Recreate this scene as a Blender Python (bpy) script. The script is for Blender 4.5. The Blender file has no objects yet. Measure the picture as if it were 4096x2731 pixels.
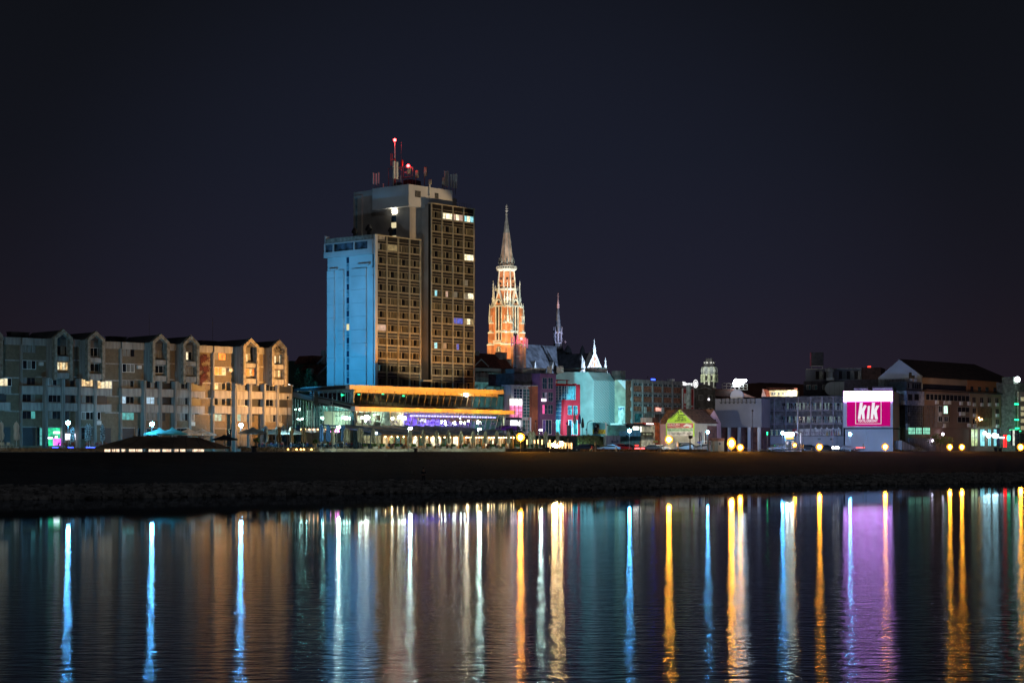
import bpy, math, random
from mathutils import Vector, Matrix
random.seed(7)
SC = bpy.context.scene
COL = SC.collection
F = 7700.; YH = 1800.; ZC = .25; ZW = -4.35
PI = math.pi
def rad(a): return math.radians(a)
# ---- measuring aid: crops of the photo I took my measurements from
ZONES = {'S':(0,0,1,1),'A':(0,1250,.3827,.3827),'B':(580,1250,.3827,.3827),'C':(1100,1400,.287,.287),'D':(1600,1400,.287,.287),
 'E':(1270,520,.3062,.3062),'F':(1270,900,.4465,.4465),'G':(1880,780,.4593,.4593),'H':(1850,1350,.3189,.3189),
 'I':(2400,1380,.2998,.2998),'J':(2950,1380,.2998,.2998),'K':(3476,1380,.2998,.2998),
 'L1':(0,1600,.1594,.1594),'L2':(880,1680,.17857,.17857),'L3':(1290,1680,.17432,.17432),'L4':(1690,1680,.17432,.17432),
 'L5':(2080,1680,.17857,.17857),'L6':(2480,1680,.17857,.17857)}
_z = [0,0,1,1]
def zone(k): _z[:] = ZONES[k]
def zx(x): return _z[0]+x*_z[2]
def zy(y): return _z[1]+y*_z[3]
def W(px,py,D):
    px,py = zx(px),zy(py)
    return Vector(((px-2048)/F*D, D, ZC-(py-YH)/F*D))
# quay frame
QE = Vector((-13.6,300.,0)); UQ = Vector((.656,.7548,0)).normalized(); BQ = Vector((-UQ.y,UQ.x,0)); NQ = -BQ
def gp(px,q,z=0.):
    """point in image column px, q metres behind the quay edge"""
    r = (zx(px)-2048)/F; o = QE+BQ*q
    u = (r*o.y-o.x)/(UQ.x-r*UQ.y)
    p = o+UQ*u; return Vector((p.x,p.y,z))
def zat(py,D): return ZC-(zy(py)-YH)/F*D
class Face:
    def __init__(s,O,U):
        s.O = Vector((O[0],O[1],0)); s.U = Vector((U[0],U[1],0)).normalized(); s.N = Vector((s.U.y,-s.U.x,0))
    def uv(s,px,py,w=0.):
        d = Vector(((zx(px)-2048)/F,1.,-(zy(py)-YH)/F)); c = Vector((0,0,ZC))
        t = (s.N.dot(s.O)+w-s.N.dot(c))/s.N.dot(d); p = c+d*t
        return (p-s.O).dot(s.U), p.z
    def P(s,u,v,w=0.): return s.O+s.U*u+s.N*w+Vector((0,0,v))
    def box(s,mb,u0,u1,v0,v1,w0,w1,mi=0):
        P = s.P
        mb.hexa([P(u0,v0,w1),P(u1,v0,w1),P(u1,v0,w0),P(u0,v0,w0),P(u0,v1,w1),P(u1,v1,w1),P(u1,v1,w0),P(u0,v1,w0)],mi)
    def px(s,mb,x0,y0,x1,y1,w0,w1,mi=0,ref=None):
        r = w1 if ref is None else ref
        u0,v1 = s.uv(x0,y0,r); _,v0 = s.uv(x0,y1,r); u1,_ = s.uv(x1,y0,r)
        s.box(mb,u0,u1,v0,v1,w0,w1,mi); return u0,u1,v0,v1
    def poly(s,mb,pts,w0,w1,mi=0,pix=True,ref=None):
        r = w1 if ref is None else ref
        q = [s.uv(x,y,r) for x,y in pts] if pix else pts
        mb.prism([s.P(u,v,w1) for u,v in q],[s.P(u,v,w0) for u,v in q],mi)
class MB:
    def __init__(s): s.v=[]; s.f=[]; s.m=[]
    def hexa(s,p,mi=0):
        n=len(s.v); s.v+= [Vector(a) for a in p]
        for f in ((0,1,2,3),(4,7,6,5),(0,4,5,1),(1,5,6,2),(2,6,7,3),(3,7,4,0)):
            s.f.append(tuple(n+i for i in f)); s.m.append(mi)
    def box(s,x0,x1,y0,y1,z0,z1,mi=0):
        s.hexa([(x0,y0,z0),(x1,y0,z0),(x1,y1,z0),(x0,y1,z0),(x0,y0,z1),(x1,y0,z1),(x1,y1,z1),(x0,y1,z1)],mi)
    def cbox(s,c,sx,sy,sz,mi=0,rz=0):
        M = Matrix.Rotation(rz,3,'Z'); c=Vector(c)
        s.hexa([c+M@Vector((a*sx/2,b*sy/2,d*sz/2)) for d in(-1,1) for a,b in((-1,-1),(1,-1),(1,1),(-1,1))],mi)
    def prism(s,a,b,mi=0):
        n=len(s.v); k=len(a); s.v+=[Vector(p) for p in a]+[Vector(p) for p in b]
        s.f.append(tuple(range(n,n+k))); s.m.append(mi)
        s.f.append(tuple(range(n+2*k-1,n+k-1,-1))); s.m.append(mi)
        for i in range(k):
            j=(i+1)%k; s.f.append((n+i,n+k+i,n+k+j,n+j)); s.m.append(mi)
    def face(s,p,mi=0):
        n=len(s.v); s.v+=[Vector(a) for a in p]; s.f.append(tuple(range(n,n+len(p)))); s.m.append(mi)
    def rod(s,a,b,r,r2=None,n=6,mi=0,cap=True):
        a=Vector(a); b=Vector(b); r2=r if r2 is None else r2; d=(b-a)
        if d.length<1e-6: return
        d.normalize(); e=d.orthogonal().normalized(); g=d.cross(e); k=len(s.v)
        for c,q in((a,r),(b,r2)):
            for i in range(n):
                t=2*PI*i/n; s.v.append(c+e*math.cos(t)*q+g*math.sin(t)*q)
        for i in range(n):
            j=(i+1)%n; s.f.append((k+i,k+j,k+n+j,k+n+i)); s.m.append(mi)
        if cap:
            s.f.append(tuple(range(k+n-1,k-1,-1))); s.m.append(mi); s.f.append(tuple(range(k+n,k+2*n))); s.m.append(mi)
    def lathe(s,c,prof,n=10,mi=0,rot=0,flat=None):
        """prof: list of (r,z) bottom to top"""
        c=Vector(c); k=len(s.v)
        for r,z in prof:
            for i in range(n):
                t=2*PI*i/n+rot; s.v.append(c+Vector((math.cos(t)*r,math.sin(t)*r*(1 if flat is None else flat),z)))
        for a in range(len(prof)-1):
            for i in range(n):
                j=(i+1)%n; s.f.append((k+a*n+i,k+a*n+j,k+(a+1)*n+j,k+(a+1)*n+i)); s.m.append(mi)
        s.f.append(tuple(range(k+n-1,k-1,-1))); s.m.append(mi)
        e=k+(len(prof)-1)*n; s.f.append(tuple(range(e,e+n))); s.m.append(mi)
    def ball(s,c,r,n=10,mi=0,sz=1.):
        s.lathe(c,[(max(.001,math.sin(PI*i/7)*r),-math.cos(PI*i/7)*r*sz) for i in range(8)],n,mi)
    def leafball(s,c,rx,ry,rz,n,size,mi=0,shell=.55,rnd=random):
        c=Vector(c)
        for _ in range(n):
            d=Vector((rnd.gauss(0,1),rnd.gauss(0,1),rnd.gauss(0,1))).normalized(); k=shell+(1-shell)*rnd.random()
            p=c+Vector((d.x*rx*k,d.y*ry*k,d.z*rz*k)); a=Vector((rnd.gauss(0,1),rnd.gauss(0,1),rnd.gauss(0,1))).normalized()
            b=a.orthogonal().normalized(); z=size*(.6+.8*rnd.random()); m=mi if not isinstance(mi,tuple) else rnd.choice(mi)
            s.face([p-a*z,p+b*z*.5,p+a*z,p-b*z*.5],m)
ROOT = {}
def tag(o,label,cat,group=None,kind=None):
    if label: o['label']=label
    if cat: o['category']=cat
    if group: o['group']=group
    if kind: o['kind']=kind
    return o
def thing(name,label,cat,loc=(0,0,0),group=None,rot=0.):
    o=bpy.data.objects.new(name,None); COL.objects.link(o); o.empty_display_size=.5
    o.location=Vector(loc); o.rotation_euler=(0,0,rot)
    ROOT[o.name]=(Matrix.Translation(Vector(loc))@Matrix.Rotation(rot,4,'Z')).inverted()
    return tag(o,label,cat,group)
def build(name,mb,mats,parent=None,label=None,smooth=False,local=False,mod=None):
    """one mesh object; mb in world space, or in the thing's own space when local"""
    if not isinstance(mats,(list,tuple)): mats=[mats]
    me=bpy.data.meshes.new(name); M=None
    if parent is not None and not local: M=ROOT[parent.name]
    me.from_pydata([(M@v if M is not None else v)[:] for v in mb.v],[],mb.f)
    for m in mats: me.materials.append(m)
    me.polygons.foreach_set('material_index',mb.m)
    if smooth: me.polygons.foreach_set('use_smooth',[True]*len(me.polygons))
    import bmesh
    bm=bmesh.new(); bm.from_mesh(me); bmesh.ops.recalc_face_normals(bm,faces=bm.faces); bm.to_mesh(me); bm.free()
    me.update()
    o=bpy.data.objects.new(name,me); COL.objects.link(o)
    if parent is not None: o.parent=parent; ROOT[o.name]=ROOT[parent.name]
    else: ROOT[o.name]=Matrix.Identity(4)
    if label: o['label']=label
    return o
def copy_tree(o,loc=None,rot=None,label=None,group=None,parent=None,scale=None):
    c=o.copy(); COL.objects.link(c)
    if parent is not None: c.parent=parent
    if loc is not None: c.location=Vector(loc)
    if rot is not None: c.rotation_euler=(0,0,rot)
    if scale is not None: c.scale=(scale,)*3 if not isinstance(scale,tuple) else scale
    if label: c['label']=label
    if group: c['group']=group
    for ch in list(o.children): copy_tree(ch,parent=c)
    return c
class Proto:
    """first placement moves the original, later ones copy it"""
    def __init__(s,root): s.r=root; s.n=0
    def put(s,loc,rot=0.,label=None,group=None,scale=None):
        s.n+=1
        if s.n==1:
            o=s.r; o.location=Vector(loc); o.rotation_euler=(0,0,rot)
            if scale is not None: o.scale=(scale,)*3 if not isinstance(scale,tuple) else scale
            if label: o['label']=label
            if group: o['group']=group
            return o
        return copy_tree(s.r,loc,rot,label,group,scale=scale if scale is not None else (1.,1.,1.))
# ---- materials
_M={}
def nn(nt,t,**k):
    n=nt.nodes.new(t)
    for a,b in k.items(): setattr(n,a,b)
    return n
def mat(key,c=(.5,.5,.5),rough=.85,metal=0.,noise=6.,amt=.25,streak=False,bump=0.,c2=None,thr=None,spec=.5):
    if key in _M: return _M[key]
    m=bpy.data.materials.new(key); m.use_nodes=True; nt=m.node_tree; b=nt.nodes['Principled BSDF']
    b.inputs['Roughness'].default_value=rough; b.inputs['Metallic'].default_value=metal
    b.inputs['Specular IOR Level'].default_value=spec
    tc=nn(nt,'ShaderNodeTexCoord'); mp=nn(nt,'ShaderNodeMapping'); nz=nn(nt,'ShaderNodeTexNoise'); cr=nn(nt,'ShaderNodeValToRGB')
    nz.inputs['Scale'].default_value=1.; nz.inputs['Detail'].default_value=6.
    sc=(noise*.2,noise*.2,noise*.2)
    if streak: sc=(noise*.35,noise*.35,noise*.04)
    mp.inputs['Scale'].default_value=sc
    L=nt.links.new
    L(tc.outputs['Object'],mp.inputs[0]); L(mp.outputs[0],nz.inputs['Vector']); L(nz.outputs[0],cr.inputs[0])
    cb=c2 if c2 else tuple(x*(1-2*amt) for x in c); ca=c if c2 else tuple(min(1,x*(1+amt)) for x in c)
    t0,t1=thr if thr else (.34,.66)
    cr.color_ramp.elements[0].position=t0; cr.color_ramp.elements[1].position=t1
    cr.color_ramp.elements[0].color=(*[max(0,x) for x in cb],1); cr.color_ramp.elements[1].color=(*ca,1)
    L(cr.outputs[0],b.inputs['Base Color'])
    if bump:
        bp=nn(nt,'ShaderNodeBump'); bp.inputs['Distance'].default_value=bump; n2=nn(nt,'ShaderNodeTexNoise'); n2.inputs['Scale'].default_value=noise*1.5
        L(tc.outputs['Object'],n2.inputs['Vector']); L(n2.outputs[0],bp.inputs['Height']); L(bp.outputs[0],b.inputs['Normal'])
    _M[key]=m; return m
def emit(key,c=None,s=None,samp=False,var=0.,sc=2.,base=None):
    if key in _M: return _M[key]
    m=bpy.data.materials.new(key); m.use_nodes=True; nt=m.node_tree; b=nt.nodes['Principled BSDF']
    b.inputs['Base Color'].default_value=(*(base or (.05,.05,.05)),1); b.inputs['Roughness'].default_value=.4
    (base and (b.inputs['Specular IOR Level'].__setattr__('default_value',0.),b.inputs['Roughness'].__setattr__('default_value',1.))); b.inputs['Emission Color'].default_value=(*c,1); b.inputs['Emission Strength'].default_value=s
    if var:
        tc=nn(nt,'ShaderNodeTexCoord'); nz=nn(nt,'ShaderNodeTexNoise'); nz.inputs['Scale'].default_value=sc
        mr=nn(nt,'ShaderNodeMapRange'); mr.inputs[1].default_value=.3; mr.inputs[2].default_value=.7
        mr.inputs[3].default_value=s*(1-var); mr.inputs[4].default_value=s*(1+var)
        nt.links.new(tc.outputs['Object'],nz.inputs['Vector']); nt.links.new(nz.outputs[0],mr.inputs[0]); nt.links.new(mr.outputs[0],b.inputs['Emission Strength'])
    m.cycles.emission_sampling='AUTO' if samp else 'NONE'
    _M[key]=m; return m
def glass(key,tint=(.8,.9,.9),clear=.75,rough=.05):
    if key in _M: return _M[key]
    m=bpy.data.materials.new(key); m.use_nodes=True; nt=m.node_tree; nt.nodes.remove(nt.nodes['Principled BSDF'])
    o=nt.nodes['Material Output']; t=nn(nt,'ShaderNodeBsdfTransparent'); g=nn(nt,'ShaderNodeBsdfGlossy'); x=nn(nt,'ShaderNodeMixShader')
    t.inputs[0].default_value=(*tint,1); g.inputs['Roughness'].default_value=rough; g.inputs[0].default_value=(.8,.85,.9,1)
    x.inputs[0].default_value=1-clear; nt.links.new(t.outputs[0],x.inputs[1]); nt.links.new(g.outputs[0],x.inputs[2]); nt.links.new(x.outputs[0],o.inputs[0])
    _M[key]=m; return m
def light(parent,typ,loc,energy,color,size=.3,target=None,spot=60.,blend=.6,name='bulb_light'):
    d=bpy.data.lights.new(name,typ); d.energy=energy; d.color=color
    if typ=='SPOT': d.spot_size=rad(spot); d.spot_blend=blend; d.shadow_soft_size=size
    elif typ=='POINT': d.shadow_soft_size=size
    elif typ=='AREA': d.size=size
    o=bpy.data.objects.new(name,d); COL.objects.link(o); loc=Vector(loc)
    if parent is not None:
        o.parent=parent; M=ROOT[parent.name]
    else: M=Matrix.Identity(4)
    R=Matrix.Identity(4)
    if target is not None: R=(Vector(target)-loc).to_track_quat('-Z','Y').to_matrix().to_4x4()
    mw=M@Matrix.Translation(loc)@R
    o.location=mw.to_translation(); o.rotation_euler=mw.to_euler()
    return o
def text_mb(txt,fc,u,v,h,w=.04,ang=0.,bold=0.,shear=0.,maxw=None,align='LEFT',thick=.03,mirror=False):
    """lettering as flat mesh on a facade: lower-left corner at (u,v), capital height h"""
    cu=bpy.data.curves.new('lettering','FONT'); cu.body=txt; cu.size=h/.72; cu.offset=bold; cu.shear=shear; cu.extrude=thick/2
    o=bpy.data.objects.new('lettering',cu); COL.objects.link(o)
    dg=bpy.context.evaluated_depsgraph_get(); me=bpy.data.meshes.new_from_object(o.evaluated_get(dg))
    xs=[p.co.x for p in me.vertices] or [0]; x0,x1=min(xs),max(xs); sx=1.
    if maxw: sx=maxw/(x1-x0)
    mb=MB(); ca,sa=math.cos(ang),math.sin(ang)
    off=0 if align=='LEFT' else -(x1-x0)*sx/2
    for p in me.vertices:
        a=(p.co.x-x0)*sx+off; b=p.co.y
        mb.v.append(fc.P(u+a*ca-b*sa,v+a*sa+b*ca,w+p.co.z))
    for f in me.polygons: mb.f.append(tuple(f.vertices)); mb.m.append(0)
    bpy.data.objects.remove(o); bpy.data.curves.remove(cu); bpy.data.meshes.remove(me)
    return mb
# ================= materials =================
HA=math.atan2(.7548,.656)
CONC=mat('concrete_panel',(.36,.35,.34),.9,noise=3,amt=.35,streak=True)
CONCD=mat('stained_concrete',(.25,.24,.225),.95,noise=5,c2=(.1,.095,.085),thr=(.38,.6))
BRICK=mat('tan_brick',(.16,.125,.085),.95,noise=14,amt=.3)
BRICKR=mat('red_brick',(.26,.105,.06),.92,noise=10,amt=.3)
ROOFD=mat('dark_roof_sheet',(.025,.025,.03),.8,noise=4)
ROOFT=mat('red_roof_tile',(.16,.045,.03),.9,noise=9,amt=.35)
WHITE=mat('white_render',(.62,.62,.6),.9,noise=1.5,amt=.08)
FRAMEW=mat('white_frame',(.6,.6,.58),.6,amt=.05)
FRAMED=mat('dark_frame',(.06,.055,.05),.5,amt=.1)
GFR=mat('gallery_frame',(.2,.22,.25),.6); PANE=mat('dark_pane',(.012,.014,.018),.08,noise=1,amt=.3,spec=.8)
CURT=mat('net_curtain',(.17,.165,.15),.9,noise=12,amt=.2,streak=True)
METAL=mat('grey_steel',(.22,.22,.23),.45,metal=.6,amt=.15)
DARKM=mat('black_metal',(.02,.02,.022),.5,amt=.1)
ACW=mat('white_unit',(.55,.55,.53),.6,amt=.08)
GRASS=mat('grass_bank',(.045,.055,.02),.95,noise=12,c2=(.018,.02,.01),thr=(.3,.7),bump=.1)
LEAFA=mat('leaf_green',(.06,.13,.03),.85,noise=8,amt=.3); LEAFB=mat('leaf_dark',(.025,.06,.02),.85,noise=8,amt=.3)
WOOD=mat('deck_wood',(.22,.14,.08),.8,noise=8,amt=.3)
LITW=[emit('warm_room',(1,.66,.3),.9,var=.6),emit('pale_room',(1,.86,.55),.9,var=.5),emit('orange_room',(1,.22,.02),1.4,var=.5),emit('cool_room',(.55,.8,1),.7,var=.4)]
# ================= world, camera =================
w=bpy.data.worlds.new('World'); SC.world=w; w.use_nodes=True; nt=w.node_tree; bg=nt.nodes['Background']
tc=nn(nt,'ShaderNodeTexCoord'); sp=nn(nt,'ShaderNodeSeparateXYZ'); cr=nn(nt,'ShaderNodeValToRGB'); sky=nn(nt,'ShaderNodeTexSky')
sky.sky_type='NISHITA'; sky.sun_disc=False; sky.sun_elevation=rad(-6); sky.sun_rotation=rad(200)
mx=nn(nt,'ShaderNodeMix',data_type='RGBA',blend_type='ADD'); mx.inputs[0].default_value=1.
sm=nn(nt,'ShaderNodeVectorMath',operation='SCALE'); sm.inputs['Scale'].default_value=.01
L=nt.links.new
L(tc.outputs['Generated'],sp.inputs[0]); L(sp.outputs[2],cr.inputs[0]); L(cr.outputs[0],mx.inputs[6])
L(sky.outputs[0],sm.inputs[0]); L(sm.outputs[0],mx.inputs[7])
# skyglow of the town centre, strongest low above the hotel
dg_=nn(nt,'ShaderNodeVectorMath',operation='DOT_PRODUCT'); dg_.inputs[1].default_value=(-.01,.9985,.05); L(tc.outputs['Generated'],dg_.inputs[0])
mg=nn(nt,'ShaderNodeMapRange',interpolation_type='SMOOTHSTEP'); mg.inputs[1].default_value=.963; mg.inputs[2].default_value=1.; L(dg_.outputs['Value'],mg.inputs[0])
m3_=nn(nt,'ShaderNodeMix',data_type='RGBA',blend_type='ADD'); L(mg.outputs[0],m3_.inputs[0]); L(mx.outputs[2],m3_.inputs[6]); m3_.inputs[7].default_value=(.0045,.0058,.0135,1); L(m3_.outputs[2],bg.inputs[0]); bg.inputs[1].default_value=.9
e=cr.color_ramp.elements; e[0].position=0.; e[0].color=(.018,.0112,.017,1); e[1].position=.5; e[1].color=(.0055,.0068,.0105,1)
for p,c in((.04,(.0148,.0105,.0168)),(.09,(.0098,.009,.015)),(.15,(.0068,.0076,.0122)),(.24,(.0052,.0061,.009))):
    k=e.new(p); k.color=(*c,1)
cam=bpy.data.cameras.new('camera'); co=bpy.data.objects.new('camera',cam); COL.objects.link(co); SC.camera=co
co.location=(0,0,ZC); co.rotation_euler=(PI/2,0,0); cam.sensor_width=36; cam.lens=36*F/4096; cam.shift_y=(YH-1365.5)/4096; cam.clip_end=9000; cam.clip_start=.5
ms=bpy.data.lights.new('fill_sun','SUN'); ms.energy=.11; ms.angle=rad(3); ms.color=(.8,.88,1); mo=bpy.data.objects.new('fill_sun',ms); COL.objects.link(mo); mo.rotation_euler=(rad(62),0,rad(12))  # weak sun added as overall fill from behind the camera, lifts dark surfaces
SC.view_settings.view_transform='Standard'; SC.view_settings.look='None'; SC.view_settings.exposure=0; SC.view_settings.gamma=1
# ================= water, banks, ground =================
m=bpy.data.materials.new('river_water'); m.use_nodes=True; nt=m.node_tree; nt.nodes.remove(nt.nodes['Principled BSDF']); L=nt.links.new
b=nn(nt,'ShaderNodeBsdfAnisotropic',distribution='BECKMANN'); df=nn(nt,'ShaderNodeBsdfDiffuse'); df.inputs[0].default_value=(.003,.005,.008,1); fr_n=nn(nt,'ShaderNodeFresnel'); fr_n.inputs[0].default_value=1.42; mxs=nn(nt,'ShaderNodeMixShader')
L(fr_n.outputs[0],mxs.inputs[0]); L(df.outputs[0],mxs.inputs[1]); L(b.outputs[0],mxs.inputs[2]); L(mxs.outputs[0],nt.nodes['Material Output'].inputs[0]); b.inputs['Color'].default_value=(.56,.62,.7,1); b.inputs['Anisotropy'].default_value=-.5
tg_=nn(nt,'ShaderNodeCombineXYZ'); tg_.inputs[0].default_value=.0; tg_.inputs[1].default_value=1.; L(tg_.outputs[0],b.inputs['Tangent'])
tc=nn(nt,'ShaderNodeTexCoord'); mp=nn(nt,'ShaderNodeMapping'); mp.inputs['Scale'].default_value=(1.3,2.6,1); mp.inputs['Rotation'].default_value=(0,0,rad(8))
nz=nn(nt,'ShaderNodeTexNoise'); nz.inputs['Scale'].default_value=1.; nz.inputs['Detail'].default_value=4
bp=nn(nt,'ShaderNodeBump'); bp.inputs['Distance'].default_value=.032
L(tc.outputs['Object'],mp.inputs[0]); L(mp.outputs[0],nz.inputs['Vector']); L(nz.outputs[0],bp.inputs['Height']); L(bp.outputs[0],b.inputs['Normal'])
# open water is rippled by the wind, the strip under the far bank lies sheltered and calm
dq=nn(nt,'ShaderNodeVectorMath',operation='DOT_PRODUCT'); dq.inputs[1].default_value=(-BQ.x,-BQ.y,0); L(tc.outputs['Object'],dq.inputs[0])
c0=-QE.dot(BQ)
n2=nn(nt,'ShaderNodeTexNoise'); mp2=nn(nt,'ShaderNodeMapping'); mp2.inputs['Scale'].default_value=(.02,.09,1); n2.inputs['Scale'].default_value=1.; L(tc.outputs['Object'],mp2.inputs[0]); L(mp2.outputs[0],n2.inputs['Vector'])
wob=nn(nt,'ShaderNodeMath',operation='MULTIPLY_ADD'); L(n2.outputs[0],wob.inputs[0]); wob.inputs[1].default_value=26.; 
L(dq.outputs['Value'],wob.inputs[2])
cr=nn(nt,'ShaderNodeValToRGB'); mr=nn(nt,'ShaderNodeMapRange'); mr.inputs[1].default_value=c0+60+13; mr.inputs[2].default_value=c0+210+13; L(wob.outputs[0],mr.inputs[0]); L(mr.outputs[0],cr.inputs[0])
e=cr.color_ramp.elements; e[0].position=.28; e[0].color=(.017,)*3+(1,); e[1].position=1.; e[1].color=(.165,)*3+(1,)
for p_,v_ in((.36,.03),(.44,.065),(.56,.1),(.75,.125)): k=e.new(p_); k.color=(v_,)*3+(1,)
L(cr.outputs[0],b.inputs['Roughness'])
m2=nn(nt,'ShaderNodeMapRange'); m2.inputs[1].default_value=.4; m2.inputs[2].default_value=.95; m2.inputs[3].default_value=.03; m2.inputs[4].default_value=1.; L(mr.outputs[0],m2.inputs[0]); L(m2.outputs[0],bp.inputs['Strength'])
WATER=m
wl=[(-400,-104),(-47,177),(-9.4,208),(29.8,241),(72.3,272),(400,510)]
mb=MB(); mb.face([(-500,-80,ZW),(500,-80,ZW),(500,640,ZW),(-500,300,ZW)])
tag(build('river_water',mb,WATER),'dark calm river with long coloured light reflections',None,kind='structure')
def edge(px_or_u):
    return QE+UQ*px_or_u
# waterline points with matching edge points
def lerp(a,b,t): return a+(b-a)*t
def wline(t):   # t along, -1..6
    pts=[Vector((-220,40,0)),Vector((-47,177,0)),Vector((-9.4,208,0)),Vector((29.8,241,0)),Vector((72.3,272,0)),Vector((300,437,0))]
    t=max(0,min(4.999,t)); i=int(t); return lerp(pts[i],pts[i+1],t-i)
def eline(t):
    us=[-300,-77.3,0,90,205,420]; t=max(0,min(4.999,t)); i=int(t); return QE+UQ*lerp(us[i],us[i+1],t-i)
rows=[(-.06,-5.2),(0,ZW-.1),(.05,-3.95),(.1,-3.62),(.16,-3.5),(.3,-3.1),(.5,-2.3),(.7,-1.5),(.88,-.7),(.97,-.12),(1.,-.004)]
rn=random.Random(3)
mb=MB(); NC=260; n0=0
for r,(t,z) in enumerate(rows):
    for i in range(NC+1):
        k=i/NC*4.999; a=wline(k); bb=eline(k); p=lerp(a,bb,t)
        dz=0 if r>8 else (rn.random()-.5)*(.12 if r>4 else .3)
        mb.v.append(Vector((p.x,p.y,z+(dz if r>0 else 0))))
for r in range(len(rows)-1):
    for i in range(NC):
        a=r*(NC+1)+i; mb.f.append((a,a+1,a+NC+2,a+NC+1)); mb.m.append(0)
BANK=mat('bank_grass',(.032,.03,.028),.95,noise=1.2,c2=(.012,.012,.012),thr=(.3,.7),bump=.3)
tag(build('grass_embankment',mb,BANK,smooth=True),'dark grassy embankment sloping to the river',None,kind='structure')
# rip-rap stones along the waterline
STONE=mat('riprap_stone',(.22,.2,.18),.95,noise=5,amt=.35)
mb=MB()
for i in range(10500):
    k=.55+rn.random()*3.9; a=wline(k); bb=eline(k); t=rn.random()*.155; p=lerp(a,bb,t); z=ZW+.05+min(t,.1)/.1*.75+max(0,t-.1)*2.
    s=.13+rn.random()*.27; M=Matrix.Rotation(rn.random()*6,3,'Z')@Matrix.Rotation(rn.random()*6,3,'X')
    vs=[M@Vector((x*s*(.6+.5*rn.random()),y*s*(.6+.5*rn.random()),c*s*.6)) for c in(-1,1) for x,y in((-1,-1),(1,-1),(1,1),(-1,1))]
    mb.hexa([Vector((p.x,p.y,z))+v for v in vs])
tag(build('riprap_stones',mb,STONE),'rough stones lining the waterline',None,kind='stuff')
# quay ground
def strip(name,q0,q1,u0,u1,z,m,label,kb=None):
    mb=MB(); a=QE+BQ*q0+UQ*u0; b=QE+BQ*q0+UQ*u1; c=QE+BQ*q1+UQ*u1; d=QE+BQ*q1+UQ*u0
    mb.face([Vector((p.x,p.y,z)) for p in(a,b,c,d)]); return tag(build(name,mb,m),label,None,kind='structure')
GROUND=mat('town_ground',(.07,.065,.06),.95,noise=.6)
mb=MB(); a=QE+UQ*-300; b=QE+UQ*420
mb.face([(a.x,a.y,-.004),(b.x,b.y,-.004),(4000,900,-.004),(4000,6000,-.004),(-4000,6000,-.004),(-4000,200,-.004)])
tag(build('ground',mb,GROUND),'flat ground under the town',None,kind='structure')
strip('promenade_pavement',.6,48,-300,110,.004,mat('paving',(.3,.29,.27),.8,noise=3,amt=.2),'pale paved riverside promenade')
strip('quay_kerb',0,.5,-300,420,.03,mat('kerb_stone',(.42,.41,.39),.85,noise=4),'pale stone kerb along the quay edge')
strip('riverside_road',26,42,60,420,.01,mat('asphalt',(.05,.05,.052),.8,noise=2),'asphalt road along the riverside')
SC.cycles.use_denoising=True; SC.cycles.use_light_tree=True; SC.cycles.max_bounces=6; SC.cycles.glossy_bounces=3; SC.cycles.transparent_max_bounces=12
SC.cycles.sample_clamp_indirect=4.; SC.cycles.caustics_reflective=False; SC.cycles.caustics_refractive=False
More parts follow.
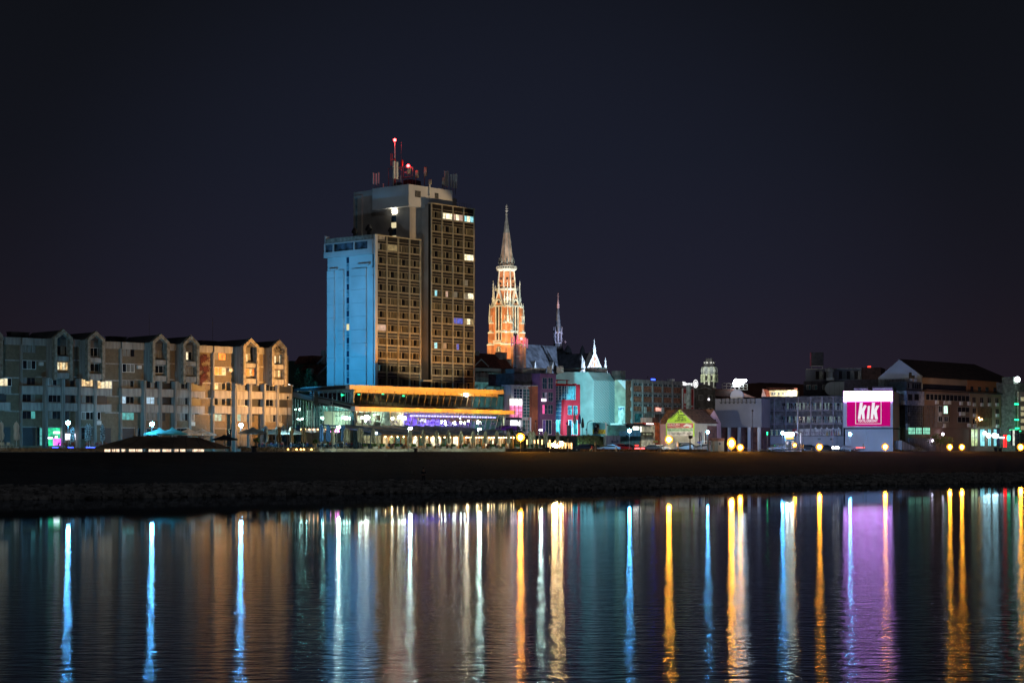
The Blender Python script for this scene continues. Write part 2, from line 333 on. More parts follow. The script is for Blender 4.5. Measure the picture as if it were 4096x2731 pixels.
# ================= hotel tower =================
HC=Vector((-29.8,420,0)); HF=Face(HC,UQ)                      # front plane; u = along, w out
HB=Face(HC+BQ*15.1,-BQ)                                       # blue side: u runs from the back to the front corner
hotel=thing('hotel_tower','tall stepped hotel tower with a blue lit end wall and a dark gridded glass front','hotel',HC)
HW=mat('hotel_render',(.5,.5,.49),.9,noise=.8,amt=.08); HWD=mat('hotel_core_render',(.33,.3,.27),.9,noise=1,amt=.12)
HFRAME=mat('hotel_mullion',(.46,.39,.26),.5,metal=.3,amt=.1); HPAN=mat('hotel_spandrel',(.009,.007,.006),.45,noise=1,amt=.2,spec=.3)
HCUR=mat('hotel_curtain',(.075,.062,.033),.9,noise=10,amt=.45,streak=True); HPANE=mat('hotel_pane',(.008,.008,.009),.08,amt=.1)
def front_grid(parent,u0,u1,top,nfl,seed,lit):
    rn=random.Random(seed); bw=(u1-u0)/4
    mb=MB(); HF.box(mb,u0,u1,top-nfl*2.95-.5,top,-.9,-.12); build('curtain_wall',mb,HPAN,parent)
    fr=MB()
    HF.box(fr,u0-.12,u1+.12,top,top+.22,-.9,.12)
    for k in range(nfl):
        z=top-.32-k*2.95
        for dz,t in((0,.09),(-.72,.05),(-1.32,.05),(-1.5-1.28,.06)):
            if k==0 and dz==0: continue
            HF.box(fr,u0,u1,z+dz-t/2,z+dz+t/2,-.118,.02)
    for i in range(5):
        u=u0+i*bw
        offs=(-.14,.14) if 0<i<4 else ((0.,.24) if i==0 else (0.,-.24))
        for o in offs: HF.box(fr,u+o-.045,u+o+.045,top-nfl*2.95-.5,top,-.116,.05)
    build('mullion_grid',fr,HFRAME,parent)
    for k in range(nfl):
        z1=top-.32-k*2.95-1.38; z0=z1-1.26
        for i in range(4):
            a=u0+i*bw+.3; b=u0+(i+1)*bw-.3
            if k==0 and u0<5 and False: continue
            wi=MB(); key=lit.get((k,i)); L0=b-a; s1=a+L0*rn.choice((.22,.25,.28)); s2=s1+L0*rn.uniform(.26,.42)
            if rn.random()<.12: s2=s1+.1
            cm=1
            HF.box(wi,a,s1-.04,z0,z1,-.119,-.06,1); HF.box(wi,s1+.04,s2,z0,z1,-.119,-.09,0); HF.box(wi,s2,b,z0,z1,-.119,-.06,1)
            HF.box(wi,s1-.04,s1+.04,z0,z1,-.119,.01,2)
            if rn.random()<.1: # opened sash
                p=[HF.P(a,z0,.0),HF.P(a+.6,z0,.45),HF.P(a+.6,z1,.45),HF.P(a,z1,0)]; q=[x+HF.N*.04 for x in p]; wi.prism(q,p,2)
            ms=[HPANE,HCUR,HFRAME]
            if key: ms=[key[0],key[1],HFRAME]
            build('window',wi,ms,parent,label=key[2] if key else None)
PW=emit('hotel_room_pale',(1,.9,.6),1.3,var=.6,sc=1.5); CW=emit('hotel_room_cyan',(.35,.9,1),.9,var=.5); BW=emit('hotel_room_blue',(.08,.15,.9),.55,var=.5)
OW=emit('hotel_room_dim',(1,.72,.3),.22,var=.5); PKW=emit('hotel_room_pink',(1,.65,.5),.5,var=.3)
lw='lit window with pale curtains'
front_grid(hotel,0,14.3,47.1,11,1,{(6,0):(PW,PKW,lw),(7,0):(PKW,HCUR,'dim pink window'),(0,1):(OW,OW,'dim amber window')})
front_grid(hotel,17.7,32.2,55.7,14,2,{(0,1):(PW,PW,lw),(0,2):(PW,PKW,lw),(0,3):(PW,CW,lw),(3,3):(PW,PW,lw),(6,3):(PW,PW,lw),(8,3):(PW,OW,lw),(6,0):(CW,HCUR,'window with a cyan light'),(10,0):(CW,HCUR,'window with a cyan light'),(8,2):(BW,BW,'blue lit window'),(10,2):(BW,HCUR,'blue lit window'),(6,1):(PKW,HCUR,'dim pink window')})
# solid bodies behind the glass
mb=MB(); HF.box(mb,.02,14.28,8,47.0,-15.1,-.9); build('lower_block_wall',mb,HW,hotel)
mb=MB(); HF.box(mb,17.72,32.18,8,55.6,-21,-.9); build('tall_block_wall',mb,HWD,hotel)
mb=MB(); HF.box(mb,14.3,17.7,8,59.7,-21,-3.); HF.box(mb,17.7,27,55.6,59.7,-21,-3.); HF.box(mb,13.9,14.3,47.05,59.7,-21,-3.05)
build('core_wall',mb,HWD,hotel)
mb=MB(); HF.box(mb,12.5,26.9,54.9,59.75,-13.5,-2.); build('lift_head',mb,HW,hotel)
mb=MB(); HF.box(mb,14.5,17.4,15.6,16.,-3,.6); build('entrance_canopy',mb,HFRAME,hotel)
for a,b,c,d in((1272,790,1348,875),(1532,822,1580,895)):
    zone('E'); mb=MB(); HF.px(mb,a,b,c,d,-2,-1.95) if False else None
    u0,z1=HF.uv(a,b,-2); u1,_=HF.uv(c,b,-2); _,z0=HF.uv(a,d,-2); HF.box(mb,u0,u1,z0,z1,-2,-1.97); build('louvre',mb,mat('louvre_grey',(.08,.08,.075),.7,noise=20,amt=.5),hotel)
# joints on the blue end wall, projecting ribs, stair slot, crown loggia
mb=MB(); BLW=HW
def hb(x,y,w=0): return HB.uv(x,y,w)
zone('F')
ribs=[(98,160),(196,243),(312,445),(486,510)]     # forward wall bays between darker slots
for a,b in ribs:
    u0,_=hb(a,900); u1,_=hb(b,900)
    mbb=MB()
    u0=max(u0,.02); u1=min(u1,15.08)
    z=14
    zs=[8]+[14.9+2.95*i for i in range(0,10)]
    topz=zat(392,424)
    zs=[q for q in zs if q<topz]+[topz]
    for z0,z1 in zip(zs[:-1],zs[1:]): HB.box(mbb,u0,u1,z0,z1-.05,-.0,.45)
    build('wall_rib',mbb,BLW,hotel)
mb=MB(); HB.box(mb,15.1,15.5,8,47.3,-.3,.5); build('corner_fin',mb,BLW,hotel)
# stair window slot
us0,_=hb(262,900); us1,_=hb(283,900)
SW=[mat('stair_pane_dark',(.02,.05,.09),.2),mat('stair_pane_pale',(.16,.26,.3),.4)]
SLIT=emit('stair_lit',(1,.85,.4),.9)
k=0; z=zat(280,424)
while z>15.5:
    mb=MB(); HB.box(mb,us0,us1,z-1.4,z-.08,.0,.06); zz=z
    m=SLIT if abs(z-zat(890,424))<.75 else SW[k%2]
    build('stair_window',mb,m,hotel); z-=1.475; k+=1
# crown
a0,_=hb(68,200); a1,_=hb(470,200)
zt=zat(142,421); zm=zat(212,421); zb=zat(262,421)
mb=MB()
HB.box(mb,-.35,13.7,zb,zm,.0,.8); HB.box(mb,-.35,13.7,zt,zt+.25,0,.8)
for u in(-.35,2.4,9.,13.4): HB.box(mb,u,u+.3,zm,zt,.5,.78)
HB.box(mb,13.7,14.9,zb,zt+.25,0,.8)
build('crown_loggia',mb,BLW,hotel)
mb=MB(); HB.box(mb,-.6,13.4,zm,zt,.0,.3); build('loggia_back',mb,mat('loggia_back_mat',(.08,.1,.13),.6,noise=3,amt=.5),hotel)
mb=MB(); HB.box(mb,-.1,15.0,zt+.3,zt+1.3,-3,.6); build('roof_parapet',mb,mat('parapet_beige',(.3,.27,.22),.9),hotel)
mb=MB()
for x in(70,): HB.box(mb,-.3,-.11,zt+.3,zt+2,-.6,.6)
build('parapet_end',mb,HW,hotel)
mb=MB()
for x0,x1,y in((118,190,392),(368,480,372)):
    u0,_=hb(x0,y); u1,_=hb(x1,y); z=zat(y,424); HB.box(mb,u0,u1,z,z+.35,.45,.8)
build('soffit_ledge',mb,BLW,hotel)
# vertical strip on upper core's far left, lit stair lantern on core side
CS=Face(HC+UQ*13.88+BQ*21,-BQ)
zone('E')
u0,z1=CS.uv(490,868); u1,_=CS.uv(515,868)
mb=MB(); CS.box(mb,u0,u0+2.6,47,z1,0,.5); build('stair_shaft',mb,HWD,hotel)
mb=MB(); CS.box(mb,u0+.7,u0+1.3,47,z1-.5,.5,.56); build('shaft_window',mb,SW[1],hotel)
for a,b,c,d,m in((978,1040,1028,1095,emit('lantern_lit',(1,.95,.75),30,samp=True)),(965,1213,1023,1283,emit('shaft_lit',(1,.85,.5),.8)),(980,1385,1022,1405,_M['shaft_lit']),(965,1120,1023,1205,SW[0]),(965,1290,1023,1375,SW[0])):
    mb=MB(); CS.px(mb,a,b,c,d,.0,.12); build('stair_window',mb,m,hotel)
# ---- roof equipment: antennas etc. are things of their own
zt=59.75
def rp(x,w=-8): # point on head roof in column x (zone E)
    r=(zx(x)-2048)/F; o=HC-HF.N*(-w)*1.0 if False else HC+HF.N*w
    u=(r*o.y-o.x)/(UQ.x-r*UQ.y); p=o+UQ*u; return Vector((p.x,p.y,zt))
REDM=mat('red_white_paint',(.5,.06,.05),.6); PANELM=mat('antenna_panel',(.6,.62,.58),.5,amt=.05)
REDL=emit('red_beacon',(1,.03,.03),30,samp=True)
def zE(y,p): zone('E'); return zat(y,p.y)
p=rp(1010); t=thing('antenna_mast','tall red and white mast with a red light on top','mast',p)
mb=MB(); zs=[zt,zE(500,p),zE(440,p),zE(370,p),zE(270,p),zE(165,p)]
mb.rod(p,(p.x,p.y,zs[3]),.22,.16); build('mast_pole',mb,REDM,t)
mb=MB(); mb.rod((p.x,p.y,zs[3]),(p.x,p.y,zs[5]),.12,.08); build('mast_top',mb,PANELM,t)
mb=MB(); mb.ball((p.x,p.y,zE(133,p)),.34); build('warning_light',mb,REDL,t); light(t,'POINT',(p.x-.2,p.y-1,zE(133,p)-.6),260,(1,.05,.05),.3)
mb=MB()
for dx in(-.9,-.6): mb.cbox((p.x+dx,p.y,zE(392,p)),.12,.12,2.8)
mb.rod((p.x-.9,p.y,zE(392,p)),(p.x,p.y,zE(392,p)),.05); build('dipole_array',mb,REDM,t)
p=rp(1095); t=thing('whip_antenna','thin whip antenna right of the red and white mast','antenna',p); mb=MB(); mb.rod(p,(p.x,p.y,zE(160,p)),.05,.03); build('whip',mb,METAL,t)
mb=MB(); mb.lathe((p.x+.2,p.y,zE(480,p)),[(.12,0),(.22,.4),(.22,1.3),(.08,1.6)],8); build('radome',mb,REDM,t)
# equipment cage with dishes
pa=rp(1050,-9); pb=rp(1245,-6); t=thing('antenna_cage','steel lattice cage on the hotel roof under a red beacon','antenna frame',pa)
mb=MB(); za=zE(620,pa); zb2=zE(490,pa)
for q in(pa,pb,pa+BQ*3,pb+BQ*3):
    mb.rod((q.x,q.y,zt),(q.x,q.y,zb2),.08)
for z in(za,zb2):
    for q,r in((pa,pb),(pb,pb+BQ*3),(pb+BQ*3,pa+BQ*3),(pa+BQ*3,pa)): mb.rod((q.x,q.y,z),(r.x,r.y,z),.06)
mb.rod((pa.x,pa.y,za),(pb.x,pb.y,zb2),.05); mb.rod((pb.x,pb.y,za),(pa.x,pa.y,zb2),.05)
build('lattice',mb,METAL,t)
q=rp(1185,-7); mb=MB(); mb.ball((q.x,q.y,zE(470,q)),.36); build('beacon',mb,REDL,t); light(t,'POINT',(q.x,q.y-1.2,zE(470,q)-.5),300,(1,.05,.05),.3)
mb=MB(); mb.rod((q.x,q.y,zb2),(q.x,q.y,zE(480,q)),.06); build('beacon_post',mb,METAL,t)
DISHM=mat('dish_face',(.5,.45,.33),.7)
def dish(x,y,r,lab,w=-6,hgt=None):
    q=rp(x,w); z=zE(y,q); t=thing('microwave_dish',lab,'dish antenna',(q.x,q.y,zt),group='dishes on the hotel roof')
    mb=MB(); d=(HF.N*.8+UQ*.6).normalized(); c=Vector((q.x,q.y,z)); mb.rod(c,c+d*.55,r,r,14); build('drum',mb,DISHM,t)
    mb=MB(); mb.rod((q.x,q.y,zt),(q.x,q.y,z+r),.09); build('dish_pole',mb,METAL,t)
dish(1180,530,.75,'small dish hanging in the lattice cage'); dish(1282,578,.85,'buff dish right of the lattice cage'); dish(1398,543,1.05,'largest dish, highest and right of the red beacon')
dish(1455,680,.55,'small dish on the front parapet of the roof',-3); dish(1633,675,.95,'round dish beside the right cluster of panel antennas',-4)
ap=thing('panel_antenna','x','antenna',(0,0,0),group='panel antennas on the hotel roof')
mb=MB(); mb.cbox((0,0,1.9),.34,.22,2.6); build('panel',mb,PANELM,ap,local=True); mb=MB(); mb.rod((0,.2,-.5),(0,.2,3.),.06); build('antenna_pole',mb,METAL,ap,local=True)
AP=Proto(ap)
for x,y,w,lab,s in((730,710,-14,'leftmost panel antenna on the hotel roof',1.),(765,715,-14,'dark rear panel antenna of the left trio',1.),(797,705,-14,'right panel antenna of the left trio',1.),
  (1000,690,-4,'tall green tinted panel left of the mast foot',1.5),(1038,690,-4,'tall green tinted panel right of the mast foot',1.5),(1088,600,-6,'short panel inside the lattice cage',.7),
  (1668,735,-6,'first tall panel right of the round dish',1.35),(1700,735,-6,'second tall panel right of the round dish',1.35),(1745,745,-6,'gold lit tall panel antenna',1.1),(1780,765,-6,'thin dark panel beside the gold lit one',1.25),(1812,765,-6,'rightmost panel antenna of the hotel roof',1.3),
  (1465,865,-1.8,'white panel fixed on the front of the lift head',1.),(860,820,-12,'white panel box on the left roof parapet',.8)):
    q=rp(x,w); zone('E'); z=zat(y,q.y)-.6*s; AP.put((q.x,q.y,z if y>700 else zt+.2),HA,lab,scale=s)
for x0,x1,y0,w,lab in((1205,1350,650,-9,'dark plant box behind the lift head'),(1075,1110,690,-5,'small grey cabinet on the roof')):
    q=rp(x0,w); r=rp(x1,w); mb=MB(); u0=(q-HC).dot(UQ); u1=(r-HC).dot(UQ); HF.box(mb,u0,u1,zt,zE(y0,q),w-2,w); HF.box(mb,u0+.2,u1-.2,zE(y0,q),zE(y0,q)+.15,w-1.8,w-.2)
    tag(build('roof_cabinet',mb,DARKM),lab,'roof cabinet')
t=thing('water_tank','round plant drum on the right of the tall block roof','roof tank',(HF.P(29,55.8,-6)))
mb=MB(); c=HF.P(29.3,55.7,-6); mb.lathe(c,[(2.3,0),(2.3,2.6),(2.1,2.75)],20); build('tank_drum',mb,HWD,t)
mb=MB()
for i in range(9):
    a=HF.P(27+i*.62,55.9,-.8); mb.rod(a,a+Vector((0,0,1)),.03)
mb.rod(HF.P(27,56.9,-.8),HF.P(32,56.9,-.8),.03); build('guard_rail',mb,METAL,t)
vp=thing('roof_vent','x','roof vent',(0,0,0),group='vents on the lower hotel roof')
mb=MB(); mb.lathe((0,0,0),[(.35,0),(.35,1.9),(.7,2.),(.7,2.4),(.3,3.1),(.05,3.2)],10); build('cowl',mb,DARKM,vp,local=True)
VP=Proto(vp)
zone('E')
for x,w,lab,s in((485,-13,'leftmost dark vent cowl on the lower roof',1.),(672,-10,'tallest vent cowl standing before the core wall',1.2),(770,-8,'low stub vent before the core wall',.5),(955,-4,'right vent cowl beside the lit stair slot',.9)):
    r=(zx(x)-2048)/F; o=HC+HF.N*w; u=(r*o.y-o.x)/(UQ.x-r*UQ.y); p=o+UQ*u; VP.put((p.x,p.y,47.1),0,lab,scale=s)

# ================= restaurant podium =================
zone('C')
pod=thing('restaurant_podium','low glass restaurant building with two orange lit roof fascias below the hotel tower','restaurant building',gp(1398,70))
FASC=mat('fascia_panel',(.55,.53,.5),.55,noise=.5,amt=.05); FASD=mat('podium_dark',(.05,.05,.05),.7); PG=glass('restaurant_glass',(.85,.93,.93),.8); MUL=mat('podium_mullion',(.3,.29,.28),.5,metal=.3)
P1=Vector((W(1040,482,395).x,395,0)); P1r=Vector(((2014.8-2048)/F*430.8,430.8,0)); FU=Face(P1,P1r-P1)       # upper fascia plane
Lf=(P1r-P1).length
mb=MB(); z1=zat(482,395); z0=zat(543,395)
FU.box(mb,0,Lf,z0,z1,-1.2,0)
for i in range(1,30): FU.box(mb,i*Lf/30-.015,i*Lf/30+.015,z0+.02,z1-.02,0,.012,1)
build('upper_fascia',mb,[FASC,MUL],pod)
P1l=Vector(((1202-2048)/F*413.6,413.6,0)); FUL=Face(P1l,P1-P1l); Ll=(P1-P1l).length
mb=MB(); FUL.box(mb,0,Ll,z0,z1,-1.,0); build('upper_fascia_return',mb,FASC,pod)
# roof slab
mb=MB(); a=P1;b=P1r;c=P1r+BQ*22;d=P1l+BQ*2
mb.prism([Vector((p.x,p.y,z1-.15)) for p in(a-FU.N*.4,b-FU.N*.4,c,d)],[Vector((p.x,p.y,z0+.1)) for p in(a-FU.N*.4,b-FU.N*.4,c,d)]); build('upper_roof',mb,FASD,pod)
# lower fascia
P2=Vector((W(1115,785,389).x,389,0)); P2r=Vector(((2058.5-2048)/F*429.4,429.4,0)); FL=Face(P2,P2r-P2); L2=(P2r-P2).length
z3=zat(785,389); z2=zat(843,389)
mb=MB(); FL.box(mb,0,L2,z2,z3,-1.2,0)
for i in range(1,34): FL.box(mb,i*L2/34-.015,i*L2/34+.015,z2+.02,z3-.02,0,.012,1)
build('lower_fascia',mb,[FASC,MUL],pod)
P2l=Vector((W(220,585,425).x,425,0)); zl1=zat(585,425); zl0=zat(645,425)
mb=MB(); o=BQ*.5
A=[Vector((P2l.x,P2l.y,zl0)),Vector((P2.x,P2.y,z2)),Vector((P2.x,P2.y,z3)),Vector((P2l.x,P2l.y,zl1))]
nr=(P2-P2l).normalized(); nr=Vector((nr.y,-nr.x,0))
mb.prism(A,[p-nr*1. for p in A]); build('sloping_fascia',mb,FASC,pod)
mb=MB(); A=[Vector((P2l.x,P2l.y,zl1-.1))-nr*.4,Vector((P2.x,P2.y,z3-.1))-FL.N*.5,Vector((P2r.x,P2r.y,z3-.1))-FL.N*.5,Vector((P2r.x,P2r.y,z3-.1))+BQ*25,Vector((P2l.x,P2l.y,zl1-.1))+BQ*8]
mb.prism(A,[p-Vector((0,0,.5)) for p in A]); build('lower_roof',mb,FASD,pod)
# upper window band, slanted glass: frames + dark interior
FG=Face(FU.O-FU.N*3.0,FU.U)
def slant(fc,mb,u0,u1,v0,v1,w0,w1,t=.06,mi=0):
    a=[fc.P(u0,v0,w0),fc.P(u1,v0,w0),fc.P(u1,v1,w1),fc.P(u0,v1,w1)]; mb.prism([p+fc.N*t for p in a],a,mi)
# bottom of band is further out than the top here (it leans), measured from the photo
ub0,zb0=FG.uv(1095,755,0); zone('D'); ub1,zb1=FG.uv(1340,805,0); ut1,zt1=FG.uv(1358,605,0); zone('C')
zbt=FG.uv(1104,548,0)[1]; zw=FG.uv(1104,590,0)[1]; n=23
mb=MB(); slant(FG,mb,ub0,ub1,zw,zbt,.35,.55,.05); build('glazing_top_band',mb,FASC,pod)
mb=MB()
slant(FG,mb,ub0,ub1,zb0,zw,-.3,.3,.02); build('upper_glazing',mb,PG,pod)
mb=MB()
for i in range(n+1):
    u=ub0+(ub1-ub0)*i/n; slant(FG,mb,u-.05,u+.05,zb0,zbt,-.3,.5,.16)
FG.box(mb,ub0,ub1,zb0-.25,zb0,-.5,.1); FG.box(mb,ub0,ub1,zw-.05,zw+.05,.2,.5)
build('upper_mullions',mb,MUL,pod)
mb=MB(); FG.box(mb,ub0,ub1,zb0-.2,zb0-.1,-12,-.3,0); FG.box(mb,ub0,ub1,zb0,zbt,-12,-11.9,1); build('upper_room',mb,[FASD,mat('gym_wall',(.16,.13,.1),.8)],pod)
GREENL=emit('exit_green',(.02,1,.35),5); 
for x,y in((945,625),(1175,618),(1510,610),(1797,637),(1785,820)):
    mb=MB(); u,v=FG.uv(x,y,-1) if y<700 else FL.uv(x,y,0); FG.box(mb,u-.3,u+.3,v-.12,v+.12,-1.2,-1.1)
    if y<700: build('exit_sign',mb,GREENL,pod)
zone('D'); mb=MB(); u,v=FG.uv(920,630,.6); mb.ball(FG.P(u,v,.75),.28); build('bright_ball',mb,emit('warm_bright',(1,.85,.55),120,samp=True),pod)  # small bright ball in front of the upper glazing
# gym machines seen inside, thin angled bars
GM=mat('gym_steel',(.45,.36,.25),.5,metal=.4)
rn=random.Random(5)
gym=Proto(thing('exercise_machine','x','exercise machine',(0,0,0),group='exercise machines behind the upper glazing'))
r=gym.r; mb=MB(); mb.box(-.9,.9,-.3,.3,0,.25); build('machine_deck',mb,GM,r,local=True)
mb=MB(); mb.rod((.8,0,.2),(.9,0,1.5),.07); mb.rod((.9,-.35,1.3),(.9,.35,1.3),.05); mb.rod((-.7,.25,.2),(.85,.25,1.1),.05); build('machine_handle',mb,GM,r,local=True)
for i in range(10):
    u=ub0+3+i*3.6; p=FG.P(u,zb0-.1,-2.2-rn.random()*3)
    gym.put(p,HA+rn.choice((0,.4,3.1)),'exercise machine behind the upper glazing, %s'%['at the left corner','second from the left corner','third from the left corner','fourth from the left corner','left of the middle','right of the middle','fourth from the right end','third from the right end','next to the right end','at the right end'][i])
lt=light(pod,'AREA',FG.P(20,zbt-.3,-6),260,(1,.7,.3),8,target=FG.P(20,0,-5))
# soffit between bands
# ---- main dining storey, glass leaning outward to the top
zone('C')
FD=Face(FL.O-FL.N*2.6,FL.U)
d0,vb=FD.uv(1128,1080); zone('D'); d1,_=FD.uv(1422,1110); zone('C')
vt=z2+.1; vm=FD.uv(1128,925)[1]
nd=25
mb=MB(); slant(FD,mb,d0,d1,vb,vt,-.5,.6,.02); build('dining_glazing',mb,PG,pod)
mb=MB()
for i in range(nd+1):
    u=d0+(d1-d0)*i/nd; slant(FD,mb,u-.045,u+.045,vb,vt,-.5,.6,.14)
    if i<nd: u2=u+(d1-d0)/nd*.5; slant(FD,mb,u2-.03,u2+.03,vm,vt,.05,.6,.1)
FD.box(mb,d0,d1,vb-.35,vb,-.6,-.2); FD.box(mb,d0,d1,vm-.04,vm+.04,-.1,.15)
build('dining_mullions',mb,MUL,pod)
# interior of the dining hall
um=FD.uv(1930,1000)[0]
INW=mat('dining_wall',(.55,.5,.4),.9,noise=2,amt=.15); INP=mat('violet_wall',(.3,.26,.5),.8,noise=2,amt=.15); INF=mat('dining_floor',(.2,.17,.15),.5)
mb=MB(); FD.box(mb,d0,um,vb,vt,-9.2,-9,0); FD.box(mb,um,d1,vb,vt,-9.2,-9,1); FD.box(mb,d0,d1,vb-.4,vb,-9,-.6,2); FD.box(mb,d0,d1,vt-.1,vt,-9,.2,0)
FD.box(mb,um-.15,um+.15,vb,vt,-9,-3,0)
build('dining_hall',mb,[INW,INP,INF],pod)
BULB=emit('globe_bulb',(1,.93,.72),45,samp=True); 
mb=MB(); u=um+.5
while u<d1-.8:
    FD.box(mb,u,u+1.15,vt-.9,vt-.62,-1.5,-1.3); u+=1.45
build('violet_strip_light',mb,emit('violet_tube',(.55,.42,1),5,samp=False),pod)
for k in range(5): light(pod,'AREA',FD.P(um+2.2+k*3.6,vt-.7,-4),2300,(.3,.14,1),2.6,target=FD.P(um+2.2+k*3.6,0,-4.2))
for k in range(4): light(pod,'AREA',FD.P(d0+2.5+k*4,vt-.5,-4),300,(1,.84,.55),2.2,target=FD.P(d0+2.5+k*4,0,-4.2))
rn=random.Random(8)
for x,y,s in((1213,940,.3),(1232,942,.28),(1275,930,.42),(1300,940,.4),(1415,935,.3),(1435,940,.35),(1530,945,.3),(1640,952,.34),(1735,935,.4),(1765,940,.34),(1810,948,.36),(1270,985,.3)):
    u,v=FD.uv(x,y,-2.5); mb=MB(); mb.ball(FD.P(u,v,-2.5),s); build('pendant_lamp',mb,BULB,pod)
zone('D')
for x,y in((740,1000),(770,1020),(835,975),(850,1005),(900,1010),(950,990),(625,1010),(1085,1010),(1120,1005),(575,1000),(640,1030)):
    u,v=FD.uv(x,y,-4); mb=MB(); mb.lathe(FD.P(u,v-.35,-4),[(.12,0),(.17,.1),(.17,.7),(.1,.8)],8); build('pendant_lamp',mb,BULB,pod)
DK=mat('dark_niche',(.06,.05,.045),.7); 
for k,(x0,y0,x1,y1,m) in enumerate(((1130,1000,1190,1075,DK),)): pass
zone('C')
CTN=emit('lit_alcove',(1,.9,.6),1.4,var=.5)
for x0,y0,x1,y1,w,m,nm in((1155,910,1205,1010,-7,CTN,'lit_alcove'),(1255,920,1340,1030,-8.5,CTN,'lit_alcove'),(1345,905,1545,1035,-8.5,DK,'bar_niche'),(1560,895,1605,1050,-6,CTN,'column'),(1705,900,1800,1040,-8.5,CTN,'lit_alcove'),(1610,905,1700,1025,-8.6,mat('blue_niche',(.05,.06,.3),.7),'bar_niche'),(1885,905,1930,1050,-5,DK,'column'),
    (1395,925,1470,950,-8.3,emit('bar_sign',(.3,.3,1),3),'bar_light'),(1512,985,1540,995,-5,emit('blue_bar',(.1,.15,1),6),'bar_light'),(2010,945,2110,1010,-8,CTN,'lit_alcove')):
    mb=MB(); FD.px(mb,x0,y0,x1,y1,w-.2,w); build(nm,mb,m,pod)
# lampshade curtains in the violet part: hanging blinds
mb=MB(); rn=random.Random(4); bwid=(d1-d0)/nd
for i in range(nd):
    u=d0+i*bwid
    if u<um: continue
    FD.box(mb,u+.1,u+bwid-.1,vm-.1-rn.random()*.7,vt-1.15,-1.0,-.97)
build('violet_blinds',mb,mat('blind_cloth',(.5,.46,.62),.9,amt=.1),pod)
# teal corner volume left of the corner (glass foyer) with sloping roof line
P4=Vector((FD.P(d0,0,-.3).x,FD.P(d0,0,-.3).y,0)); P4l=Vector((W(103,1000,424).x,424,0)); FT=Face(P4l,P4-P4l); Lt=(P4-P4l).length
def ftop(u): # underside of sloping fascia above this foyer
    return lerp(zl0,z2,u/Lt)
vtb=FT.uv(1100,1085)[1]
mb=MB(); N2=26
gl=MB(); 
pts=[(0,vtb),(Lt,vtb),(Lt,ftop(Lt)),(0,ftop(0))]
FT.poly(gl,pts,-.02,.0,pix=False); build('foyer_glazing',gl,glass('foyer_glass',(.65,.9,.92),.8),pod)
for i in range(N2+1):
    u=Lt*i/N2; FT.box(mb,u-.05,u+.05,vtb,ftop(u),.0,.14)
uz=FT.uv(700,925)[1]; FT.box(mb,0,Lt,uz-.05,uz+.05,0,.1); FT.box(mb,0,Lt,vtb-.5,vtb,-.2,.2)
build('foyer_mullions',mb,mat('foyer_mullion_mat',(.4,.5,.52),.5),pod)
mb=MB(); FT.poly(mb,[(0,vtb),(Lt,vtb),(Lt,ftop(Lt)),(0,ftop(0))],-8.2,-8,pix=False); FT.box(mb,0,Lt,vtb-.3,vtb,-8,-.2,1)
build('foyer_room',mb,[mat('foyer_wall',(.42,.55,.5),.9,noise=4,amt=.35),INF],pod)
for k in range(4): light(pod,'POINT',FT.P(Lt*(.12+.24*k),vtb+3.2,-4),(1700,1100,420,260)[k],(.75,1,.88),.3)
for x,y,s in((665,945,.36),(820,950,.28),(862,950,.3),(943,942,.28),(990,945,.42),(1037,950,.3),(320,960,.2),(357,968,.2),(385,955,.2),(228,830,.22),(287,828,.22),(347,825,.22)):
    u,v=FT.uv(x,y,-1.5); mb=MB(); mb.ball(FT.P(u,v,-1.5),s); build('pendant_lamp',mb,BULB,pod)
FR=[]
for x0,y0,x1,y1,w,m,nm in((780,905,890,1010,-7.5,DK,'bar_niche'),(955,905,1040,1010,-7.5,DK,'bar_niche'),(440,840,520,1060,-3,FASC,'column'),(525,800,610,1080,-2,mat('teal_wall',(.25,.4,.42),.9),'column'),(1050,850,1110,1085,-1,mat('blue_column',(.03,.16,.3),.7),'column'),(300,840,395,930,-6,mat('teal_panel',(.12,.4,.33),.8),'wall_panel'),(420,645,675,760,.3,FASC,'glazing_top_band')):
    if nm=='glazing_top_band': continue
    mb=MB(); FT.px(mb,x0,y0,x1,y1,w-.3,w); build(nm,mb,m,pod)
# leaning white struts
mb=MB()
for xa,ya,xb,yb in((515,830,540,1065),(180,920,170,1050),(290,820,285,1045),(105,910,110,1050)):
    a=FT.P(*FT.uv(xa,ya,.4),.4); b=FT.P(*FT.uv(xb,yb,.4),.4); mb.rod(a,b,.16)
build('leaning_strut',mb,WHITE,pod)
# triangular side window under the upper fascia return
FS=Face(P1l-(P1-P1l).normalized()*0+Vector((0,1.5,0)),P1-P1l)
mb=MB(); FS.poly(mb,[(485,575),(1100,547),(1095,755),(880,705),(480,622)],-.3,-.1); build('side_window_glass',mb,PANE,pod)
mb=MB()
for x,yt,yb in((545,600,632),(610,598,645),(672,597,660),(735,596,672),(795,595,683),(857,594,697),(920,592,708),(980,590,722),(1010,590,728),(1040,590,735)):
    FS.poly(mb,[(x-4,yt),(x+4,yt),(x+4,yb),(x-4,yb)],-.1,.0)
FS.poly(mb,[(485,575),(1100,545),(1100,588),(600,600),(485,605)],-.1,.05); FS.poly(mb,[(480,615),(1040,735),(1040,745),(480,625)],-.1,.05)
FS.poly(mb,[(1042,588),(1096,588),(1092,755),(1042,745)],-.1,.06)
build('side_window_frame',mb,mat('side_frame',(.35,.5,.55),.6),pod)
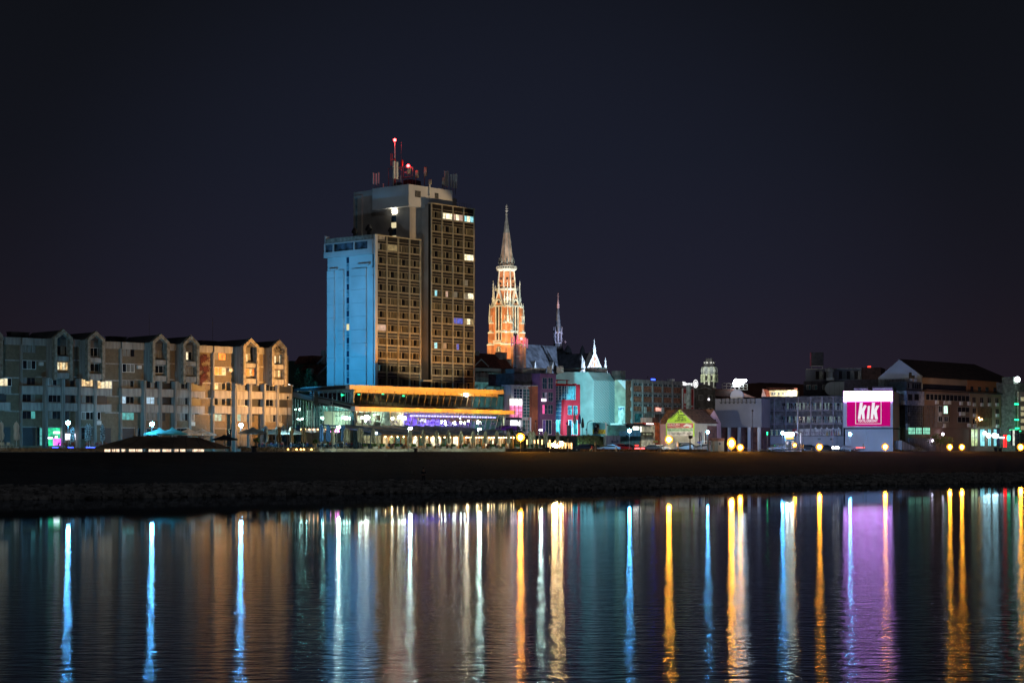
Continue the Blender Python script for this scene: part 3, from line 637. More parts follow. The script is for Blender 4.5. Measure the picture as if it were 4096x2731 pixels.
# ground storey wall and shaded openings
FB=Face(FD.O-FD.N*1.2,FD.U)
zone('C'); 
b1=d1+.5
mb=MB(); FB.box(mb,-1,b1,0,vb-.3,-9,-8.8,0); FB.box(mb,-1,b1,vb-.45,vb-.3,-9,0,1); build('ground_storey',mb,[mat('cafe_wall',(.5,.44,.3),.9,noise=2,amt=.2),FASD],pod)
rn=random.Random(21)
for i in range(16):
    u=Lt*(.05+.9*rn.random()); wd=.3+rn.random()*1.1; lo=vtb+(0 if rn.random()<.6 else 1.6); mb=MB(); FT.box(mb,u,u+wd,lo,lo+.5+rn.random()*1.2,-6.5-rn.random(),-6.2); FT.box(mb,u+.05,u+wd-.05,lo+.1,lo+.25,-6.2,-6.1)
    build('bar_shelf',mb,rn.choice((DK,DK,mat('shelf_wood',(.25,.15,.07),.7),mat('shelf_teal',(.05,.2,.2),.7))),pod)
FTg=Face(FT.O,FT.U)
mb=MB(); FTg.box(mb,0,Lt,0,vtb-.3,-6,-5.8,0); FTg.box(mb,0,Lt,vtb-.45,vtb-.3,-6,0,1); build('foyer_ground_storey',mb,[mat('teal_render',(.22,.3,.3),.9),FASD],pod)
mb=MB()
for i in range(12): FTg.box(mb,Lt*i/11-.05,Lt*i/11+.05,0,vtb-.4,-.4,-.25)
FTg.box(mb,Lt*.3,Lt,2.4,2.5,-.4,-.25); build('foyer_posts',mb,mat('foyer_post_mat',(.1,.25,.28),.5),pod)
LIME=emit('lime_panel',(.55,1,.05),1.3,var=.3)
for x0,x1 in((465,500),(585,620),(632,665),(855,875),(240,250)):
    mb=MB(); FTg.px(mb,x0,1165,x1,1275,-5,-4.9); build('lime_panel',mb,LIME,pod)
# ================= windows on any facade =================
def win(parent,fc,u0,u1,v0,v1,w,n=3,mats=None,frame=None,ft=.07,name='window',tr=0,rn=random,label=None,dep=.07,sill=False):
    frame=frame or FRAMEW; mb=MB(); ms=[frame]; mats=mats or [PANE,CURT,PANE]
    for a in mats:
        if a not in ms: ms.append(a)
    dw=(u1-u0)/n
    for i in range(n):
        m=ms.index(mats[i%len(mats)] if len(mats)>=n else rn.choice(mats))
        fc.box(mb,u0+i*dw+ft*.4,u0+(i+1)*dw-ft*.4,v0+ft*.5,v1-ft*.5,w,w+dep*.4,m)
    for i in range(n+1):
        t=ft if i in(0,n) else ft*.7; fc.box(mb,u0+i*dw-t/2,u0+i*dw+t/2,v0,v1,w-.02,w+dep)
    for k in range(tr+2):
        v=v0+(v1-v0)*k/(tr+1); fc.box(mb,u0,u1,v-ft/2,v+ft/2,w-.018,w+dep*.93)
    if sill: fc.box(mb,u0-.1,u1+.1,v0-.14,v0-.05,w-.1,w+.16)
    return build(name,mb,ms,parent,label=label)
def winp(parent,fc,x0,y0,x1,y1,w,**k):
    u0,v1=fc.uv(x0,y0,w); _,v0=fc.uv(x0,y1,w); u1,_=fc.uv(x1,y0,w)
    return win(parent,fc,u0,u1,v0,v1,w,**k)
# ================= riverside apartments =================
AF=Face((-78.,335.),(.735,.678))
ABR=mat('apartment_brick',(.14,.108,.07),.95,noise=9,c2=(.1,.077,.05),thr=(.3,.65),bump=.05)
ACO=mat('apartment_concrete',(.25,.238,.22),.95,noise=6,c2=(.12,.115,.105),thr=(.28,.6),streak=True)
ABD=mat('balcony_concrete',(.27,.255,.235),.95,noise=7,c2=(.15,.14,.13),thr=(.3,.6),streak=True)
ARM=mat('gable_frame_concrete',(.25,.22,.175),.95,noise=8,c2=(.12,.1,.075),thr=(.36,.6))
IVY=mat('ivy_leaf',(.055,.01,.01),.9)
Wm,Pl,Or,Co=LITW; TEAL=emit('teal_room',(.15,.75,.7),.45,var=.5); PURP=emit('bar_pink',(.75,.08,1),3,var=.5,samp=False); GRN=emit('bar_green',(.03,.9,.35),.9,var=.7,sc=1.)
WH=emit('bar_white',(.95,.9,1),5); FRG=mat('grey_frame',(.3,.3,.29),.7); BRZ=mat('bronze_frame',(.16,.1,.06),.6); PURD=emit('violet_lamp',(.15,.08,1),9)
def apartment(k,cfg,label):
    zone('A'); du=19.75*k; root=thing('apartment_building',label,'apartment building',AF.P(du-8,0,-6),group='stepped riverside apartment buildings')
    def uvw(x,y,w): u,v=AF.uv(x,y,w); return u+du,v
    def B(mb,x0,y0,x1,y1,w0,w1,mi=0,ref=None):
        r=w1 if ref is None else ref
        u0,v1=uvw(x0,y0,r); _,v0=uvw(x0,y1,r); u1,_=uvw(x1,y0,r); AF.box(mb,u0,u1,v0,v1,w0,w1,mi); return u0,u1,v0,v1
    def one(nm,x0,y0,x1,y1,w0,w1,m,lab=None):
        mb=MB(); r=B(mb,x0,y0,x1,y1,w0,w1); build(nm,mb,m,root,label=lab); return r
    rn=random.Random(40+k)
    def wn(x0,y0,x1,y1,w,n=3,key=None,fr=None,tr=0,name='window'):
        c=cfg.get(key) if key else None
        mats=c or [rn.choice((PANE,PANE,CURT,CURT)) for _ in range(n)]
        u0,v1=uvw(x0,y0,w); _,v0=uvw(x0,y1,w); u1,_=uvw(x1,y0,w)
        win(root,AF,u0,u1,v0,v1,w,n=n,mats=mats,frame=fr or rn.choice((FRG,FRG,BRZ,FRAMEW)),rn=rn,tr=tr,name=name,sill=False)
    def BOT(w): return 0
    # walls
    mb=MB()
    ua,_=uvw(48,300,-4); ub,_=uvw(232,300,-4); uc,_=uvw(235,300,-3); ud,_=uvw(505,300,-3); ue,_=uvw(1262,300,-4)
    vt=uvw(48,330,-4)[1]; AF.box(mb,ua,uc,0,vt,-14,-4.)
    u8,_=uvw(850,350,-3); AF.box(mb,uc,ud,0,vt,-14,-3.); AF.box(mb,ud,u8,0,vt,-14,-2.9)
    ue2=uvw(1112,300,-4)[0] if cfg.get('end') else ue; AF.box(mb,u8,ue2,0,vt-.02,-14,-3.2)
    if cfg.get('end'): AF.box(mb,ue2,uvw(1165,700,-4)[0],0,uvw(1100,700,-3.2)[1],-14,-3.21)
    build('brick_wall',mb,ABR,root)
    # belt courses
    for (x0,x1,w,ys) in((48,225,-3.95,(490,665,845,1022)),(372,505,-2.95,(495,665)),(770,848,-2.85,(490,665)),(1102,1250,-3.12,(525,700,865,1038))):
        if x0==1102 and cfg.get('end'): continue
        for y in ys: mb=MB(); B(mb,x0,y,x1,y+13,w-.1,w+.05,0); build('belt_course',mb,ABD,root)
    # parapets
    one('roof_parapet',48,255,232,330,-4.3,-3.7,ACO); one('roof_parapet',235,262,512,338,-3.3,-2.7,ACO); one('roof_parapet',765,278,852,355,-3.2,-2.6,ACO); (one('roof_parapet',1100,300,1262,375,-3.4,-2.9,ACO) if not cfg.get('end') else 0)
    mb=MB(); vr=uvw(48,255,-4)[1]-.3; AF.box(mb,ua,ue2-.1,vr-.3,vr,-14,-4.3); build('flat_roof',mb,ROOFD,root)
    for x in((85,190,1180) if not cfg.get('end') else (85,190)):
        mb=MB(); u,v=uvw(x,250,-9); AF.box(mb,u,u+1.6,vr,vr+1.4,-9.5,-8); AF.box(mb,u-.1,u+1.7,vr+1.4,vr+1.55,-9.6,-7.9); build('chimney',mb,ROOFD,root)
    # pilasters (paired ribs)
    for x0,x1,y0,w in((217,236,330,-2.6),(477,501,680,-1.),(651,681,690,-1.),(826,846,690,-1.),(990,1012,700,-1.)):
        mb=MB(); u0,v1=uvw(x0,y0,w); u1,_=uvw(x1,y0,w); t=(u1-u0)*.36
        AF.box(mb,u0,u0+t,0,v1,w-1.2,w); AF.box(mb,u1-t,u1,0,v1,w-1.2,w); AF.box(mb,u0+t,u1-t,0,v1,w-1.2,w-.25); build('pilaster',mb,ACO,root)
    # column a
    wn(238,338,372,418,-3,3,'a1',BRZ); wn(236,498,372,588,-3,3,'a2',FRAMEW); wn(236,676,366,752,-3,3,'a3'); wn(232,853,366,930,-3,3,'a4'); wn(232,1028,368,1108,-3,3,'a5',BRZ)
    one('balcony_front',228,762,476,850,-2.9,-1.9,ABD); one('balcony_front',230,936,476,1022,-2.9,-1.9,ABD)
    one('brick_panel',228,1115,376,1186,-3,-2.7,ABR); one('lintel',222,1188,380,1198,-3,-2.6,ACO)
    one('ground_recess_shade',228,1200,372,1390,-3,-2.93,DARKM)  # black sheet paints the shade of the ground floor recess
    wn(386,1200,440,1388,-2.98,2,'door',FRAMED,1,'shop_door')
    mb=MB(); u,v=uvw(400,535,-3); AF.box(mb,u,u+.8,v-.3,v+.3,-3,-2.6); build('air_conditioner',mb,ACW,root)
    # columns under the bays
    def col(x0,x1,ws,i):
        dx=x0-500
        one('balcony_front',x0,770 if i<2 else 780,x1,862,-2.4,-1.35,ABD); one('balcony_front',x0,942 if i<2 else 952,x1,1026 if i<2 else 1034,-2.4,-1.35,ABD)
        one('brick_panel',x0,1117,x1,1190,-2.9,-1.5,ABR); one('lintel',x0,1190,x1,1200,-2.9,-1.35,ACO)
        s='bc'[i-1] if i in(1,2) else 'c'
        for q,(a,b) in enumerate(((686,762),(858,935),(1030,1110))):
            y=7 if i==2 else 0; wn(x0+3,a+y,x0+136,b+y,-1.75,3,'%s%d'%(s,q+1))
        mb=MB(); u0,_=uvw(x0,700,-1.8); u1,_=uvw(x1,700,-1.8); v1=uvw(x0,690,-1.8)[1]; v0=uvw(x0,1190,-1.8)[1]; AF.box(mb,u0,u1,v0,v1,-2.9,-1.82); build('infill_wall',mb,ABR,root)
    col(501,648,0,1); col(847,990,0,2)
    # shop front
    wn(500,1202,646,1392,-1.8,2,'shop',FRAMED,1,'shop_window')
    if cfg.get('bar'):
        mb=MB(); B(mb,560,1315,640,1385,-1.9,-1.65,0); B(mb,502,1302,548,1316,-1.9,-1.6,1); B(mb,565,1243,622,1262,-1.9,-1.6,1); B(mb,580,1290,600,1312,-1.9,-1.6,1); build('bar_counter',mb,[PURP,WH],root)
    # recess column
    for y0,y1 in((775,858),(945,1028)): one('balcony_front',680,y0,826,y1,-2.8,-1.5,ABD)
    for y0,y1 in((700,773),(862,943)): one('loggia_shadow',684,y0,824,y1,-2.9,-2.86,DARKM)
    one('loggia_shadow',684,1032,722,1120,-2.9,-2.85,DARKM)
    if cfg.get('terr'):
        for a,b in((672,746),(770,826)): one('lit_shop_window',a,1264,b,1328,-2.9,-2.5,emit('terrace_white',(.9,.85,1),2.2,var=.6,samp=False))
    wn(850,1202,968,1322,-1.78,3,'shop2',FRAMED,1,'shop_window')
    # right column
    c=cfg.get('d1'); 
    one('balcony_front',1013,796,1170,866,-3.1,-1.9,ABD); one('balcony_front',1013,956,1165,1038,-3.1,-1.9,ABD)
    if c: wn(1018,712,1168,790,-3.15,4,'d1',FRAMEW)
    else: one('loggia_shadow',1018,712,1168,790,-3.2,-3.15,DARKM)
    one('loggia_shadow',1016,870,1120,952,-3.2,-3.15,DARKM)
    wn(1016,1040,1048,1118,-3.1,1,'d3',FRAMEW)
    mb=MB(); B(mb,1016,1130,1060,1172,-3.1,-2.5); build('air_conditioner',mb,ACW,root)
    one('ground_recess_shade',1094,1205,1160,1390,-3.2,-3.12,DARKM)
    # gabled bays
    for bi,(x0,x1,py,ye,yb) in enumerate(((570,762,170,256,703),(918,1099,190,273,716))):
        u0,ve=uvw(x0,ye,0); u1,_=uvw(x1,ye,0); uc=(u0+u1)/2; vp=uvw(x0+(x1-x0)*.52,py,0)[1]; vb=uvw(x0,yb,0)[1]; t=.55
        mb=MB()
        up=[(u0,ve),(u0+t,ve-.25),(uc,vp-.85),(uc,vp)]; AF.poly(mb,up,-.9,0,pix=False)
        up=[(u1,ve),(uc,vp),(uc,vp-.85),(u1-t,ve-.25)]; AF.poly(mb,up,-.9,0,pix=False)
        AF.box(mb,u0,u0+t,vb,ve,-.9,-.001); AF.box(mb,u1-t,u1,vb,ve,-.9,-.001)
        for r_ in range(1): pass
        build('gable_frame',mb,ARM,root)
        mb=MB(); AF.box(mb,u0+.02,u0+.25,vb+.3,ve,-3.2,-.9); AF.box(mb,u1-.25,u1-.02,vb+.3,ve,-3.2,-.9); AF.box(mb,u0+.25,u1-.25,vb+.3,vb+.5,-3.2,-.9); build('bay_side_wall',mb,ACO,root)
        mb=MB(); AF.poly(mb,[(u0+.25,vb+.5),(u1-.25,vb+.5),(u1-.25,ve-.1),(uc,vp-.6),(u0+.25,ve-.1)],-2.2,-1.9,pix=False); build('loggia_back_wall',mb,mat('loggia_render',(.13,.12,.11),.9,noise=3,amt=.2),root)
        mb=MB(); AF.poly(mb,[(u0-.15,ve-.15),(u1+.15,ve-.15),(uc,vp-.2)],-11,-.95,pix=False); build('gable_roof',mb,ROOFD,root)
        y=0 if bi==0 else 16
        x_=x0+18
        one('loggia_front',x_-4,455+y,x1-20,505+y,-1.,-.35,ABD); one('loggia_front',x_-4,628+y*.6,x1-20,686+y*.6,-1.,-.3,ABD)
        one('loggia_rail',x_-4,440+y,x1-20,447+y,-.9,-.8,DARKM)
        wn(x_+2,(352 if bi==0 else 368),x1-45,440+y,-1.88,3,'e%d'%(2*bi+1)); wn(x_+2,517+y,x1-22,598+y,-1.3,5 if cfg.get('e%d'%(2*bi+2)) else 3,'e%d'%(2*bi+2))
        if cfg.get('fan') and bi==1:
            mb=MB(); v0=uvw(x0,345,0)[1]
            for a in(-60,-30,0,30,60): 
                p=AF.P(uc,v0,-.6); q=AF.P(uc+math.sin(rad(a))*1.4,v0+math.cos(rad(a))*1.4,-.6); mb.rod(p,q,.06)
            AF.box(mb,u0+t,u1-t,v0-.1,v0+.05,-.7,-.5); build('fan_window_bars',mb,ARM,root)
        if rn.random()<.7:
            mb=MB(); u,v=uvw(x1-55,300+y,-1.9); AF.box(mb,u,u+.8,v-.3,v+.3,-1.9,-1.5); build('air_conditioner',mb,ACW,root)
        # narrow dark slot beside the bay
    wn(488,340,504,660,-2.95,1,'slot',FRAMED,3,'slot_window'); wn(836,358,850,660,-2.85,1,'slot',FRAMED,3,'slot_window')
    if cfg.get('ivy'):
        mb=MB(); r2=random.Random(2)
        for _ in range(900):
            x=1110+r2.random()*125*(.4+.6*r2.random()); y=400+r2.random()*330; u,v=uvw(x,y,-3.0); 
            if math.sin(x*.05+y*.03)+math.sin(y*.06)+r2.random()*.9<.1: continue
            s=.15; c=AF.P(u,v,-3.0+r2.random()*.15); mb.face([c+AF.U*s,c+Vector((0,0,s)),c-AF.U*s,c-Vector((0,0,s))])
        build('ivy_leaves',mb,IVY,root)['kind']='stuff'
    if cfg.get('aerial'):
        mb=MB(); u,v=uvw(cfg['aerial'],240,-8); mb.rod(AF.P(u,vr,-8),AF.P(u,vr+6,-8),.03); build('roof_aerial',mb,DARKM,root)
    return root
apartment(-1,{'d1':[Pl,Pl,Pl,PANE],'c3':[Wm,PANE]},'apartment block cut off by the left picture edge, leftmost of the row')
apartment(0,{'e2':[Pl,Wm,Pl,Wm,PANE],'c1':[Wm,Wm,Wm],'d1':[Wm,Pl,Pl,Pl],'a1':[CURT,CURT,CURT],'a2':[PANE,Wm,PANE] if 0 else [PANE,CURT,PANE],'shop':[GRN,GRN],'bar':1,'terr':1,'c2':[CURT,PANE,PANE],'b1':[CURT,PANE,CURT],'door':[PANE,TEAL],'a5':[PANE,PANE,TEAL]},'apartment block with yellow lit loggia and a green and pink lit bar at its foot')
apartment(1,{'e1':[CURT,Wm,CURT] if 0 else [CURT,CURT,CURT],'e3':[Pl,PANE,CURT],'b2':[Co,Co,CURT],'c1':[CURT,PANE,PANE],'a5':[TEAL,TEAL,TEAL],'slot':[Wm],'b3':[CURT,CURT,CURT],'ivy':1,'aerial':560,'a4':[Co,PANE,PANE]},'apartment block with dark red ivy on the wall right of its second gable')
apartment(2,{'a1':[CURT,Or,Or],'a2':[Or,Or,Wm],'a3':[Wm,CURT,PANE],'e1':[Wm,CURT,PANE],'e2':[Or,Or,Wm,Or,Or],'e3':[CURT,CURT,CURT],'e4':[Wm,CURT,Wm,CURT,CURT],'b1':[CURT,CURT,PANE],'b2':[CURT,CURT,PANE],'a5':[TEAL,TEAL,CURT],'b3':[TEAL,CURT,CURT],'fan':1,'end':1,'slot':[Or],'e3':[Pl,CURT,Pl],'aerial':250},'apartment block with orange lit windows, nearest to the restaurant')
# ================= cathedral =================
zone('G')
CD=690.; c0=W(318,1400,CD); CHP=Vector((c0.x,CD,0))
CBR=mat('church_brick',(.5,.2,.09),.9,noise=2.5,amt=.2); CST=mat('church_stone',(.6,.6,.55),.85,noise=2,amt=.2); CDK=mat('church_slate',(.09,.1,.12),.8,noise=2.5,amt=.3,bump=.1); CHOLE=mat('church_opening',(.02,.018,.018),.9); CLK=mat('clock_dial',(.12,.09,.07),.7)
def z_(y): zone('G'); return zat(y,CD)
ch=thing('cathedral_tower','tall floodlit brick cathedral tower with white pinnacles and a pointed spire','church tower',CHP,rot=HA)
def L_(nm,mb,m,par=None,lab=None): return build(nm,mb,m,par or ch,local=True,label=lab)
S=4.1
mb=MB(); mb.box(-S,S,-S,S,0,z_(968)); L_('tower_shaft',mb,CBR)
def pinn(mb,x,y,z0,z1,r,mi=0):
    h=z1-z0; mb.lathe((x,y,z0),[(r,0),(r,h*.3),(r*1.35,h*.32),(r*.8,h*.36),(r*.5,h*.6),(r*.62,h*.63),(r*.4,h*.66),(r*.25,h*.82),(r*.45,h*.86),(r*.2,h*.9),(.03,h)],6,mi)
for sx in(-1,1):
    for sy in(-1,1):
        b=MB(); w_=MB()
        for (y0,y1,o,h) in((1600,1300,4.75,1.45),(1300,1195,4.6,1.2),(1195,1112,4.45,.95),(1112,975,4.2,.7)):
            for dx,dy in((0,1),(1,0)):  # two offset piers per corner
                cx=sx*(o-(.9 if dx else 0)); cy=sy*(o-(.9 if dy else 0)); cx,cy=(sx*o,sy*(S-.9)) if dx else (sx*(S-.9),sy*o)
                b.box(cx-h*.62,cx+h*.62,cy-h*.62,cy+h*.62,z_(y0),z_(y1))
                w_.lathe((cx,cy,z_(y1)-.5),[(h*.95,0),(h*1.0,.45),(h*.75,.6),(.08,2.)],4,rot=PI/4)
        L_('buttress',b,CBR); 
        for (x,y) in((sx*4.3,sy*(S-.9)),(sx*(S-.9),sy*4.3),(sx*4.3,sy*4.3)): pinn(w_,x,y,z_(1112),z_(945),.42)
        pinn(w_,sx*3.4,sy*3.4,z_(970),z_(745),.45); pinn(w_,sx*3.9,sy*2.5,z_(970),z_(790),.32); pinn(w_,sx*2.5,sy*3.9,z_(970),z_(790),.32)
        L_('pinnacle_group',w_,CST)
# faces: each of the four sides gets lancets, clock, gable and rose
for q in range(4):
    a=q*PI/2; R=Matrix.Rotation(a,3,'Z')
    fc=Face((0,0),(1,0)); fc.O=R@Vector((0,-S,0)); fc.U=R@Vector((1,0,0)); fc.N=R@Vector((0,-1,0))
    mb=MB()
    for u in(-.75,.75): fc.box(mb,u-.42,u+.42,z_(1180),z_(985),-.1,.05); fc.poly(mb,[(u-.42,z_(985)),(u+.42,z_(985)),(u,z_(960))],-.1,.05,pix=False)
    for u in(-.75,.75): fc.box(mb,u-.35,u+.35,z_(1268),z_(1205),-.1,.05)
    L_('lancet_opening',mb,CHOLE)
    mb=MB()
    for u in(-1.35,0,1.35): fc.box(mb,u-.14,u+.14,z_(1270),z_(965),0,.25)
    fc.box(mb,-1.5,1.5,z_(1203),z_(1185),0,.24); fc.box(mb,-2.6,2.6,z_(1300),z_(1288),0,.5); fc.box(mb,-2.6,2.6,z_(1412),z_(1402),0,.45)
    for i in range(9): fc.box(mb,-2.4+i*.6-.08,-2.4+i*.6+.08,z_(1288),z_(1272),.3,.45)
    fc.box(mb,-2.5,2.5,z_(1272),z_(1268),.25,.5); fc.box(mb,-S,S,z_(978),z_(966),-.05,.35)
    # gable
    g0,g1=z_(966),z_(822)
    fc.poly(mb,[(-2.1,g0),(-1.8,g0),(0,g1-1.2),(0,g1)],-.5,.3,pix=False); fc.poly(mb,[(2.1,g0),(0,g1),(0,g1-1.2),(1.8,g0)],-.5,.3,pix=False)
    P0=fc.P(0,g1-.4,0); pinn(mb,P0.x,P0.y,P0.z,z_(775),.28)
    # pointed arch around the rose
    for i in range(8):
        t0=PI*i/8; t1=PI*(i+1)/8; fc.poly(mb,[(math.cos(t0)*1.5,g0+.3+math.sin(t0)*2),(math.cos(t1)*1.5,g0+.3+math.sin(t1)*2),(math.cos(t1)*1.1,g0+.3+math.sin(t1)*1.6),(math.cos(t0)*1.1,g0+.3+math.sin(t0)*1.6)],0,.45,pix=False)
    L_('stone_tracery',mb,CST)
    mb=MB(); fc.poly(mb,[(-1.8,g0),(1.8,g0),(0,g1-1.2)],-.5,.1,pix=False); L_('gable_infill',mb,CBR)
    mb=MB(); P0=fc.P(0,g0+1.2,.12); mb.rod(P0,P0+fc.N*.15,.55,.55,12); L_('rose_window',mb,CHOLE)
    P0=fc.P(0,z_(1352),.02); mb=MB(); mb.rod(P0,P0+fc.N*.12,1.35,1.35,20); cl=L_('clock',mb,CLK)
    mb=MB()
    for i in range(12):
        t=i*PI/6; fc.box(mb,math.sin(t)*1.1-.08,math.sin(t)*1.1+.08,z_(1352)+math.cos(t)*1.1-.12,z_(1352)+math.cos(t)*1.1+.12,.14,.18)
    fc.box(mb,-.1,.1,z_(1352),z_(1352)+1.,.14,.2); fc.box(mb,-.1,.25,z_(1352)-.5,z_(1352),.14,.2)
    build('clock_hands',mb,CST,cl,local=True)
mb=MB(); mb.lathe((0,0,0),[(3.5,z_(968)),(3.45,z_(830)),(2.75,z_(665))],8,rot=PI/8); L_('octagon',mb,CBR)
mb=MB()
for i in range(8):
    t=PI/8+i*PI/4; c,s=math.cos(t),math.sin(t); mb.rod((c*3.5,s*3.5,z_(840)),(c*2.8,s*2.8,z_(665)),.28,.24,5)
    t2=t+PI/8; c,s=math.cos(t2),math.sin(t2); pinn(mb,c*3.9,s*3.9,z_(835),z_(785),.22)
mb.lathe((0,0,0),[(3.9,z_(835)),(4.,z_(818)),(3.7,z_(812))],8,rot=PI/8); L_('octagon_ribs',mb,CST)
mb=MB()
for i in range(8):
    t=i*PI/4; c,s=math.cos(t),math.sin(t); mb.rod((c*2.6,s*2.6,z_(735)),(c*3.05,s*3.05,z_(735)),.38,.38,8)
    mb.rod((c*2.9,s*2.9,z_(780)),(c*3.35,s*3.35,z_(780)),.3,.3,6)
L_('octagon_openings',mb,CHOLE)
mb=MB(); mb.lathe((0,0,0),[(2.75,z_(668)),(3.7,z_(655)),(3.8,z_(645)),(3.2,z_(640)),(3.2,z_(638))],8,rot=PI/8)
for i in range(24):
    t=i*PI/12; mb.rod((math.cos(t)*3.55,math.sin(t)*3.55,z_(645)),(math.cos(t)*3.55,math.sin(t)*3.55,z_(626)),.16,.16,4)
for i in range(16):
    t=i*PI/8; t1=t+PI/8; mb.rod((math.cos(t)*3.55,math.sin(t)*3.55,z_(626)),(math.cos(t1)*3.55,math.sin(t1)*3.55,z_(626)),.18,.18,4)
L_('gallery',mb,CST)
mb=MB(); r330=1.15; mb.lathe((0,0,0),[(2.75,z_(640)),(r330,z_(330))],8,rot=PI/8); sp_=L_('spire',mb,mat('spire_brick',(.5,.36,.27),.9,noise=2.5,amt=.2))
mb=MB(); mb.lathe((0,0,0),[(r330+.02,z_(332)),(.28,z_(172))],8,rot=PI/8)
for i in range(8):
    t=PI/8+i*PI/4; c,s=math.cos(t),math.sin(t); mb.rod((c*2.75,s*2.75,z_(640)),(c*r330,s*r330,z_(330)),.13,.1,4)
    t=i*PI/4; c,s=math.cos(t),math.sin(t); mb.lathe((c*2.55,s*2.55,z_(612)),[(.4,0),(.4,1.2),(.05,2.7)],4,rot=t)
L_('spire_stonework',mb,mat('spire_stone',(.33,.34,.32),.85,noise=3))
mb=MB(); mb.lathe((0,0,0),[(.28,z_(172)),(.55,z_(168)),(.25,z_(160)),(.2,z_(150)),(.6,z_(138)),(.3,z_(126)),(.55,z_(118)),(.2,z_(108)),(.4,z_(100)),(.05,z_(80))],8); L_('finial',mb,CST)
# nave
nv=thing('cathedral_nave','long dark slate cathedral roof with a slender ridge turret','church',CHP,rot=HA)
def NV(nm,mb,m,par=None): return build(nm,mb,m,par or nv,local=True)
zr=z_(1292)-.0; HWd=9.; zeav=zr-13
def roofprism(x0,x1,yc,hw,zr,ze,hip=0): 
    mb=MB(); mb.prism([(x0,yc-hw,ze),(x0,yc+hw,ze),(x0+hip,yc,zr)],[(x1,yc-hw,ze),(x1,yc+hw,ze),(x1-hip,yc,zr)]); return mb
def along(px,yl):
    zone('G'); rr=(zx(px)-2048)/F; o=CHP+BQ*yl; return (rr*o.y-o.x)/(UQ.x-rr*UQ.y)
X1=along(800,3)
NV('nave_roof',roofprism(4,X1,3,HWd,zr+.4,zeav),CDK)
mb=MB(); mb.box(4,X1,3-HWd+.4,3+HWd-.4,0,zeav); NV('nave_wall',mb,CBR)
XE=along(1085,3); NV("choir_roof",roofprism(X1,XE,3,7.5,zr-4.,zeav-2),CDK); mb=MB(); mb.box(X1,XE,3-7.1,3+7.1,0,zeav-2); NV('choir_wall',mb,CBR)
dm=MB(); 
for i,x in enumerate((12,22,32.5)):
    mb=MB(); y=3-HWd*.62; z=lerp(zeav,zr,.38); mb.prism([(x-.6,y-.8,z-.6),(x+.6,y-.8,z-.6),(x,y-.8,z+2.2)],[(x-.6,y+1.2,z-.6),(x+.6,y+1.2,z-.6),(x,y+1.2,z+2.2)]); NV('roof_dormer',mb,CST)
# ridge turret, placed along the ridge in its own image column
r=(W(767,1300,1).x); 
def along(px,yl):  # local x of the point with local y=yl seen in column px
    zone('G'); rr=(zx(px)-2048)/F; o=CHP+BQ*yl; return (rr*o.y-o.x)/(UQ.x-rr*UQ.y)
fx=along(767,3); fd=(CHP+UQ*fx+BQ*3).y
def zf(y): zone('G'); return zat(y,fd)
mb=MB(); mb.lathe((fx,3,0),[(1.8,zf(1345)),(1.6,zf(1290))],8); NV('turret_base',mb,CDK)
mb=MB()
for i in range(8):
    t=i*PI/4; c,s=math.cos(t)*1.45,math.sin(t)*1.45; mb.rod((fx+c,3+s,zf(1292)),(fx+c,3+s,zf(1195)),.2,.18,5); pinn(mb,fx+c*1.1,3+s*1.1,zf(1215),zf(1145),.2)
mb.lathe((fx,3,0),[(1.3,zf(1205)),(1.5,zf(1195)),(1.2,zf(1185))],8); mb.lathe((fx,3,0),[(1.7,zf(1292)),(1.7,zf(1284))],8)
mb.lathe((fx,3,0),[(.5,zf(1290)),(.5,zf(1200))],8); NV('turret_lantern',mb,mat('turret_stone',(.3,.29,.36),.8))
mb=MB(); mb.lathe((fx,3,0),[(1.1,zf(1190)),(.42,zf(990))],8); NV('turret_spire',mb,CDK)
mb=MB(); mb.lathe((fx,3,0),[(.42,zf(990))]+[(.42-.03*i+(.12 if i%2 else 0),zf(980-8*i)) for i in range(9)]+[(.05,zf(905))],6)
mb.rod((fx,3,zf(905)),(fx,3,zf(858)),.09); mb.rod((fx-.5,3,zf(880)),(fx+.5,3,zf(880)),.09); NV('turret_finial',mb,mat('pink_metal',(.5,.3,.3),.6))
mb=MB(); x=along(827,3); mb.rod((x,3,zf(1310)),(x,3,zf(1262)),.12); mb.rod((x-.7,3,zf(1278)),(x+.7,3,zf(1278)),.12); NV('ridge_cross',mb,mat('pink_metal'))
# transept gable, facing the river
gx=along(1082,-16); gd=(CHP+UQ*gx-BQ*16).y
def zg(y): zone('G'); return zat(y,gd)
tg=thing('transept_gable','floodlit white and brick church gable with stone pinnacles, right of the dark roofs','church gable',CHP,rot=HA)
GF=Face((0,0),(1,0)); GF.O=Vector((gx,-16,0)); GF.U=Vector((1,0,0)); GF.N=Vector((0,-1,0))
hwg=4.4/ .87
mb=MB(); GF.poly(mb,[(-hwg,zg(1540)),(hwg,zg(1540)),(0,zg(1365))],-2,0,pix=False); GF.box(mb,-hwg,hwg,0,zg(1540),-2,0); build('gable_wall',mb,CBR,tg,local=True)
mb=MB(); GF.poly(mb,[(-hwg-.2,zg(1540)),(-hwg+1.,zg(1540)),(0,zg(1392)),(0,zg(1358))],-2.1,.3,pix=False); GF.poly(mb,[(hwg+.2,zg(1540)),(0,zg(1358)),(0,zg(1392)),(hwg-1.,zg(1540))],-2.1,.3,pix=False)
for u in(-1.9,-.65,.65,1.9): GF.box(mb,u-.12,u+.12,zg(1538),zg(1455 if abs(u)>1 else 1430),0,.25)
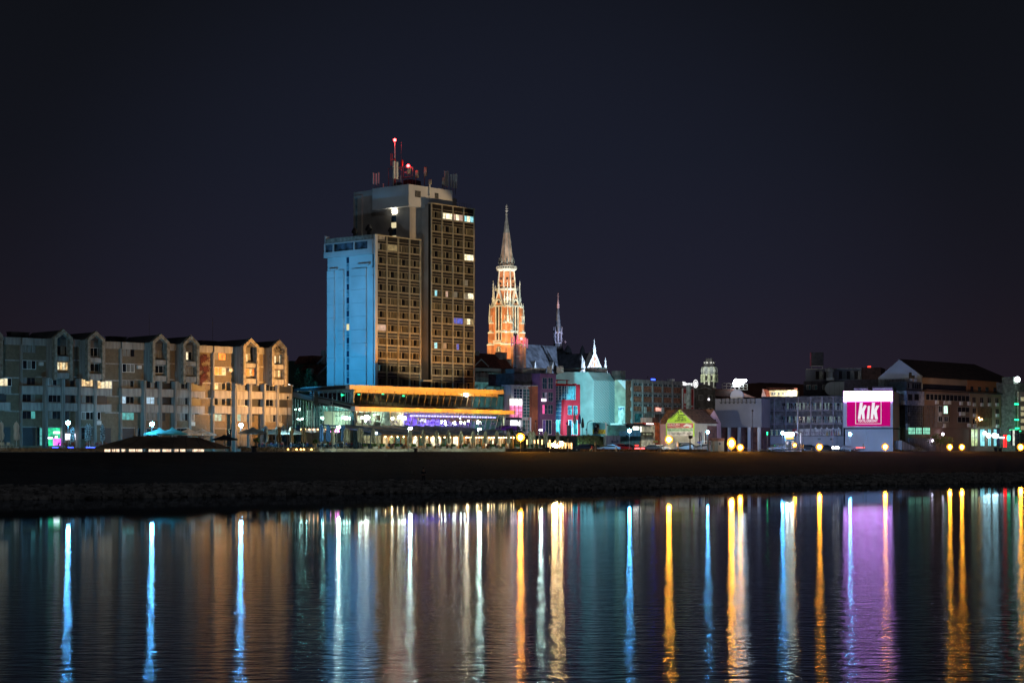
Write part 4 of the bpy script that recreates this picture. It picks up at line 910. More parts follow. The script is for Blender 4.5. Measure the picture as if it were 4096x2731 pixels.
for u,rr,yy in((0,1.3,1478),(-1.6,.7,1500),(1.6,.7,1500)):
    for i in range(12):
        t0=2*PI*i/12; t1=t0+PI/6; GF.poly(mb,[(u+math.cos(t0)*rr,zg(yy)+math.sin(t0)*rr),(u+math.cos(t1)*rr,zg(yy)+math.sin(t1)*rr),(u+math.cos(t1)*rr*.7,zg(yy)+math.sin(t1)*rr*.7),(u+math.cos(t0)*rr*.7,zg(yy)+math.sin(t0)*rr*.7)],0,.3,pix=False)
pinn(mb,gx,-16,zg(1372),zg(1252),.55)
for u,y0,y1 in((-hwg-1.9,1540,1400),(-hwg-.9,1540,1440),(hwg+1.5,1540,1410),(1.6,1480,1368)): pinn(mb,gx+u,-16-(0 if y0==1540 else -1.5),zg(y0)-3,zg(y1),.95 if y0==1540 else .5)
build('gable_stonework',mb,CST,tg,local=True)
mb=MB()
build('gable_roof',roofprism(0,1,0,1,1,0) if 0 else (lambda m:(m.prism([(gx-hwg,-14,zg(1540)),(gx+hwg,-14,zg(1540)),(gx,-14,zg(1375))],[(gx-hwg,3,zg(1540)),(gx+hwg,3,zg(1540)),(gx,3,zg(1375))]),m)[1])(mb),CDK,tg,local=True)
# near-black cones added for dark shapes over the choir ridge
for x0,x1,y0,lab in((815,890,1310,'larger dark rounded cone added behind the choir ridge'),(955,1003,1312,'smaller dark pointed cone added behind the choir ridge')):
    zone('G'); D_=760; a=W(x0,1400,D_); b_=W(x1,1400,D_); r_=(b_.x-a.x)/2; t=thing('dark_cone',lab,'dark shape',((a.x+b_.x)/2,D_,0)); mb=MB()
    mb.lathe(((a.x+b_.x)/2,D_,0),[(r_,8),(r_,zat(1378,D_)),(r_*.75,zat(1345,D_)),(r_*.3,zat(1318,D_)),(.1,zat(y0-4,D_))],10); build('cone_body',mb,mat('cone_black',(.012,.012,.015),.9),t)
# telecom lattice mast in front of the tower
zone('H'); D_=455; p=W(700,400,D_); q=W(660,400,D_)
t=thing('lattice_mast','steel lattice telecom mast with a red light in front of the cathedral tower','mast',(p.x,D_,0)); mb=MB()
z0,z1=zat(440,D_),zat(20,D_); s=1.15
for dx,dy in((-s,-s),(s,-s),(s,s),(-s,s)): mb.rod((p.x+dx,D_+dy,z0),(p.x+dx,D_+dy,z1),.09,.07,4)
n=16
for i in range(n):
    a=lerp(z0,z1,i/n); b_=lerp(z0,z1,(i+1)/n)
    for y in(-s,s): mb.rod((p.x-s,D_+y,a),(p.x+s,D_+y,b_),.04,n=4); mb.rod((p.x+s,D_+y,a),(p.x-s,D_+y,b_),.04,n=4); mb.rod((p.x-s,D_+y,a),(p.x+s,D_+y,a),.05,n=4)
build('lattice',mb,METAL,t)
mb=MB(); mb.rod((q.x,D_-.4,z0-2),(q.x,D_-.4,zat(-50,D_)),.3,.22); build('side_pole',mb,DARKM,t)
mb=MB()
for dx,y in((-1.6,60),(-1,40),(1.2,70),(1.7,60),(2.1,75),(-.2,30)): mb.cbox((p.x+dx,D_-1.3,zat(y,D_)),.35,.25,2.2)
mb.cbox((p.x,D_-.6,zat(70,D_)),3.4,1.5,.2); build('panel_cluster',mb,PANELM,t)
mb=MB(); mb.ball((p.x+.7,D_-1.6,zat(18,D_)),.36); build('beacon',mb,REDL,t); light(t,'POINT',(p.x+.3,D_-3,zat(40,D_)),250,(1,.04,.04),.3)
# ================= town buildings right of the hotel =================
def fU(x,D): return Face(W(x,0,D),UQ)
def fB(x,D): return Face(W(x,0,D),-BQ)
def bth(name,label,cat,fc): return thing(name,label,cat,(fc.O.x,fc.O.y,0))
def pbox(root,nm,fc,m,x0,y0,x1,y1,w0,w1,lab=None,bot=None):
    mb=MB(); u0,v1=fc.uv(x0,y0,w1); u1,_=fc.uv(x1,y0,w1); v0=fc.uv(x0,y1,w1)[1] if bot is None else bot
    fc.box(mb,u0,u1,v0,v1,w0,w1); return build(nm,mb,m,root,label=lab)
def ppoly(root,nm,fc,m,pts,w0,w1,lab=None):
    mb=MB(); fc.poly(mb,pts,w0,w1); return build(nm,mb,m,root,label=lab)
def rail(root,fc,x0,x1,y0,y1,w,n,m,nm='railing',r=.04):
    mb=MB(); u0,v1=fc.uv(x0,y0,w); u1,_=fc.uv(x1,y0,w); v0=fc.uv(x0,y1,w)[1]
    for i in range(n+1): fc.box(mb,lerp(u0,u1,i/n)-r,lerp(u0,u1,i/n)+r,v0,v1,w-r,w+r)
    for k in(0.,.5,1.): fc.box(mb,u0,u1,lerp(v0,v1,k)-r,lerp(v0,v1,k)+r,w-r*.9,w+r*.9)
    return build(nm,mb,m,root)
LC=mat('pale_concrete',(.42,.43,.42),.9,noise=3,amt=.25,streak=True); CRM=mat('cream_render',(.55,.5,.38),.9,noise=2,amt=.12)
PUR=mat('plum_render',(.12,.055,.14),.9,noise=2,amt=.15); RED=mat('red_render',(.42,.014,.025),.95,noise=2,amt=.12,spec=.05); BLK=mat('charcoal_cladding',(.035,.035,.045),.8)
OBR=mat('orange_slab',(.3,.1,.05),.85,noise=1.2,amt=.3); GBLUE=mat('blue_glass',(.02,.05,.09),.1,amt=.2,spec=.8); GTEAL=mat('teal_glass',(.05,.16,.17),.15,amt=.3)
zone('H')
# --- old house with red roof
D0=485; f=fU(140,D0); t=bth('old_house','old cream house with dark red tiled roof and triangular dormer behind the restaurant','house',f)
pbox(t,'wall',f,CRM,100,400,480,900,-12,0,bot=0); pbox(t,'cornice',f,WHITE,100,372,482,412,-1,.5)
mb=MB(); ue,ve=f.uv(90,385,.3); uf,_=f.uv(650,385,.3); ur,vr=f.uv(560,235,-6)
mb.prism([f.P(ue,ve,.3),f.P(ue,ve,-12),f.P(ue,vr+.4,-6)],[f.P(uf,ve,.3),f.P(uf,ve,-12),f.P(ur-2,vr+.4,-6)]); build('tile_roof',mb,ROOFT,t)
ppoly(t,'dormer_gable',f,ROOFT,[(148,360),(235,275),(325,362)],-3,.1)
mb=MB(); 
for a,b in(((146,360),(235,273)),((235,273),(328,362))):
    p=f.P(*f.uv(*a,.2),.2); q=f.P(*f.uv(*b,.2),.2); mb.rod(p,q,.14)
build('dormer_trim',mb,WHITE,t)
for x0,y0,x1,y1,w in((165,180,210,280,-5),(465,195,555,285,-4),(583,280,615,320,-3)):
    mb=MB(); u0,v1=f.uv(x0,y0,w); u1,_=f.uv(x1,y0,w); v0=f.uv(x0,y1,w)[1]; f.box(mb,u0,u1,v0-2,v1,w-1.5,w); f.box(mb,u0-.15,u1+.15,v1,v1+.25,w-1.6,w+.1); build('chimney',mb,LC,t)
for x0,x1 in((152,233),(272,358)): winp(t,f,x0,418,x1,548,.02,n=2,mats=[CURT,CURT],tr=1)
pbox(t,'brick_pier',f,BRICKR,235,412,270,548,-.1,.06)
# --- concrete annex with balcony
f=fU(140,466); t=bth('concrete_annex','pale concrete annex with roof balcony and railings between hotel and glass building','annex',f)
pbox(t,'wall',f,LC,100,572,560,1200,-7,0,bot=0); pbox(t,'balcony_slab',f,LC,100,552,640,572,-8,1.2); pbox(t,'penthouse',f,LC,375,440,640,555,-6,-.6); 
ppoly(t,'lit_dome_window',f,emit('cyan_window',(.05,.75,.85),.9),[(425,545),(440,520),(480,503),(580,498),(585,545)],-.6,-.5)
rail(t,f,100,640,498,552,1.1,26,METAL); rail(t,f,440,640,690,735,2.2,8,METAL); pbox(t,'balcony_slab',f,LC,430,735,640,745,-.5,2.3)
for x in(165,290,410): 
    ppoly(t,'wall_fin',f,LC,[(x,645),(x+42,600),(x+42,645)],0,.8)
# --- glass building, brick pillar, plum building
f=fU(972,452)
t=bth('glass_shop_building','glass fronted building with a bright white and pink lit display window','shop building',f)
pbox(t,'wall',f,LC,612,592,872,1200,-2.5,-.3,bot=0); pbox(t,'roof_slab',f,LC,605,590,872,606,-2.6,.25)
g=winp(t,f,752,645,848,1000,0.,n=2,mats=[GTEAL,GTEAL],tr=8,name='glass_grid',dep=.15)
winp(t,f,640,640,748,760,0.,n=3,mats=[GBLUE,GTEAL,GBLUE],tr=2,name='window')
DISP=emit('display_white',(1,.95,.97),2.6,var=.25,sc=.6); DPINK=emit('display_pink',(1,.25,.5),1.4,var=.6,sc=.8)
pbox(t,'lit_display',f,DISP,610,765,748,850,-.1,.3); 
mb=MB(); 
for x0,y0,x1,y1 in((610,850,655,930),(660,850,700,925),(705,850,746,925),(610,932,746,1000)): f.px(mb,x0,y0,x1,y1,-.1,.3)
build('lit_display',mb,DPINK,t); rail(t,f,608,750,765,1002,.4,3,METAL,'display_frame',.05)
pbox(t,'lit_entrance',f,emit('entrance_white',(.95,.97,1),2.2),612,1036,720,1105,-.1,.2); pbox(t,'entrance_canopy',f,BLK,608,1004,745,1030,-.1,1.5)
for x in(738,858): pbox(t,'column',f,WHITE,x,1000,x+14,1220,.2,.6,bot=0)
winp(t,f,755,1030,850,1180,0.,n=3,mats=[GTEAL,CURT,GTEAL],tr=2)
rail(t,f,765,865,580,592,-1,3,METAL,'roof_rail')
ppoly(t,'violet_stair_wall',f,mat('violet_panel',(.12,.02,.2),.7),[(500,1160),(500,1135),(565,1100),(706,1102),(706,1165)],1.,3.2)
t=bth('slab_pillar_block','narrow block clad in orange stone slabs beside the plum building','building wing',f)
pbox(t,'wall',f,OBR,874,606,972,1235,-8,.9,bot=0); pbox(t,'coping',f,LC,872,598,974,607,-8,1.)
t=bth('plum_building','dark plum office building with three rows of tall white framed windows','office building',f)
pbox(t,'wall',f,PUR,973,446,1172,1235,-9,1.6,bot=0); pbox(t,'dark_upper_wing',f,BLK,648,446,971,600,-9,-1.,bot=None); pbox(t,'grey_infill',f,mat('grey_infill_mat',(.09,.11,.12),.9),905,498,970,602,-1,-.9)
pbox(t,'coping',f,BLK,970,440,1176,448,-9.1,1.75)
PKD=emit('window_pink',(1,.08,.35),1.2)
for j,(y0,y1) in enumerate(((502,642),(686,800),(842,956))):
    for i,x in enumerate((1000,1073)):
        ms=[GBLUE,GBLUE]; 
        if (j,i)==(2,0): ms=[PKD,GBLUE]
        if (j,i)==(1,0): ms=[GBLUE,mat('pale_blind',(.4,.4,.6),.8)]
        winp(t,f,x,y0,x+58,y1,1.6,n=2,mats=ms,tr=1,frame=GFR,label='pink lit window' if (j,i)==(2,0) else None)
pbox(t,'lit_sill_light',f,emit('sill_white',(1,.8,.95),3),996,765,1048,797,1.6,1.75)
winp(t,f,1005,1030,1115,1210,1.6,n=3,mats=[mat('violet_glass',(.14,.1,.35),.2),GBLUE,GBLUE],tr=0,name='shop_window')
ppoly(t,'arrow_mark',f,WHITE,[(1137,1055),(1153,1062),(1137,1070),(1143,1062)],1.6,1.66)
for x0,x1,y0,m in((650,740,395,METAL),(755,818,398,LC),(820,868,398,LC),(870,1050,382,LC),(975,1030,412,METAL)):
    mb=MB(); u0,v1=f.uv(x0,y0,-4); u1,_=f.uv(x1,y0,-4); v0=f.uv(x0,446,-4)[1]; f.box(mb,u0,u1,v0-.6,v1,-8,-4); f.box(mb,u0-.1,u1+.1,v1,v1+.1,-8.1,-3.9); build('roof_plant_box',mb,m,t)
for x0,x1 in((1062,1115),(1185,1257)):
    t2=thing('scaffold_frame',{1062:'white scaffold frame on the roofs, nearest to the cathedral tower',1185:'wider white scaffold frame on the roofs, left of the pale perforated building'}[x0],'scaffold',f.P(f.uv(x0,440,-3)[0],f.uv(x0,440,-3)[1],-3)); rail(t2,f,x0,x1,372,442,-3,4,WHITE,'scaffold_tubes',.07); rail(t2,f,x0+6,x1+6,355,442,-5,4,WHITE,'scaffold_tubes',.05)
# --- red building
t=bth('red_building','red building with a leaning glass grid front','building',f)
mb=MB(); f2=f
pbox(t,'wall',f2,RED,1175,575,1476,1235,-9,.2,bot=0); ppoly(t,'red_return',f2,RED,[(1240,780),(1425,780),(1425,575),(1448,600),(1476,640),(1476,1230),(1240,1230)],.2,1.4)
mb=MB(); f2.poly(mb,[(1172,605),(1425,605),(1418,780),(1250,780),(1235,1030),(1172,1030)],.25,1.45); build('glass_front',mb,GBLUE,t)
mb=MB()
for x in(1172,1205,1250,1283,1313,1330,1375,1422): f2.poly(mb,[(x-1.5,605),(x+1.5,605),(x+1.5-(x-1172)*.02,780),(x-1.5-(x-1172)*.02,780)],1.45,1.6)
for y in(607,640,675,710,745,779): f2.poly(mb,[(1172,y-1.5),(1423,y-1.5),(1423,y+1.5),(1172,y+1.5)],1.45,1.59)
for y in(820,870,920,970,1029): f2.poly(mb,[(1172,y-1.5),(1243,y-1.5),(1241,y+1.5),(1172,y+1.5)],1.45,1.59)
build('glass_front_grid',mb,GFR,t)
ppoly(t,'striped_pane',f2,mat('striped_blue',(.1,.28,.34),.5,noise=30,amt=.5,streak=True),[(1328,612),(1412,612),(1398,775),(1316,775)],1.45,1.58)
for x in(1322,1390): winp(t,f2,x,855,x+48,965,1.4,n=2,mats=[GBLUE,GTEAL],tr=1,frame=GFR)
ppoly(t,'slanted_fin',f2,RED,[(1275,780),(1300,780),(1310,1212),(1258,1212)],1.4,2.2)
winp(t,f2,1170,1035,1232,1215,1.2,n=2,mats=[mat('cyan_door',(.1,.4,.45),.5),GTEAL],name='door',tr=0)
winp(t,f2,1330,1035,1370,1215,1.4,n=1,mats=[GBLUE],name='shop_window'); winp(t,f2,1385,1035,1440,1215,1.4,n=1,mats=[GTEAL],name='shop_window')
mb=MB(); f2.px(mb,1172,525,1345,530,-6,-2); 
for x in(1185,1310): f2.px(mb,x,528,x+6,600,-3,-2.8)
build('roof_pergola',mb,RED,t)
# --- perforated pale building
PERF=bpy.data.materials.new('perforated_cladding'); PERF.use_nodes=True; nt=PERF.node_tree; b=nt.nodes['Principled BSDF']; b.inputs['Roughness'].default_value=.8
tc=nn(nt,'ShaderNodeTexCoord'); wv=nn(nt,'ShaderNodeTexWave'); mp=nn(nt,'ShaderNodeMapping'); cr=nn(nt,'ShaderNodeValToRGB'); mp.inputs['Rotation'].default_value=(0,rad(45),0); wv.inputs['Scale'].default_value=.62; wv.inputs['Distortion'].default_value=.4
cr.color_ramp.elements[0].color=(.26,.3,.3,1); cr.color_ramp.elements[1].color=(.48,.5,.49,1); cr.color_ramp.elements[1].position=.5
L=nt.links.new; L(tc.outputs['Object'],mp.inputs[0]); L(mp.outputs[0],wv.inputs['Vector']); L(wv.outputs[1],cr.inputs[0]); L(cr.outputs[0],b.inputs['Base Color'])
fb=fB(1640,480); fu=fU(1640,480); fb_perf=fb; fu_perf=fu; t=bth('perforated_building','pale turquoise lit building with chamfered roof edge and perforated cladding','building',fb)
lu=fu.uv(1905,600,0)[0]
pts=[fb.uv(x,y,0) for x,y in((1175,1235),(1175,465),(1250,432),(1575,430),(1640,530),(1640,1065),(1560,1065),(1560,1235))]
pl=[fb.P(u,max(v,0),0) for u,v in pts]
mb=MB(); mb.prism(pl,[p+UQ*lu for p in pl]); build('wall',mb,mat('pale_cladding',(.5,.52,.51),.85,noise=1.5,amt=.12),t)
vA=fu.uv(1640,534,.0)[1]; vB=fu.uv(1640,662,0)[1]; vC=fu.uv(1640,868,0)[1]; vD=fu.uv(1640,1062,0)[1]
for a,b_ in((vA,vB),(vB,vC),(vC,vD)):
    for k in range(4):
        mb=MB(); fu.box(mb,.05+k*lu/4,(k+1)*lu/4-.05,b_+.06,a-.04,.0,.12); build('perforated_panel',mb,PERF,t)
mb=MB(); u0,v1=fb.uv(1480,640,.0); fb.box(mb,u0,-.1,fb.uv(1500,1050,0)[1],v1,0,.1); build('side_panel',mb,mat('pale_cladding'),t)
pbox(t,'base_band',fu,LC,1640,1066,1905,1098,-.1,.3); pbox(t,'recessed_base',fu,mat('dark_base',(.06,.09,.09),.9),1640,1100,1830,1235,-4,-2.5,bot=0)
mb=MB(); u,v=fu.uv(1690,378,-4); u2,_=fu.uv(1815,378,-4); fu.box(mb,u,u2,v-3,v,-8,-4); fu.box(mb,u-.1,u2+.1,v,v+.12,-8.1,-3.9); build('roof_plant_box',mb,LC,t)
rail(t,fb,1260,1520,393,408,-2,10,METAL,'roof_rail',.06)
# --- billboard mural
zone('H'); f=fU(1645,412); t=bth('advert_panel','large outdoor picture panel of a dark haired head with headphones over a yellow field','billboard',f)
pbox(t,'sky_print',f,mat('print_sky',(.08,.35,.45),.8,noise=1,amt=.2),1645,1066,1797,1150,-.3,0); pbox(t,'field_print',f,mat('print_field',(.5,.45,.06),.8,noise=9,amt=.35),1645,1150,1797,1205,-.3,0.0); pbox(t,'caption_strip',f,mat('print_strip',(.15,.4,.45),.8),1645,1205,1797,1228,-.3,0)
ppoly(t,'hair_print',f,mat('print_dark',(.015,.015,.018),.9),[(1650,1175),(1655,1120),(1668,1090),(1690,1080),(1710,1088),(1718,1110),(1712,1130),(1700,1150),(1704,1175),(1690,1204),(1652,1204)],0,.03)
ppoly(t,'face_print',f,mat('print_skin',(.25,.16,.14),.9),[(1690,1130),(1708,1122),(1717,1140),(1708,1168),(1695,1172),(1684,1150)],.03,.05); 
ppoly(t,'headphone_print',f,WHITE,[(1665,1103),(1680,1098),(1685,1115),(1676,1128),(1664,1120)],.05,.07)
ppoly(t,'shoulder_print',f,mat('print_skin'),[(1650,1180),(1680,1172),(1695,1180),(1700,1204),(1650,1204)],.03,.045)
pbox(t,'frame_edge',f,LC,1797,1060,1806,1235,-.5,.1)
# --- long retaining wall, green mounds
zone('H')
f=fU(760,400); t=bth('retaining_wall','long dark retaining wall behind the riverside parking','wall',f); pbox(t,'wall',f,mat('mossy_wall',(.09,.1,.055),.95,noise=4,amt=.4),770,1228,1430,1300,-4,0,bot=0); pbox(t,'coping',f,LC,765,1222,1435,1229,-4,.15)
t=bth('stone_steps','dark stone steps climbing beside the grass mound','steps',f); mb=MB()
for i in range(12): f.px(mb,1355+i*1.5,1232+i*12,1430+i*2,1246+i*12,-.5,.3+.3*i)
build('treads',mb,mat('step_stone',(.14,.13,.11),.9),t); rail(t,f,1425,1440,1240,1395,4.,2,mat('green_rail',(.03,.2,.12),.6),'handrail',.05)
def mound(nm,lab,zn,pts,q0,q1,m=GRASS):
    zone(zn); mb=MB(); n=len(pts); base=[];top=[];back=[]
    for x,y in pts:
        a=gp(x,q0,.0); b=gp(x,q1,0); b.z=max(0,zat(y,b.y)); c=gp(x,q1+14,b.z+.2); base.append(a);top.append(b);back.append(c)
    rr=random.Random(9); S=8; V=[]
    for i in range(n-1):
        for s in range(6):
            k=s/6
            A=lerp(base[i],base[i+1],k);B_=lerp(top[i],top[i+1],k);C_=lerp(back[i],back[i+1],k); row=[]
            for j in range(S+1):
                h=j/S; p=lerp(A,B_,h); p.z=A.z+(B_.z-A.z)*math.sin(h*PI/2)+(rr.random()-.5)*.16*(0<j<S); row.append(p)
            row.append(C_); V.append(row)
    k0=len(mb.v)
    for row in V: mb.v+=row
    R=S+2
    for i in range(len(V)-1):
        for j in range(R-1): mb.f.append((i*R+j,(i+1)*R+j,(i+1)*R+j+1,i*R+j+1)); mb.m.append(0)
    # tufts
    for _ in range(900):
        i=rr.randrange(len(V)-1); j=rr.randrange(S); p=lerp(V[i][j],V[i+1][j+1],rr.random()); s=.25; mb.face([p+Vector((-s*.4,0,-.1)),p+Vector((s*.4,0,-.1)),p+Vector(((rr.random()-.5)*s,-.05,s*(.6+rr.random())))])
    return tag(build(nm,mb,m,smooth=False),lab,None,kind='structure')
mound('grass_mound','rounded grass mound behind the parked cars','H',[(1432,1390),(1440,1240),(1480,1228),(1560,1222),(1650,1225),(1720,1235),(1790,1275),(1800,1300)],58,68)
mound('grass_slope','long grass slope below the shops','I',[(272,1212),(420,1214),(600,1216),(760,1222),(900,1218),(1060,1212),(1250,1195),(1420,1190),(1560,1180),(1650,1230),(1700,1330)],62,74)
# pale container board
zone('I'); f=fU(78,396); t=bth('pale_board','pale cyan lit board with graffiti standing between grass slopes','board',f)
pbox(t,'board',f,LC,95,1205,270,1345,-.4,0,bot=0); pbox(t,'side_post',f,LC,78,1205,94,1340,-.4,.2,bot=0)
mb=MB(); rr=random.Random(1)
for i in range(14):
    u,v=f.uv(150+rr.random()*90,1285+rr.random()*25,0); f.box(mb,u,u+.25,v,v+.3,0,.02)
build('graffiti_marks',mb,mat('graffiti_grey',(.12,.14,.2),.9),t)
# --- broadcaster building + brick offices
zone('I')
fb=fB(340,470); fu=fU(340,470)
t=bth('banner_building','beige end wall with a tall white banner left of the brick offices','building',fb)
pbox(t,'wall',fb,mat('beige_render',(.3,.27,.2),.9,noise=2,amt=.2),195,466,340,1220,-3,0,bot=0); pbox(t,'white_base',fb,WHITE,140,1042,340,1220,-.5,.12,bot=0)
ppoly(t,'painted_lit_corner',fb,WHITE,[(232,466),(339,466),(339,590)],0,.05)  # white triangle paints the light on the upper wall corner
bn=pbox(t,'banner',fb,mat('banner_cloth',(.6,.6,.52),.9),246,815,330,1075,.1,.2)
NAVY=mat('navy_letter',(.02,.05,.2),.8)
def txt(root,nm,s,fc,x,y,h,m,w=.05,xe=None,**k):
    u,v=fc.uv(x,y,w); _,v2=fc.uv(x,y-h,w); mw=None
    if xe: mw=fc.uv(xe,y,w)[0]-u
    return build(nm,text_mb(s,fc,u,v,v2-v,w=w,maxw=mw,**k),m,root)
txt(t,'lettering','HRT',fb,249,866,32,NAVY,w=.25,xe=328,bold=.03)
for i,(x,y,s) in enumerate(((300,885,'HRVATSKA'),(322,885,'RADIO OSIJEK'),(276,885,'HTV'))):
    u,v=fb.uv(x,y,.25); build('lettering',text_mb(s,fb,u,v,.42,w=.25,ang=-PI/2),mat('grey_letter',(.2,.22,.2),.9),t)
pbox(t,'rear_wing',fb,mat('dark_brown_wall',(.1,.05,.045),.9),155,345,275,470,-14,-12); 
t=bth('brick_office_block','long brick office block with a concrete frame and three rows of small windows','office building',fu)
pbox(t,'wall',fu,BRICKR,341,470,1098,1050,-2.8,0,bot=0)
GW_=mat('office_frame',(.2,.21,.22),.7)
OFF=[mat('office_pane_dim',(.03,.04,.045),.2),mat('office_blind',(.22,.24,.25),.8)]
FCON=mat('frame_concrete',(.2,.19,.18),.9,noise=3,amt=.2,streak=True)
cols=[440,577,711,843,973,1096]
dy=lambda x:(x-340)/760*30
for i,x in enumerate(cols):
    mb=MB(); u,v1=fu.uv(x,466+dy(x),.35); _,v0=fu.uv(x,1045,.35); fu.box(mb,u-.22,u+.22,v0,v1,.0,.4); build('frame_column',mb,FCON,t)
vs=[fu.uv(440,y,.3)[1] for y in(472,536,622,684,760,812,880,893)]
mb=MB(); ua=fu.uv(440,500,.3)[0]; ub=fu.uv(1096,500,.3)[0]
fu.box(mb,ua,ub,vs[0]-.6,vs[0]+.3,0,.34); fu.box(mb,ua,ub,vs[3]+ .0,vs[3]+.0+.01,0,.3)
for y in(632,768,893): v=fu.uv(440,y,.3)[1]; fu.box(mb,ua,ub,v-.35,v+.25,0,.33)
fu.box(mb,ua,ub,fu.uv(440,1046,.3)[1]-.3,fu.uv(440,1046,.3)[1]+.1,0,.6)
build('floor_band',mb,FCON,t)
for j,(y0,y1) in enumerate(((497,538),(636,680),(770,812))):
    v1=fu.uv(455,y0,.1)[1]; v0=fu.uv(455,y1,.1)[1]
    for i in range(5):
        u0=fu.uv(cols[i]+12,y0,.1)[0]; u1=fu.uv(cols[i+1]-14,y0,.1)[0]
        win(t,fu,u0,u1,v0,v1,.02,n=5,mats=[OFF[0],OFF[0],OFF[1],OFF[0],OFF[0]],ft=.13,frame=GW_)
for i in range(5):
    m=[[GTEAL],[CURT],[mat('brown_pane',(.08,.05,.04),.4)],[mat('brown_pane')],[mat('brown_pane')]][i]
    winp(t,fu,cols[i]+14,905,cols[i+1]-4,1035,.02,n=1,mats=m,name='shop_window',ft=.15)
for y in(565,697,832,990): winp(t,fu,412,y,434,y+42,.02,n=1,mats=[OFF[1]])
pbox(t,'roof_sign',fu,emit('blue_roof_sign',(.02,.05,1),9,samp=True),695,448,738,470,-1.5,-1.2); pbox(t,'roof_vent_box',fu,WHITE,965,452,995,485,-4,-2.5); pbox(t,'parapet',fu,mat('dark_parapet',(.1,.1,.1),.9),341,460,1098,472,-1,.1)
for x,y in((590,825),(590,856),(825,833),(825,862)):
    mb=MB(); u,v=fu.uv(x,y,.4); fu.box(mb,u,u+.9,v-.9,v,.0,.5); build('air_conditioner',mb,ACW,t)
pbox(t,'lit_small_sign',fu,emit('small_sign',(1,.45,.35),1.3,var=.4),750,832,815,878,.3,.45)
# --- supermarket
f=fU(345,425); t=bth('corner_supermarket','low supermarket with a red fascia reading KONZUM and a pale lit side wall','shop',f)
pbox(t,'pale_wall',f,mat('store_wall',(.6,.62,.5),.9),590,1062,738,1220,-6,0,bot=0); pbox(t,'entrance_wall',f,mat('blue_wall',(.03,.12,.16),.8),345,1062,590,1220,-6,-1,bot=0)
pbox(t,'red_fascia',f,mat('store_red',(.5,.03,.02),.6),596,1032,735,1064,-.2,.35); pbox(t,'orange_wall',f,mat('store_orange',(.4,.1,.03),.8),738,1032,875,1220,-6,.1,bot=0)
txt(t,'lettering','KONZUM',f,617,1057,18,emit('store_letter',(1,1,.95),1.6),w=.42,xe=716,bold=.03)
mb=MB(); a=[f.P(*f.uv(x,y,0),w) for x,y,w in((345,1052,-1),(600,1052,-1),(600,1080,1.8),(345,1080,1.8))]; mb.prism(a,[p+Vector((0,0,.12)) for p in a]); build('awning',mb,BLK,t)
SHW=emit('shop_white',(1,.9,.75),6,var=.2,samp=True)
for x0,y0,x1,y1 in((446,1087,516,1126),(541,1088,588,1120),(545,1128,565,1158)): pbox(t,'lit_shop_window',f,SHW,x0,y0,x1,y1,-1,-.9)
pbox(t,'roof_hut',f,LC,636,968,696,1032,-4,-2); pbox(t,'roof_hut',f,mat('dark_brown_wall'),700,965,770,1032,-4,-2)
for i,(x0,x1,y0,m,lab) in enumerate(((352,552,1145,mat('blue_tarp',(.02,.12,.25),.7),'blue covered stall before the supermarket'),(560,722,1158,mat('dark_container',(.06,.06,.04),.8),'dark waste container before the pale supermarket wall'))):
    t=bth('container',lab,'container',f); f3=Face(f.O-f.N*-3,f.U); mb=MB(); f3.poly(mb,[(x0,1214),(x0,y0+18),(x0+12,y0),(x1-14,y0),(x1,y0+25),(x1-8,1214)],-2,0); build('container_body',mb,m,t)
    if i: mb=MB(); [f3.px(mb,x,1178,x+28,1196,0,.05) for x in(575,620,660)]; build('container_label',mb,mat('pale_green_label',(.4,.5,.35),.8),t)
# --- tall red sign with chimney
fk=fU(1100,486); t=bth('sign_tower','tower wall with a tall red sign showing a white K','sign building',fk)
pbox(t,'wall',fk,mat('brown_tower_wall',(.14,.06,.05),.9),1098,560,1257,870,-6,-.3,bot=0); s=pbox(t,'red_sign',fk,mat('sign_red',(.5,.03,.03),.6),1112,580,1252,848,-.2,.25); 
mb=MB(); 
for a in((1106,575,1258,582),(1106,846,1258,852),(1106,575,1112,852),(1252,575,1258,852)): fk.px(mb,*a,.0,.35)
build('sign_border',mb,WHITE,t)
mb=MB(); fk.poly(mb,[(1127,780),(1127,642),(1153,642),(1153,780)],.25,.34); fk.poly(mb,[(1153,712),(1153,694),(1178,645),(1212,645),(1180,708),(1213,782),(1180,782),(1160,722)],.25,.33); build('letter_k',mb,WHITE,t)
txt(t,'lettering','KONZUM',fk,1125,822,20,WHITE,w=.3,xe=1240,bold=.03); pbox(t,'white_chimney',fk,mat('pale_chimney',(.5,.58,.52),.8),1192,530,1217,850,.5,1.5)
AL=emit('roof_letter_white',(1,1,1),1.5,samp=True); t2=bth('roof_letters','white glowing roof letters llianz with a round emblem','illuminated sign',fk)
txt(t2,'lettering','llianz',fk,1101,536,50,AL,w=-1,xe=1238,bold=.035)
mb=MB(); c=fk.uv(1277,515,-1); rr_=(fk.uv(1309,515,-1)[0]-c[0])
for i in range(24):
    t0=2*PI*i/24; t1=2*PI*(i+1)/24; fk.poly(mb,[(c[0]+math.cos(a)*r,c[1]+math.sin(a)*r) for a,r in((t0,rr_),(t1,rr_),(t1,rr_*.84),(t0,rr_*.84))],-1.05,-1,pix=False)
for du,h0,h1 in((-.36,-.55,.45),(0,-.6,.6),(.36,-.55,.45)): fk.box(mb,c[0]+rr_*(du-.11),c[0]+rr_*(du+.11),c[1]+rr_*h0,c[1]+rr_*h1,-1.05,-1)
build('round_emblem',mb,AL,t2); mb=MB(); u0,v=fk.uv(1105,548,-1.2); u1,_=fk.uv(1310,548,-1.2)
fk.box(mb,u0,u1,v-.3,v-.15,-1.4,-1.2); 
